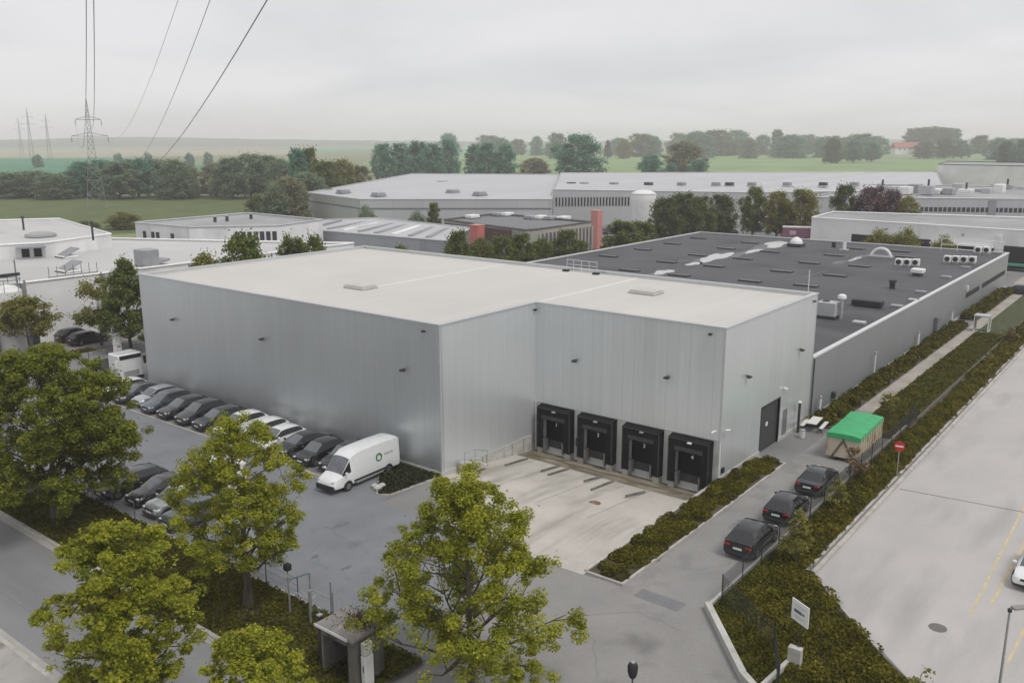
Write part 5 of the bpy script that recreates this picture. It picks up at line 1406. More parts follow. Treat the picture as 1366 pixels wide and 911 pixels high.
single('drain_cover', MB().lathe((md[0], md[1], rampz(md[0]) + 0.004), [(0.42, 0), (0.42, 0.012)], 20), M('rusty_cover', (0.2, 0.12, 0.08), rough=0.9, var=0.4, scale=3), 'rusty round drain cover in the loading bay slab', 'drain cover', loc=(md[0], md[1], 0))
# totem sign, parking signs across the street
c = G(158, 476)
ts = thing('totem_sign', 'tall white totem sign by the cross street, left of the warehouse', 'sign', (c[0], c[1], 0))
obj('panel', MB().bevbox(c[0] - 0.45, c[0] + 0.45, c[1] - 0.12, c[1] + 0.12, 0.1, 2.7, 0.03), WHITEP, ts)
obj('lettering', MB().box(c[0] - 0.05, c[0] + 0.3, c[1] - 0.126, c[1] - 0.121, 1.1, 1.25), INK, ts)
obj('base', MB().box(c[0] - 0.5, c[0] + 0.5, c[1] - 0.2, c[1] + 0.2, 0, 0.098), DARK, ts)

# ================================================================== FOREGROUND TREES
GT = 'street trees along the verge and pavement'
tree('maple_tree', 'tall broad maple with full dark-green crown at the left edge', (22.9, 54.5, 0.1), 11.0, 5.9, 1.9, 21, 120000, 0.155, MAPLE_D, PROF_WIDE, 1100, group=GT, clump=0.070, limbs=34, spread=0.06, sat=3, satr=0.10, flat=0.7)
tree('maple_tree', 'round yellow-green maple leaning over the street at bottom left', (14.9, 31.0, 0.1), 9.2, 3.25, 2.6, 22, 66000, 0.118, MAPLE, PROF_ROUND, 560, group=GT, clump=0.090, limbs=24, spread=0.06, sat=3, satr=0.12, flat=0.7)
tree('maple_tree', 'upright yellow-green maple in front of the parked white van row', (23.9, 35.9, 0.1), 10.3, 3.55, 2.6, 23, 62000, 0.115, MAPLE, [(0, 0.55), (0.1, 0.85), (0.3, 1.0), (0.55, 0.95), (0.8, 0.62), (1, 0.15)], 560, group=GT, clump=0.090, limbs=24, spread=0.06, sat=3, satr=0.12, flat=0.7)
tree('maple_tree', 'open spreading maple in front of the loading bay, limbs showing', (25.4, 22.3, 0.1), 10.1, 4.75, 1.9, 24, 76000, 0.118, MAPLE, [(0, 0.82), (0.12, 1.0), (0.28, 1.0), (0.45, 0.82), (0.6, 0.66), (0.8, 0.46), (1, 0.15)], 600, group=GT, clump=0.074, limbs=24, spread=0.05, sat=3, satr=0.085, flat=0.75)
tree('maple_tree', 'young maple of which only the top rises at the bottom centre', (16.3, 24.4, 0.1), 6.7, 2.3, 1.5, 25, 40000, 0.112, MAPLE, PROF, 330, group=GT, clump=0.11, limbs=15, spread=0.06, sat=3, satr=0.13, flat=0.7)
tree('maple_tree', 'dull olive tree behind the big maple at the left edge', (26.0, 77.0, 0.1), 8.6, 4.2, 2.0, 26, 26000, 0.23, OLIVEL, PROF_WIDE, 150, group=GT, clump=0.2, limbs=18)
GC = 'trees across the cross street'
tree('plane_tree', 'small spreading tree with dark trunk in front of the white factory wall', (41.9, 101.1, 0), 6.3, 3.3, 2.7, 27, 12000, 0.24, OLIVEL, PROF_WIDE, 100, group=GC, clump=0.2, limbs=13)
tree('pointed_tree', 'pointed dark green tree beside the far corner of the warehouse', (50.0, 94.2, 0), 10.3, 3.7, 2.0, 28, 26000, 0.24, GREENL, [(0, 0.8), (0.12, 1.0), (0.35, 0.9), (0.6, 0.62), (0.8, 0.32), (0.92, 0.13), (1, 0.03)], 300, group=GC, clump=0.15, limbs=34, trunk_r=0.2, flat=0.8)
tree('plane_tree', 'pale loose-leaved tree left of the pointed dark one', (49.6, 100.0, 0), 7.6, 3.2, 2.4, 29, 7000, 0.24, OLIVEL, PROF_ROUND, 80, group=GC, clump=0.22, limbs=11)
tree('shrub', 'reddish-brown bare shrub by the fence next to the container', (*G(1138, 640)[:2], 0.05), 2.3, 0.9, 0.4, 31, 900, 0.16, STRAW, PROF_ROUND, 40, cat='shrub', clump=0.3, limbs=7, trunk_r=0.03)
tree('young_tree', 'slender young tree with pale yellow leaves on the bank', (*G(1062, 757)[:2], 0.05), 3.4, 1.05, 0.8, 32, 1100, 0.14, OLIVEL, PROF_CONE, 60, clump=0.25, limbs=12, trunk_r=0.035)
tree('young_tree', 'tiny yellowish sapling on the bank near the green container', (*G(1115, 680)[:2], 0.05), 2.2, 0.8, 0.5, 33, 700, 0.14, OLIVEL, PROF_CONE, 40, clump=0.25, limbs=8, trunk_r=0.03)
tree('young_tree', 'sparse sapling on the bank right of the container', (*G(1185, 560)[:2], 0.05), 2.4, 0.9, 0.5, 34, 700, 0.16, OLIVEL, PROF_ROUND, 40, clump=0.25, limbs=8, trunk_r=0.03)
tree('shrub', 'rust-coloured shrub on the bank at the right edge', (*G(1308, 440)[:2] - np.array([6, 4.0]), 0.05), 1.8, 1.0, 0.3, 35, 500, 0.2, STRAW, PROF_ROUND, 30, cat='shrub', clump=0.3, limbs=6, trunk_r=0.03)
tree('shrub', 'tall weedy shoots at the bottom right corner of the yard', (*G(1222, 960)[:2], 0.0), 2.6, 0.7, 0.5, 36, 300, 0.13, OLIVEL, PROF_TALL, 26, cat='shrub', clump=0.25, limbs=6, trunk_r=0.02)
# ================================================================== THE ESTATE BEHIND
def bldg(name, label, poly, z0, zt, wallm, roofm, par=0.25, cap=COP, loc=None, cat='building'):
    """poly: footprint corners; zt: roof height per corner."""
    zt = list(zt) if hasattr(zt, '__len__') else [zt] * len(poly)
    root = thing(name, label, cat, (poly[0][0], poly[0][1], 0))
    obj('wall', MB().prism(poly, z0, zt, top=False, bottom=False), wallm, root)
    c = np.mean([p[:2] for p in poly], axis=0)
    inn = [tuple(c + (np.array(p[:2]) - c) * 0.997) for p in poly]
    obj('roof', MB().sheet([(p[0], p[1], z - par) for p, z in zip(inn, zt)], 0), roofm, root)
    m = MB()
    n = len(poly)
    for i in range(n):
        a = np.array([*poly[i][:2], zt[i]]); b_ = np.array([*poly[(i + 1) % n][:2], zt[(i + 1) % n]])
        m.tube([a, b_], 0.16, 4)
    obj('coping', m, cap, root)
    return root
def on_wall(a, b_, u0, u1, z0, z1, out=0.06):
    """a thin slab on the wall a-b (seen from its right-hand, outer side)"""
    a = np.array(a[:2], float); b_ = np.array(b_[:2], float)
    p, q = a + (b_ - a) * u0, a + (b_ - a) * u1
    n_ = np.array([(b_ - a)[1], -(b_ - a)[0]]); n_ /= np.linalg.norm(n_)
    if np.dot(n_, -(a + b_) / 2) < 0: n_ = -n_
    return MB().prism([tuple(p - n_ * 0.02), tuple(q - n_ * 0.02), tuple(q + n_ * out), tuple(p + n_ * out)], z0, z1)
def P(px, py, z): return tuple(G(px, py, z)[:2])
FLATW = M('pale_flat_roof', (0.50, 0.50, 0.495), rough=0.8, var=0.08, scale=0.06, stain=((0.36, 0.36, 0.355), 0.05, 0.5, 0.72, None))
FLATG = M('grey_flat_roof', (0.34, 0.345, 0.35), rough=0.8, var=0.1, scale=0.06, stain=((0.25, 0.25, 0.255), 0.05, 0.5, 0.7, None))
FLATD = M('dark_flat_roof', (0.17, 0.175, 0.18), rough=0.8, var=0.12, scale=0.08)
SHEETW = cladding('sheet_wall_pale', (0.44, 0.45, 0.46), 'X', metal=0.1, rough=0.5, pitch=5.0, seam=0.03, tone=0.05)
SHEETG = cladding('sheet_wall_grey', (0.34, 0.35, 0.37), 'X', metal=0.1, rough=0.5, pitch=3.0, seam=0.03, tone=0.05)
RIBR = cladding('ribbed_roof', (0.45, 0.455, 0.465), 'Y', metal=0.0, rough=0.6, pitch=6.0, seam=0.06, tone=0.05)
WINB = M('dark_window_band', (0.035, 0.038, 0.042), rough=0.2, var=0.2, scale=0.5)
UNIT = M('unit_grey', (0.30, 0.31, 0.32), rough=0.5, var=0.15, scale=1)

# white factory across the cross street
fz = 7.4
f1 = [(-20, 106.5), (95, 106.5), P(338, 322, fz), P(150, 318, fz), P(-60, 338, fz)]
FA = bldg('white_factory', 'white flat-roofed factory with tanks across the cross street', f1, 0, fz, WHITEW, FLATW, cap=WHITEP)
for x in (37.6, 44.0, 53.5): obj('pilaster', MB().box(x, x + 0.5, 106.3, 106.49, 0, fz), MGREY, FA)
for x in (43.2, 44.6): obj('door', MB().box(x, x + 0.9, 106.38, 106.49, 0.05, 2.3), DARK, FA)
for i, (x, r) in enumerate(((38.2, 1.5), (41.8, 1.5))):
    tk = thing('storage_tank', '%s of the two white storage tanks standing against the factory front' % ('left' if i == 0 else 'right'), 'tank', (x, 104.6, 0), group='white storage tanks')
    obj('shell', MB().lathe((x, 104.6, 0.0), [(r, 0), (r, 7.0), (r * 0.6, 7.5), (0.1, 7.7)], 20), WHITEW, tk, smooth=True)
    obj('guard_rail', MB().tube([(x + r * math.cos(t), 104.6 + r * math.sin(t), 8.3) for t in np.linspace(0, 6.28, 13)], 0.04, 4), DARK, tk)
    for t in np.linspace(0, 6.28, 7)[:-1]: obj('rail_post', MB().tube([(x + r * math.cos(t), 104.6 + r * math.sin(t), 7.0), (x + r * math.cos(t), 104.6 + r * math.sin(t), 8.3)], 0.03, 4), DARK, tk)
    obj('pipe', MB().tube([(x + r + 0.3, 104.2, 0), (x + r + 0.3, 104.2, 8.0)], 0.14, 8), MGREY, tk)
gn = thing('pipe_gantry', 'dark steel gantry with uprights above the tanks of the white factory', 'gantry', (36, 105.6, 0))
obj('beam', MB().box(34.5, 43.8, 105.5, 105.8, 8.4, 8.75), DARK, gn)
for x in (36.5, 40.0, 43.4): obj('upright', MB().tube([(x, 105.6, 0), (x, 105.6, 10.2)], 0.09, 5), MGREY, gn)
g2 = thing('roof_railing', 'dark railing at the roof edge of the white factory behind the small tree', 'railing', (49, 106.9, fz))
obj('beam', MB().box(47.5, 53.5, 106.8, 107.0, fz - 0.25, fz + 0.25), MGREY, g2)
for i in range(7): obj('upright', MB().tube([(47.6 + i * 0.97, 106.9, fz), (47.6 + i * 0.97, 106.9, fz + 1.4)], 0.035, 4), DARK, g2)
# upper block of the factory with two dark openings
uz = 9.2
u1 = [P(-60, 330, uz), P(60, 324, uz), P(148, 312, uz), P(80, 298, uz), P(-60, 302, uz)]
UB = bldg('white_roof_hall', 'pale hall with gently curved white roof behind the factory', u1, 0, [uz, uz, uz, uz + 0.8, uz + 0.8], WHITEW, FLATW, par=0.1, cap=WHITEP)
for u in (0.72, 0.86): obj('opening', on_wall(u1[0], u1[1], u, u + 0.09, fz - 0.1, uz - 0.6), VOID, UB)
obj('canopy', on_wall(u1[0], u1[1], 0.66, 1.0, uz - 0.55, uz - 0.35, 1.5), MGREY, UB)
def roof_thing(px, py, z, name, label, cat, parts, group=None):
    c = G(px, py, z)
    r = thing(name, label, cat, (c[0], c[1], z - 0.02), rz=0.0, group=group)
    for nm, mb, m in parts: obj(nm, mb, m, r, local=True)
    return r
GV = 'angled dark roof flaps on the white factory'
for i, (px, py) in enumerate(((92, 362), (90, 343), (95, 334))):
    fl = MB(); fl.add([(-1.2, -1.3, 0.15), (1.2, -1.3, 1.3), (1.2, 1.3, 1.3), (-1.2, 1.3, 0.15), (-1.2, -1.3, 0.05), (1.2, -1.3, 1.15), (1.2, 1.3, 1.15), (-1.2, 1.3, 0.05)], [(0, 1, 2, 3), (7, 6, 5, 4), (0, 4, 5, 1), (1, 5, 6, 2), (2, 6, 7, 3), (3, 7, 4, 0)])
    roof_thing(px, py, fz - 0.2, 'roof_flap', '%s of the tilted dark flaps on the white factory roof' % ['nearest', 'middle', 'farthest'][i], 'roof flap', [('flap', fl, MGREY), ('kerb', MB().bevbox(-1.2, 1.0, -1.3, 1.3, 0, 0.3, 0.05), WHITEP)], GV)
du = MB().bevbox(-1.3, 1.0, -1.2, 1.2, 0, 2.2, 0.1); d2 = MB(); d2.add([(0.9, -1.0, 0.2), (2.6, -1.0, 0.5), (2.6, 1.0, 0.5), (0.9, 1.0, 0.2), (0.9, -1.0, 0.4), (2.6, -1.0, 0.75), (2.6, 1.0, 0.75), (0.9, 1.0, 0.4)], [(3, 2, 1, 0), (4, 5, 6, 7), (0, 1, 5, 4), (1, 2, 6, 5), (2, 3, 7, 6), (3, 0, 4, 7)])
roof_thing(198, 354, fz - 0.2, 'roof_cowl', 'large grey ventilation cowl on the white factory roof', 'ventilator', [('housing', du, UNIT), ('flap', d2, MGREY)])
for i, (px, py) in enumerate(((32, 308), (124, 316))):
    roof_thing(px, py, uz + 0.2, 'roof_pipe', ['left', 'right'][i] + ' thin dark flue pipe on the pale curved roof', 'flue', [('pipe', MB().tube([(0, 0, -0.5), (0, 0, 2.0)], 0.16, 8), DARK), ('hood', MB().lathe((0, 0, 2.0), [(0.3, 0), (0.25, 0.3), (0.05, 0.4)], 10), DARK)])
roof_thing(54, 312, uz + 0.5, 'roof_dome', 'shallow grey oval dome on the pale curved roof', 'skylight', [('dome', MB().lathe((0, 0, -0.3), [(2.2, 0), (2.1, 0.35), (1.4, 0.55), (0.2, 0.6)], 20), FLATG)])

# grey office building left of the shed
gz = 8.6
g1 = [P(180, 297, gz), P(252, 303, gz), P(372, 301, gz), P(430, 293, gz), P(331, 284, gz)]
GB = bldg('grey_office', 'low pale grey office building with small dark windows beside the pasture', g1, 0, gz, WHITEW, FLATG, cap=LGREY)
for u in (0.14, 0.30, 0.39, 0.66): obj('window', on_wall(g1[0], g1[1], u, u + 0.06, gz - 3.2, gz - 1.4), WINB, GB)
for i in range(7): obj('window', on_wall(g1[1], g1[2], 0.50 + i * 0.07, 0.55 + i * 0.07, gz - 2.6, gz - 1.0), WINB, GB)
for i, (px, py) in enumerate(((287, 296), (303, 295), (335, 292))): roof_thing(px, py, gz - 0.2, 'roof_vent', '%s small vent on the grey office roof' % ['left', 'middle', 'right'][i], 'vent', [('pipe', MB().tube([(0, 0, 0), (0, 0, 0.9)], 0.3, 8), DARK), ('cap', MB().lathe((0, 0, 0.9), [(0.45, 0), (0.4, 0.2), (0.1, 0.3)], 8), UNIT)])
# long shed with roof lights
s1 = [P(372, 303, 6.2), P(602, 322, 6.2), P(628, 304, 7.6), P(500, 291, 7.8), P(398, 295, 6.8)]
sz = [6.2, 6.2, 7.6, 7.8, 6.8]
SH = bldg('long_shed', 'long low grey shed with rows of roof lights in front of the big warehouse', s1, 0, sz, SHEETG, RIBR, par=0.05, cap=LGREY)
for i in range(9):
    u = 0.06 + i * 0.1
    a = np.array(s1[0]) + (np.array(s1[1]) - np.array(s1[0])) * u
    tgt = np.array(s1[3]) + (np.array(s1[2]) - np.array(s1[3])) * max(0, (u - 0.25) * 1.33) if u > 0.25 else np.array(s1[4]) + (np.array(s1[3]) - np.array(s1[4])) * (u * 4)
    p, q = a + (tgt - a) * 0.15, a + (tgt - a) * 0.85
    z0_, z1_ = 6.2 + 0.15 * 1.3 + 0.1, 6.2 + 0.85 * 1.3 + 0.12
    n_ = np.array([-(q - p)[1], (q - p)[0]]); n_ = n_ / np.linalg.norm(n_) * 0.55
    m = MB().prism([tuple(p + n_), tuple(p - n_), tuple(q - n_), tuple(q + n_)], z0_ - 0.6, [z0_, z0_, z1_, z1_])
    obj('roof_light', m, M('roof_light_grey', (0.24, 0.245, 0.25), rough=0.4, var=0.15, scale=0.3) if i % 3 else WHITEW, SH)
# office block with ribbed concrete facade
oz = 8.2
o1 = [P(592, 293, oz), P(700, 307, oz), P(716, 306, oz), P(789, 296, oz), P(662, 285, oz)]
OF = bldg('ribbed_office', 'flat-roofed office block with vertical concrete ribs and dark roof', o1, 0, oz, M('office_concrete', (0.36, 0.345, 0.32), rough=0.8, var=0.1, scale=0.3), FLATD, cap=M('dark_coping', (0.1, 0.095, 0.09), var=0.1))
obj('glazing', on_wall(o1[2], o1[3], 0.02, 0.99, 1.0, oz - 0.9, 0.05), WINB, OF)
for i in range(15): obj('rib', on_wall(o1[2], o1[3], 0.02 + i * 0.0675, 0.045 + i * 0.0675, 0.5, oz - 0.8, 0.5), M('rib_concrete', (0.40, 0.38, 0.35), var=0.1), OF)
obj('brown_band', on_wall(o1[0], o1[1], 0.02, 0.45, oz - 2.2, oz - 0.6, 0.1), M('brown_brick', (0.10, 0.065, 0.055), rough=0.85, var=0.2, scale=2), OF)
obj('brown_band', on_wall(o1[0], o1[1], 0.5, 0.85, oz - 2.6, oz - 0.3, 0.8), M('brown_brick', (0.1, 0.06, 0.05)), OF)
for i, (px, py) in enumerate(((630, 291), (665, 288), (676, 288), (709, 292), (720, 292), (735, 293), (752, 293))):
    mb = MB().bevbox(-1.4, 1.4, -0.9, 0.9, 0, 0.7, 0.1)
    roof_thing(px, py, oz - 0.2, 'roof_skylight', '%s of the pale roof boxes on the ribbed office block' % ORD[i], 'roof box', [('box', mb, WHITEP if i % 2 == 0 else UNIT), ('kerb', MB().box(-1.5, 1.5, -1.0, 1.0, -0.02, 0.12), DARK)], 'roof boxes on the ribbed office block')
# red advertising pylons
SALM = M('salmon_panel', (0.50, 0.15, 0.13), rough=0.5, var=0.06, scale=0.6); SALL = M('salmon_panel_pale', (0.56, 0.25, 0.22), rough=0.5, var=0.06, scale=0.6)
for i, (px, pyb, hh, wd) in enumerate(((637, 372, 9.2, 0.95), (795, 334, 8.5, 0.95))):
    c = G(px, pyb)
    pl = thing('advertising_pylon', ['short salmon-red pylon left, half behind the dark green trees', 'tall salmon-red pylon at the corner of the ribbed office'][i], 'sign pylon', (c[0], c[1], 0), group='salmon-red pylons')
    obj('panel', MB().bevbox(c[0] - wd, c[0] + wd, c[1] - wd, c[1] + wd, 0.3, hh, 0.08), SALM if i == 0 else SALL, pl)
    obj('cap', MB().bevbox(c[0] - wd - 0.05, c[0] + wd + 0.05, c[1] - wd - 0.05, c[1] + wd + 0.05, hh, hh + 0.15, 0.04), SALL, pl)
    obj('base', MB().box(c[0] - wd - 0.1, c[0] + wd + 0.1, c[1] - wd - 0.1, c[1] + wd + 0.1, 0, 0.298), DARK, pl)
# the very large warehouse
bz, bz2 = 8.2, 10.0
b1 = [P(410, 257, bz), P(480, 266, bz), P(736, 266, bz), P(745, 233, bz2), P(550, 232, bz2)]
BW = bldg('distribution_warehouse', 'huge pale grey distribution warehouse with dark line along its wall, left section', b1, 0, [bz, bz, bz, bz2, bz2], SHEETW, RIBR, par=0.1, cap=LGREY)
for i in (0, 1): obj('trim_band', on_wall(b1[i], b1[i + 1], 0.0, 1.0, bz - 2.6, bz - 2.25, 0.1), M('trim_dark', (0.15, 0.16, 0.17)), BW)
b2 = [P(738, 253, bz2), P(1010, 257, 8.8), P(1260, 254, 8.2), P(1250, 229.5, bz2), P(748, 231, bz2 + 1)]
B2 = bldg('distribution_warehouse', 'huge pale grey distribution warehouse with dark slots behind the white tank, right section', b2, 0, [bz2, 8.8, 8.2, bz2, bz2 + 1], SHEETW, RIBR, par=0.1, cap=LGREY)
for i in range(24): obj('louvre', on_wall(b2[0], b2[1], 0.012 + i * 0.0152, 0.012 + i * 0.0152 + 0.007, bz2 - 4.6, bz2 - 2.2, 0.12), WINB, B2)
for i, px in enumerate((762, 779, 819, 865, 909, 955, 973, 1003, 1050, 1098, 1140)):
    mb = MB().bevbox(-1.1, 1.1, -1.1, 1.1, -0.3, 1.1, 0.12)
    roof_thing(px, 248, 9.4, 'roof_ventilator', '%s of the dark ventilators on the huge warehouse' % ORD[i], 'ventilator', [('box', mb, MGREY if i % 3 else DARK), ('kerb', MB().box(-1.3, 1.3, -1.3, 1.3, -0.4, 0.1), LGREY)], 'ventilators along the eave of the huge grey warehouse')
for i, (px, py) in enumerate(((458, 258), (505, 262), (590, 246), (533, 242), (604, 258), (640, 261))):
    mb = MB().bevbox(-1.6, 1.6, -1.2, 1.2, -0.3, 0.7, 0.12)
    roof_thing(px, py - 2, bz + 0.6, 'roof_vent', '%s of the low vents on the huge warehouse' % ORD[i], 'vent', [('box', mb, UNIT), ('kerb', MB().box(-1.8, 1.8, -1.4, 1.4, -0.4, 0.0), MGREY)], 'low vents on the left section of the huge warehouse')
# long plant hall at the right with rooftop units
c1 = [P(1085, 263, 8.0), P(1420, 266, 8.0), P(1420, 250, 9.0), P(1150, 246, 9.0)]
CH = bldg('plant_hall', 'long pale grey plant hall with a row of dark windows, at the right', c1, 0, [8.0, 8.0, 9.0, 9.0], SHEETW, FLATG, cap=LGREY)
for i in range(30): obj('window', on_wall(c1[0], c1[1], 0.44 + i * 0.0185, 0.453 + i * 0.0185, 4.4, 5.6, 0.1), WINB, CH)
obj('loading_door', on_wall(c1[0], c1[1], 0.71, 0.74, 3.0, 7.6, 0.2), MGREY, CH)
rr = np.random.RandomState(9)
for i in range(15):
    px = 1165 + i * 14 + rr.uniform(-4, 4); py = 250 + rr.uniform(0, 9)
    w_, d_, h_ = rr.uniform(1.2, 2.8), rr.uniform(1, 2), rr.uniform(0.8, 2.4)
    pr = [('housing', MB().bevbox(-w_, w_, -d_, d_, -0.2, h_, 0.12), [WHITEP, UNIT, LGREY][i % 3]), ('duct', MB().tube([(w_, 0, h_ * 0.5), (w_ + 1.5, 0, h_ * 0.5), (w_ + 1.8, 0, -0.2)], 0.35, 8), GALV)]
    if i % 4 == 1: pr.append(('stack', MB().tube([(0, 0, h_), (0, 0, h_ + 1.8)], 0.3, 8), DARK))
    roof_thing(px, py, 8.4, 'air_handling_unit', '%s of the rooftop units on the plant hall' % ORD[i], 'rooftop unit', pr, 'rooftop units on the plant hall')
# white box building far right
d0, d1_ = AT(1255, 420), AT(1440, 400)
dn_ = (d0[:2] + d1_[:2]) / np.linalg.norm(d0[:2] + d1_[:2])
d1 = [tuple(d0[:2]), tuple(d1_[:2]), tuple(d1_[:2] + dn_ * 60), tuple(d0[:2] + dn_ * 60)]
DB = bldg('white_box_hall', 'tall white box-shaped hall with thin dark roof edge at the far right', d1, 0, 13.2, WHITEW, FLATG, cap=DARK)
obj('vent_panel', on_wall(d1[0], d1[1], 0.42, 0.48, 3.2, 5.5, 0.2), MGREY, DB)
# white dock building right
rz_ = 7.2
r1 = [P(1083, 290, rz_), P(1420, 311, rz_), P(1420, 292, rz_ + .6), P(1112, 282.5, rz_ + .6)]
RB = bldg('white_depot', 'white depot with black loading openings beyond the low black-roofed building', r1, 0, [rz_, rz_, rz_ + .6, rz_ + .6], WHITEW, FLATG, cap=WHITEP)
def urange(px):
    # where a bearing meets the wall line, as a fraction
    d = AT(px, 1.0)[:2]; a = np.array(r1[0]); b_ = np.array(r1[1])
    A = np.array([[d[0], -(b_ - a)[0]], [d[1], -(b_ - a)[1]]]); t, u = np.linalg.solve(A, a); return u
obj('opening', on_wall(r1[0], r1[1], urange(1147), urange(1256), 0.2, 4.3, 0.05), VOID, RB)
obj('opening', on_wall(r1[0], r1[1], urange(1262), urange(1343), 0.2, 3.6, 0.05), VOID, RB)
obj('opening', on_wall(r1[0], r1[1], urange(1356), urange(1415), 0.2, 4.2, 0.05), VOID, RB)
obj('canopy', on_wall(r1[0], r1[1], urange(1257), urange(1345), 3.7, 4.0, 1.2), WHITEP, RB)
obj('pillar', on_wall(r1[0], r1[1], urange(1346), urange(1353), 0, 6.0, 0.6), WHITEP, RB)
for px in (1192, 1298): obj('wall_lamp', on_wall(r1[0], r1[1], urange(px), urange(px + 2), 5.5, 5.9, 0.3), MGREY, RB)
obj('green_barrier', on_wall(r1[0], r1[1], urange(1354), urange(1400), 0.9, 1.15, 3.0), M('green_steel', (0.05, 0.22, 0.15), rough=0.5, var=0.1), RB)
# white cylindrical tank
c = G(857, 314)
tk = thing('white_silo', 'large white tank with domed top, slightly narrower at the foot', 'silo', (c[0], c[1], 0))
obj('shell', MB().lathe((c[0], c[1], 0), [(2.3, 0), (3.0, 8.5), (3.1, 10.2), (2.9, 10.6), (1.6, 11.1), (0.2, 11.3)], 28), WHITEP, tk, smooth=True)
obj('rim', MB().lathe((c[0], c[1], 10.15), [(3.14, 0), (3.14, 0.12)], 28), LGREY, tk)
# things on the black roof
RZ2 = RZ + 0.01
roof_thing(1175, 344, RZ2, 'arched_skylight', 'white arched barrel skylight on the black bitumen roof', 'skylight', [
    ('arch', MB().tube([(0, 1.5 * math.cos(t), 1.5 * math.sin(t)) for t in np.linspace(0, math.pi, 13)], 0.24, 6), WHITEP),
    ('kerb', MB().box(-1.1, 1.1, -1.75, 1.75, -0.01, 0.3), MGREY)])
roof_thing(1062, 329, RZ2, 'roof_dome', 'small white domed vent at the rear edge of the black roof', 'vent', [('dome', MB().lathe((0, 0, 0.6), [(1.1, 0), (1.0, 0.4), (0.6, 0.9), (0.1, 1.1)], 16), WHITEP), ('kerb', MB().bevbox(-1.2, 1.2, -1.2, 1.2, -0.01, 0.6, 0.05), DARK)])
for gi, (px, py, n, gname) in enumerate(((1210, 356, 3, 'row of three'), (1280, 352, 4, 'row of four'), (1310, 339, 2, 'pair at the rear'))):
    for i in range(n):
        dx = (i - (n - 1) / 2) * 11
        roof_thing(px + dx, py + dx * 0.03, RZ2, 'fan_unit', '%s fan unit in the %s on the black roof' % (['left', 'right'][i] if n == 2 else ['left', 'middle', 'right'][i] if n == 3 else ORD[i], gname), 'fan unit', [
            ('housing', MB().bevbox(-0.45, 0.45, -0.5, 0.5, 0.25, 1.2, 0.06), WHITEP), ('fan', MB().disc((-0.46, 0, 0.74), 0.36, 'x', 16, 0.08), BLACK), ('feet', MB().box(-0.4, 0.4, -0.45, 0.45, -0.01, 0.25), UNIT)], 'fan units in rows on the black roof')
ac = roof_thing(1104, 424, RZ2, 'air_conditioner', 'pale grey rooftop air-conditioning unit with a hooded pipe', 'air conditioner', [
    ('housing', MB().bevbox(-0.8, 0.8, -0.95, 0.95, 0.3, 1.75, 0.05), LGREY), ('fan', MB().lathe((0, 0.3, 1.75), [(0.4, 0), (0.38, 0.08)], 16), BLACK), ('frame', MB().box(-0.85, 0.85, -1.0, 1.0, -0.01, 0.29), DARK),
    ('pipe', MB().tube([(0.2, -1.25, 0), (0.2, -1.25, 2.2)], 0.2, 10), GALV), ('pipe_hood', MB().lathe((0.2, -1.25, 2.2), [(0.45, 0), (0.42, 0.3), (0.2, 0.42)], 12), WHITEP)])
roof_thing(1157, 409, RZ2, 'roof_duct', 'wide black box duct on the black roof near the front', 'duct', [('box', MB().bevbox(-0.6, 0.6, -1.6, 1.6, 0.15, 0.75, 0.04), BLACK), ('feet', MB().box(-0.4, 0.4, -1.4, 1.4, -0.01, 0.148), DARK)])
roof_thing(1190, 385, RZ2, 'roof_flue', 'short black flue standing in a dark streak of the black roof', 'flue', [('pipe', MB().lathe((0, 0, 0), [(0.35, 0), (0.35, 0.8), (0.5, 0.85), (0.45, 1.1), (0.1, 1.15)], 12), BLACK)])
roof_thing(1224, 368, RZ2, 'roof_cowl', 'white square cowl on the black roof near the right edge', 'vent', [('cowl', MB().bevbox(-0.8, 0.8, -0.8, 0.8, 0.45, 1.0, 0.08), WHITEP), ('kerb', MB().box(-0.55, 0.55, -0.55, 0.55, -0.01, 0.449), DARK)])
roof_thing(1126, 335, RZ2, 'roof_flue', 'short white pipe vent at the rear of the black roof', 'flue', [('pipe', MB().tube([(0, 0, 0), (0, 0, 1.4)], 0.3, 10), WHITEP), ('base', MB().bevbox(-0.8, 0.8, -0.6, 0.6, -0.01, 0.35, 0.04), UNIT)])
roof_thing(1112, 330, RZ2, 'roof_flue', 'tiny black flue at the rear edge of the black roof', 'flue', [('pipe', MB().tube([(0, 0, 0), (0, 0, 0.9)], 0.35, 10), BLACK)])
for i, (px, py) in enumerate(((1146, 432), (1196, 410), (1228, 391), (1219, 402), (1262, 371), (1288, 358))):
    roof_thing(px, py, RZ2, 'roof_hatch_cover', '%s of the small pale hatches along the front edge of the black roof' % NTH[i], 'roof hatch', [('cover', MB().bevbox(-0.45, 0.45, -0.6, 0.6, 0.12, 0.3, 0.04), [LGREY, UNIT, MGREY][i % 3]), ('kerb', MB().box(-0.5, 0.5, -0.65, 0.65, -0.01, 0.119), MGREY)], 'small pale hatches on the black roof')
c = G(1077, 402, RZ)
ms = thing('roof_mast', 'thin white mast on the black roof behind the warehouse corner', 'mast', (c[0], c[1], RZ)); obj('pole', MB().tube([(c[0], c[1], RZ), (c[0], c[1], RZ + 3.6)], 0.06, 6), WHITEP, ms); obj('base', MB().box(c[0] - 0.3, c[0] + 0.3, c[1] - 0.3, c[1] + 0.3, RZ + 0.01, RZ + 0.15), DARK, ms)
c = G(1337, 335, LH)
lad = thing('roof_ladder_cage', 'white steel guard frame at the rear right corner of the black roof', 'guard frame', (159.5, 25.5, RZ))
for y in (25.3, 27.0, 29.5, 32.0, 34.5): obj('post', MB().tube([(160.6, y, RZ), (160.6, y, RZ + 2.0)], 0.06, 5), WHITEP, lad)
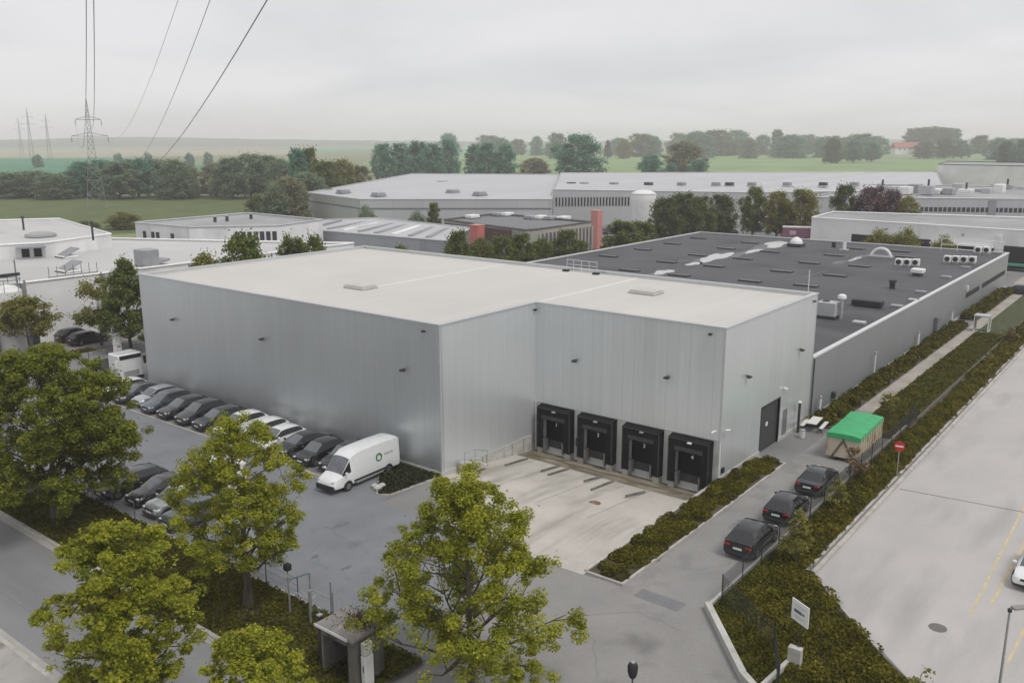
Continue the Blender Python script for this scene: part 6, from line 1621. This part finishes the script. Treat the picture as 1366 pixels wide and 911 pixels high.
for z in (1.0, 2.0): obj('rail', MB().tube([(160.6, 25.3, RZ + z), (160.6, 34.5, RZ + z)], 0.06, 5), WHITEP, lad)

# ------------------------------------------------------------------ traffic behind
c = G(1023, 309)
tr = thing('lorry', 'white lorry parked between the trees behind the black roof', 'lorry', (c[0], c[1], 0), rz=2.3)
obj('cab', MB().bevbox(1.2, 3.2, -1.25, 1.25, 0.6, 3.6, 0.15), P_WHITE, tr, local=True); obj('windscreen', MB().box(3.19, 3.23, -1.1, 1.1, 2.0, 3.0), CGLASS, tr, local=True)
obj('trailer', MB().bevbox(-9.0, 0.9, -1.27, 1.27, 1.0, 3.9, 0.05), WHITEP, tr, local=True)
for x in (2.3, -1.5, -6.5, -7.8):
    for s in (-1, 1): obj('wheel', MB().disc((x, s * 1.05, 0.5), 0.5, 'y', 14, 0.3), TYRE, tr, local=True)
obj('bumper', MB().bevbox(3.1, 3.3, -1.25, 1.25, 0.3, 0.75, 0.04), TRIM, tr, local=True)
a, b_ = G(1043, 321), G(1082, 322)
m_ = (a + b_) / 2; d = b_ - a; Lc = np.linalg.norm(d)
pc = thing('box_trailer', 'purple-pink box trailer with white roof beside the white depot', 'trailer', (m_[0], m_[1], 0), rz=math.atan2(d[1], d[0]))
obj('box', MB().bevbox(-Lc / 2, Lc / 2, -1.25, 1.25, 0.9, 3.2, 0.06), M('mauve_paint', (0.22, 0.09, 0.14), rough=0.5, var=0.1), pc, local=True)
obj('roof', MB().bevbox(-Lc / 2 - 0.03, Lc / 2 + 0.03, -1.28, 1.28, 3.2, 3.4, 0.05), WHITEP, pc, local=True)
obj('emblem', MB().bevbox(-Lc / 2 + 1.6, -Lc / 2 + 3.0, -1.275, -1.24, 1.6, 2.5, 0.005), M('mauve_pale', (0.5, 0.38, 0.45)), pc, local=True)
for x in (-Lc / 2 + 1.2, Lc / 2 - 1.2):
    for s in (-1, 1): obj('wheel', MB().disc((x, s * 1.0, 0.45), 0.45, 'y', 14, 0.3), TYRE, pc, local=True)
def carat(px, py, kind, pm, rz, label, grp=None):
    c = G(px, py); return dup(PROTO[kind], (c[0], c[1], 0), rz, label, grp, mats={'body': pm, 'side_mirror': pm})
carat(1001, 304, 'hatch', P_RED, 0.4, 'dark red car beside the white lorry behind the black roof')
carat(1012, 302, 'estate', P_WHITE, 0.4, 'white car tucked beside the white lorry')
carat(972, 313, 'estate', P_BLACK, 2.0, 'black car under the trees at the rear edge of the black roof')
carat(808, 312, 'hatch', P_DGREY, 0.3, 'dark car in the yard right of the tall salmon-red pylon')
carat(818, 318, 'hatch', P_SILVER, 0.3, 'silver car in the yard right of the tall salmon-red pylon')
dup(PROTO['estate'], (49.3, 102.4, 0), 0.05, 'dark estate car parked before the white factory, nearer the street', 'cars parked before the white factory', mats={'body': P_DGREY, 'side_mirror': P_DGREY})
dup(PROTO['suv'], (49.0, 104.9, 0), 0.05, 'black car parked behind the dark estate at the white factory wall', 'cars parked before the white factory', mats={'body': P_BLACK, 'side_mirror': P_BLACK})
dup(PROTO['suv'], (58.6, 103.0, 0), 1.6, 'white car mostly hidden by the pointed dark tree', 'cars parked before the white factory', mats={'body': P_WHITE, 'side_mirror': P_WHITE})
carat(1358, 392, 'hatch', P_DGREY, 1.5, 'dark car parked at the far end of the path, right edge')
struct('parking_pad', MB().sheet([(30, 99.4), (72, 99.4), (72, 106.2), (30, 106.2)], 0.004), M('block_paving', (0.26, 0.235, 0.225), rough=0.85, var=0.12, scale=0.5))
struct('grass_strip', MB().box(36, 47.8, 97.4, 99.3, -0.2, 0.07), LAWN)
cover('grass', GRASSL, 2500, flat_fn(36.1, 47.7, 97.5, 99.2, 0.07, 0.2), 0.25, up=0.6)
kb = MB().box(-60, 120, 97.2, 97.38, -0.2, 0.1); struct('kerb', kb, KERB)

# ------------------------------------------------------------------ trees behind
def tpl(name, prof, seed, n, leaf, mat, rad_=4.0, cb=1.5, **k):
    return tree(name, 'template', (0, 0, 0), 10.0, rad_, cb, seed, n, leaf, mat, prof, 300, clump=0.2, limbs=30, flat=0.8, **k)
TPL = {'round': tpl('broadleaf_tree', [(0, 0.6), (0.15, 0.9), (0.42, 1.0), (0.7, 0.86), (0.9, 0.5), (1, 0.15)], 61, 11000, 0.36, GREENL, cb=1.0), 'wide': tpl('broadleaf_tree', PROF_WIDE, 62, 11000, 0.36, GREENL, cb=0.4), 'tall': tpl('poplar_tree', PROF_TALL, 63, 9000, 0.34, GREENL, rad_=2.6, cb=0.5),
       'cone': tpl('conifer_tree', PROF_CONE, 64, 8000, 0.34, PINEL, rad_=2.8, cb=0.8), 'bush': tpl('bush', PROF_WIDE, 65, 7000, 0.45, OLIVEL, rad_=5.0, cb=0.1)}
USED = set()
RADT = {'round': 4.0, 'wide': 4.0, 'tall': 2.6, 'cone': 2.8, 'bush': 5.0}
def far_tree(kind, mat, pos, h, wid, label, group=None, cat=None):
    s = wid / (2 * RADT[kind]); sc3 = (s, s, h / 10.0)
    t = TPL[kind]
    z = pos[2] if len(pos) > 2 else 0.0
    c = dup(t, (pos[0], pos[1], z), RNG.uniform(0, 6.28), label, group, scale=sc3, mats={'crown': mat})
    if cat: c['category'] = cat
    return c
def by_px(px, top, dist=None, Y=None, z=0.0):
    """ground position on a bearing (given distance, or the line Y=const) and the height that reaches image row `top`"""
    if dist is None:
        d = AT(px, 1.0); dist = Y / d[1]
    p = AT(px, dist)
    r = ray(px, top); t = dist / np.hypot(r[0], r[1])
    return (p[0], p[1], z), CAMH + r[2] * t - z, dist
GR = 'green trees along the low black-roofed building'
row = [(611, 308, 'round', GREENL, 50), (641, 320, 'wide', GREENL, 44), (668, 316, 'round', GREENL, 48), (697, 312, 'round', GREENL, 50), (724, 320, 'wide', GREENL, 40), (758, 307, 'round', GREENL, 46),
       (776, 322, 'wide', DARKL, 36), (832, 295, 'round', GREENL, 56), (858, 296, 'round', GREENL, 48), (891, 264, 'round', DARKL, 48), (916, 258, 'round', DARKL, 52), (939, 262, 'round', GREENL, 44), (966, 260, 'round', DARKL, 48)]
for i, (px, top, k, mt, wpx) in enumerate(row):
    pos, hh, dist = by_px(px, top, Y=88 if px < 870 else 93)
    far_tree(k, mt, pos, hh, wpx * dist / FPX, '%s in the green row behind the black roof' % ORD[i], GR)
GR2 = 'trees around the lorry park'
for i, (px, top, k, mt, wpx, Y, lb) in enumerate([(1011, 250, 'round', GREENL, 38, 229, 'dense dark green tree behind the white lorry'), (1044, 256, 'round', OLIVEL, 40, 226, 'olive tree right of the white lorry'), (1076, 253, 'round', OLIVEL, 50, 226, 'wider olive tree beside the purple trailer'),
        (1134, 247, 'round', DARKL, 42, 216, 'dark green rounded tree left of the copper-coloured one'), (1174, 249, 'round', PURPL, 50, 214, 'purple copper-leaved tree behind the white depot'), (1197, 254, 'round', PURPL, 34, 214, 'smaller purple-leaved tree right of the copper one'), (1220, 265, 'wide', OLIVEL, 36, 212, 'yellow-olive bushy tree right of the purple ones')]):
    pos, hh, dist = by_px(px, top, dist=Y); far_tree(k, mt, pos, hh, wpx * dist / FPX, lb, GR2)
GR3 = 'trees behind the main warehouse'
for i, (px, top, wpx, k, Y, mt, lb) in enumerate([(313, 315, 62, 'round', 87, GREENL, 'green tree peeking over the rear roof edge, with pointed top'), (380, 316, 40, 'round', 86, GREENL, 'rounded green tree top over the rear roof edge'), (412, 318, 36, 'wide', 86, GREENL, 'second rounded tree top right of the first over the roof edge'), (260, 344, 46, 'wide', 84, OLIVEL, 'low pale tree top at the left rear roof edge'), (530, 331, 34, 'wide', 86, GREENL, 'tiny tree tip showing above the rear roof edge')]):
    pos, hh, dist = by_px(px, top, Y=Y); far_tree(k, mt, pos, hh, wpx * 1.35 * dist / FPX, lb, GR3)
GR4 = 'bushes in front of the huge warehouse'
for px, top, wpx, k, dist, mt, lb in [(577, 269, 22, 'tall', 205, GREENL, 'upright green bush against the huge warehouse wall'), (485, 277, 34, 'bush', 205, GREYL, 'rounded pale bush at the left part of the huge warehouse wall'), (553, 284, 34, 'bush', 205, GREYL, 'low pale bush left of the upright green one'), (1185, 309, 46, 'bush', 176, OLIVEL, 'left pale bush in front of the depot opening'), (1222, 308, 42, 'bush', 178, OLIVEL, 'tallest pale bush in front of the depot opening'), (1275, 318, 40, 'bush', 172, OLIVEL, 'right low bush in front of the depot opening'), (155, 284, 46, 'bush', 262, OLIVEL, 'yellowish bush at the pasture edge behind the factory'), (100, 296, 40, 'bush', 250, GREENL, 'low green bush at the pasture edge'), (338, 261, 38, 'bush', 262, DARKL, 'dark round bush right of the pasture')]:
    pos, hh, dist = by_px(px, top, dist=dist); far_tree(k, mt, pos, max(hh, 2.0), wpx * dist / FPX, lb, GR4, 'bush')
GR5 = 'hedgerow trees beyond the near pasture'
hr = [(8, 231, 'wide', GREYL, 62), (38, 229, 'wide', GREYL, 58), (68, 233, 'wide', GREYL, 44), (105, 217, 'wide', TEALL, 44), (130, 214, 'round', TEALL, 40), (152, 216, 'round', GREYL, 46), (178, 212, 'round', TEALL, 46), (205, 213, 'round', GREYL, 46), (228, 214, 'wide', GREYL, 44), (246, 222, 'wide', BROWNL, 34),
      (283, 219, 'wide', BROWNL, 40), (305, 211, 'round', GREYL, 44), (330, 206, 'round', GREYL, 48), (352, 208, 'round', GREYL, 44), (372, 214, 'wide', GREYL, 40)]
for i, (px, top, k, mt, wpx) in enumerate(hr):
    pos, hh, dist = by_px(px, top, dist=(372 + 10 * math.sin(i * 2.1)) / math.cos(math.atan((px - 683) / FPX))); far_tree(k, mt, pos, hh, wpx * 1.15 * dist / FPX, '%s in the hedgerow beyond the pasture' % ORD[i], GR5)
GR6 = 'bushy trees left of the huge warehouse'
for i, (px, top, k, mt, wpx, dist) in enumerate([(395, 196, 'tall', TEALL, 26, 330), (412, 198, 'round', GREENL, 34, 335), (380, 238, 'wide', BROWNL, 50, 262), (405, 232, 'wide', GREYL, 54, 285), (432, 216, 'round', GREENL, 46, 305), (455, 215, 'wide', OLIVEL, 40, 330), (478, 221, 'round', BROWNL, 30, 345), (362, 246, 'bush', GREYL, 34, 258)]):
    pos, hh, dist = by_px(px, top, dist=dist); far_tree(k, mt, pos, hh, wpx * 1.15 * dist / FPX, '%s of the bushy trees at the left end of the huge warehouse' % ['tall thin one', 'high rounded one', 'brownish low one', 'grey broad one', 'green middle one', 'olive one', 'bronze rightmost one', 'small leftmost one'][i], GR6)
GR7 = 'tall blue-green trees behind the huge warehouse'
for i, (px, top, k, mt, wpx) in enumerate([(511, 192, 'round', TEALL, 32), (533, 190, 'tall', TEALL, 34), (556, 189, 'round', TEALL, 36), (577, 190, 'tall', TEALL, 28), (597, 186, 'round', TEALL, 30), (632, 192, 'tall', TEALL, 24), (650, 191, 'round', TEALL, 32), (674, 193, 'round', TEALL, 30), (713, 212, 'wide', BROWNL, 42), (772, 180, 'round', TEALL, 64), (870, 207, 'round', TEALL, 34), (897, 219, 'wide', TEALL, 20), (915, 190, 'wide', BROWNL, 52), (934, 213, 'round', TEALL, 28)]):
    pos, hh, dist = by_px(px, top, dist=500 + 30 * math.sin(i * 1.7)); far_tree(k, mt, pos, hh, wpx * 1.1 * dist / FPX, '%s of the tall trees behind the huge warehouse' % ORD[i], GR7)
# knoll, farm and groves near the horizon
hills([(1020, 1), (1120, 8), (1240, 14), (1330, 13), (1400, 8), (1500, 1)], 1300, 700, (0.20, 0.27, 0.14), 'knoll_grass')
GR8 = 'hazy trees near the horizon'
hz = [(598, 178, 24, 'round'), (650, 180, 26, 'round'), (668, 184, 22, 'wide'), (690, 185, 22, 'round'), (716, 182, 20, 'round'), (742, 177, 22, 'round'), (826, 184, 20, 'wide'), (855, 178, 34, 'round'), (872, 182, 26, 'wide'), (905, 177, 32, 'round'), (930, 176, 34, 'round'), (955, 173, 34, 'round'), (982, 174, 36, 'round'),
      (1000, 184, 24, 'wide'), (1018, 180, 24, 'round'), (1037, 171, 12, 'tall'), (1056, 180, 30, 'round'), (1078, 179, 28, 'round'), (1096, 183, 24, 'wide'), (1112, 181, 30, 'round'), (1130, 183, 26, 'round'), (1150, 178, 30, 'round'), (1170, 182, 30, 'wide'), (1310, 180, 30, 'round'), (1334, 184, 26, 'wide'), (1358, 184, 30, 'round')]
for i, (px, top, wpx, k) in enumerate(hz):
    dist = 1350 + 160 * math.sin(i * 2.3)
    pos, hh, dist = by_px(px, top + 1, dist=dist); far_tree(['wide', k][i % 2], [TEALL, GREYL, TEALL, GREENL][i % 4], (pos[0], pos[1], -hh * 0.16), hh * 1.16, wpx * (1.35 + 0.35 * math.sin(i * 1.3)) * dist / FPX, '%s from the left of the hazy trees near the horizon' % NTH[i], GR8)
for i, px in enumerate((1214, 1224, 1234, 1244, 1254, 1264, 1274)):
    pos, hh, dist = by_px(px, 168 + abs(px - 1244) * 0.10, dist=1520, z=9.0); far_tree('tall', GREYL, pos, hh, 17 * dist / FPX, '%s in the flat-topped poplar grove on the right horizon' % ORD[i], 'poplars in the flat-topped grove')
for i, (px, top, dist) in enumerate(((1262, 185, 1260), (1285, 188, 1270), (1235, 189, 1240), (1140, 188, 1000), (1112, 186, 960), (1165, 190, 1050), (1345, 190, 900), (1365, 186, 880))):
    pos, hh, dist = by_px(px, top, dist=dist); far_tree(['wide', 'round'][i % 2], TEALL if i % 2 else DARKL, pos, hh, 26 * dist / FPX, '%s of the trees around the red-roofed farm on the knoll' % NTH[i], 'trees around the red-roofed farm')
c = AT(1212, 1250)
fm = thing('farmhouse', 'distant farmhouse with long red tiled roof on the right horizon', 'farmhouse', (c[0], c[1], 9.0), rz=-0.75)
obj('wall', MB().box(-20, 20, -5, 5, -4, 4.5), WHITEW, fm, local=True)
obj('roof', MB().add([(-21, -6, 4.3), (21, -6, 4.3), (21, 0, 11), (-21, 0, 11), (-21, 6, 4.3), (21, 6, 4.3)], [(0, 1, 2, 3), (3, 2, 5, 4), (0, 3, 4), (1, 5, 2)]), M('red_tiles', (0.36, 0.15, 0.115), rough=0.8, var=0.15, scale=0.5), fm, local=True)
for x in (-14, -7, 0, 7, 14): obj('window', MB().box(x - 0.7, x + 0.7, -5.06, -5.0, 1.2, 2.8), WINB, fm, local=True)
c = AT(1256, 1270)
fb_ = thing('barn', 'pale low barn right of the red-roofed farmhouse', 'barn', (c[0], c[1], 9.5), rz=-0.75)
obj('wall', MB().box(-16, 16, -6, 6, -4, 4.0), WHITEW, fb_, local=True); obj('roof', MB().add([(-17, -7, 3.9), (17, -7, 3.9), (17, 0, 7.5), (-17, 0, 7.5), (-17, 7, 3.9), (17, 7, 3.9)], [(0, 1, 2, 3), (3, 2, 5, 4), (0, 3, 4), (1, 5, 2)]), FLATG, fb_, local=True)
for i, (px, top, dist) in enumerate(((155, 205.5, 900), (47, 207, 900), (195, 205, 760), (250, 205, 820), (275, 204, 900))):
    pos, hh, dist = by_px(px, top, dist=dist); far_tree('bush', TEALL, pos, max(hh, 2.5), 14 * dist / FPX, '%s of the lone bushes in the far fields' % ORD[i], 'lone bushes in the far fields', 'bush')
# templates themselves stand among the horizon trees
for i, (k, t) in enumerate(TPL.items()):
    pos, hh, dist = by_px(745 + i * 22, 187, dist=1150)
    t.location = pos; t.scale = (hh / 10,) * 3
    t['label'] = '%s of the faint bushes on the central horizon' % ORD[i]; t['group'] = 'faint bushes on the horizon'

# ------------------------------------------------------------------ high-voltage line
STEEL = M('pylon_steel', (0.22, 0.23, 0.235), rough=0.6, metal=0.2, var=0.15, scale=1)
def pylon(name, label, base, h, rz, wid=6.4, r=0.10, arms=((0.82, 4.0), (0.67, 5.7)), group=None):
    root = thing(name, label, 'pylon', base, rz, group)
    def half(z): 
        f = z / h
        return wid / 2 * (1 - f / 0.62) + 0.75 * (f / 0.62) if f < 0.62 else 0.75 * (1 - (f - 0.62) / 0.38) + 0.12
    lev = [0, .14, .27, .38, .48, .56, .62, .68, .74, .80, .86, .92, 1.0]
    for sx, sy in ((1, 1), (1, -1), (-1, -1), (-1, 1)):
        obj('leg', MB().tube([(sx * half(h * f), sy * half(h * f), h * f) for f in lev], r, 4), STEEL, root, local=True)
    br = MB()
    for a, b_ in zip(lev[:-1], lev[1:]):
        for k in range(4):
            c0 = [(1, 1), (1, -1), (-1, -1), (-1, 1)][k]; c1_ = [(1, -1), (-1, -1), (-1, 1), (1, 1)][k]
            p0 = (c0[0] * half(h * a), c0[1] * half(h * a), h * a); p1 = (c1_[0] * half(h * b_), c1_[1] * half(h * b_), h * b_)
            q0 = (c1_[0] * half(h * a), c1_[1] * half(h * a), h * a); q1 = (c0[0] * half(h * b_), c0[1] * half(h * b_), h * b_)
            br.tube([p0, p1], r * 0.6, 3, cap=False); br.tube([q0, q1], r * 0.6, 3, cap=False)
            br.tube([q1, p1], r * 0.6, 3, cap=False)
    obj('bracing', br, STEEL, root, local=True)
    for f, l in arms:
        for s in (1, -1):
            z = h * f; m = MB()
            m.tube([(0, half(z), z), (s * l, 0, z + 0.1)], r * 0.8, 4); m.tube([(0, -half(z), z), (s * l, 0, z + 0.1)], r * 0.8, 4); m.tube([(0, 0, z + h * 0.035), (s * l, 0, z + 0.1)], r * 0.8, 4)
            ar = obj('crossarm', m, STEEL, root, local=True)
            ins = MB()
            for k in range(6): ins.lathe((s * l, 0, z - 0.3 - k * 0.3), [(0.07, -0.12), (0.2, 0), (0.07, 0.12)], 8)
            i_ = obj('insulator', ins, M('insulator_glass', (0.16, 0.2, 0.2), rough=0.3), None); i_.parent = ar
    return root
pb_ = G(130, 279)
dirn = np.array([-pb_[0], -pb_[1], 0]); dirn /= np.linalg.norm(dirn); rt = np.array([-dirn[1], dirn[0], 0])   # rt: towards picture right
PH = 36.8
pylon('power_pylon', 'tall lattice power pylon standing in the pasture at the left', pb_, PH, math.atan2(rt[1], rt[0]))
for i, (px, dist, hh, rr_) in enumerate(((40, 1150, 58, 0.10), (64, 1250, 55, 0.10), (27, 1500, 56, 0.10))):
    p = AT(px, dist); pylon('power_pylon', 'faint far pylon on the left horizon, %s' % ['tallest of three', 'right one of three', 'leftmost and palest of three'][i], p, hh, math.atan2(rt[1], rt[0]) + 0.3, r=rr_, wid=5.0, arms=((0.84, 5.5), (0.70, 7.5)), group='far pylons on the left horizon')
CABLE = M('aluminium_cable', (0.24, 0.24, 0.245), rough=0.6, var=0.1, scale=1)
def wire(lab, a0, q_top, q_mid, r):
    """a hanging conductor in a vertical plane: from the arm end a0 through two picture points' bearings, ending beyond the camera"""
    a = np.array(a0)
    # horizontal run: straight line from the arm to a point beside the camera
    end = q_top
    pts = []
    for t in np.linspace(0, 1, 40):
        p = a + (end - a) * t; p[2] -= q_mid * 4 * t * (1 - t); pts.append(p)
    single('power_line', MB().tube(pts, r, 5, cap=False), CABLE, lab, 'power line', loc=tuple(a), group='power lines running to the pylon')
camr = R[0] * np.array([1, 1, 0]); camr = camr / np.linalg.norm(camr)
fwd = np.array([R[2][0], R[2][1], 0]); fwd /= np.linalg.norm(fwd)
def arm(f, off, drop=2.0): return pb_ + rt * off + np.array([0, 0, PH * f - drop])
back = dirn * (np.linalg.norm(pb_[:2]) + 30)
for lab, f, off, o_end, zend, sag, r in (
        ('left one of the two dark cables rising straight above the pylon', 0.82, -4.0, 2.5, 54.0, 17.0, 0.034),
        ('right one of the two dark cables rising straight above the pylon', 1.0, 0.0, 1.5, 48.0, 16.0, 0.034),
        ('right-hand lowest slanting cable crossing the sky', 0.67, 5.7, 9.0, 44.0, 15.0, 0.032),
        ('middle slanting cable crossing the sky', 0.67, 5.7, 8.0, 50.0, 16.0, 0.022),
        ('left slanting cable, the faintest of the three', 0.82, 4.0, 8.0, 50.0, 13.0, 0.018)):
    e = pb_ + back + rt * o_end; e[2] = zend
    wire(lab, arm(f, off, 2.0 if f < 1 else 0.0), e, sag, r)

# ------------------------------------------------------------------ the air
hz_ = bpy.data.materials.new('haze_air'); hz_.use_nodes = True
t = hz_.node_tree
for n in list(t.nodes): t.nodes.remove(n)
o = t.nodes.new('ShaderNodeOutputMaterial'); v_ = t.nodes.new('ShaderNodeVolumePrincipled')
v_.inputs['Color'].default_value = (1.0, 0.965, 1.0, 1); v_.inputs['Density'].default_value = 0.00032; v_.inputs['Anisotropy'].default_value = 0.0
t.links.new(v_.outputs[0], o.inputs['Volume'])
hb = MB().box(-5100, 5100, -5100, 5100, -3.0, 70.0)
ho = obj('haze', hb, hz_); ho['kind'] = 'stuff'
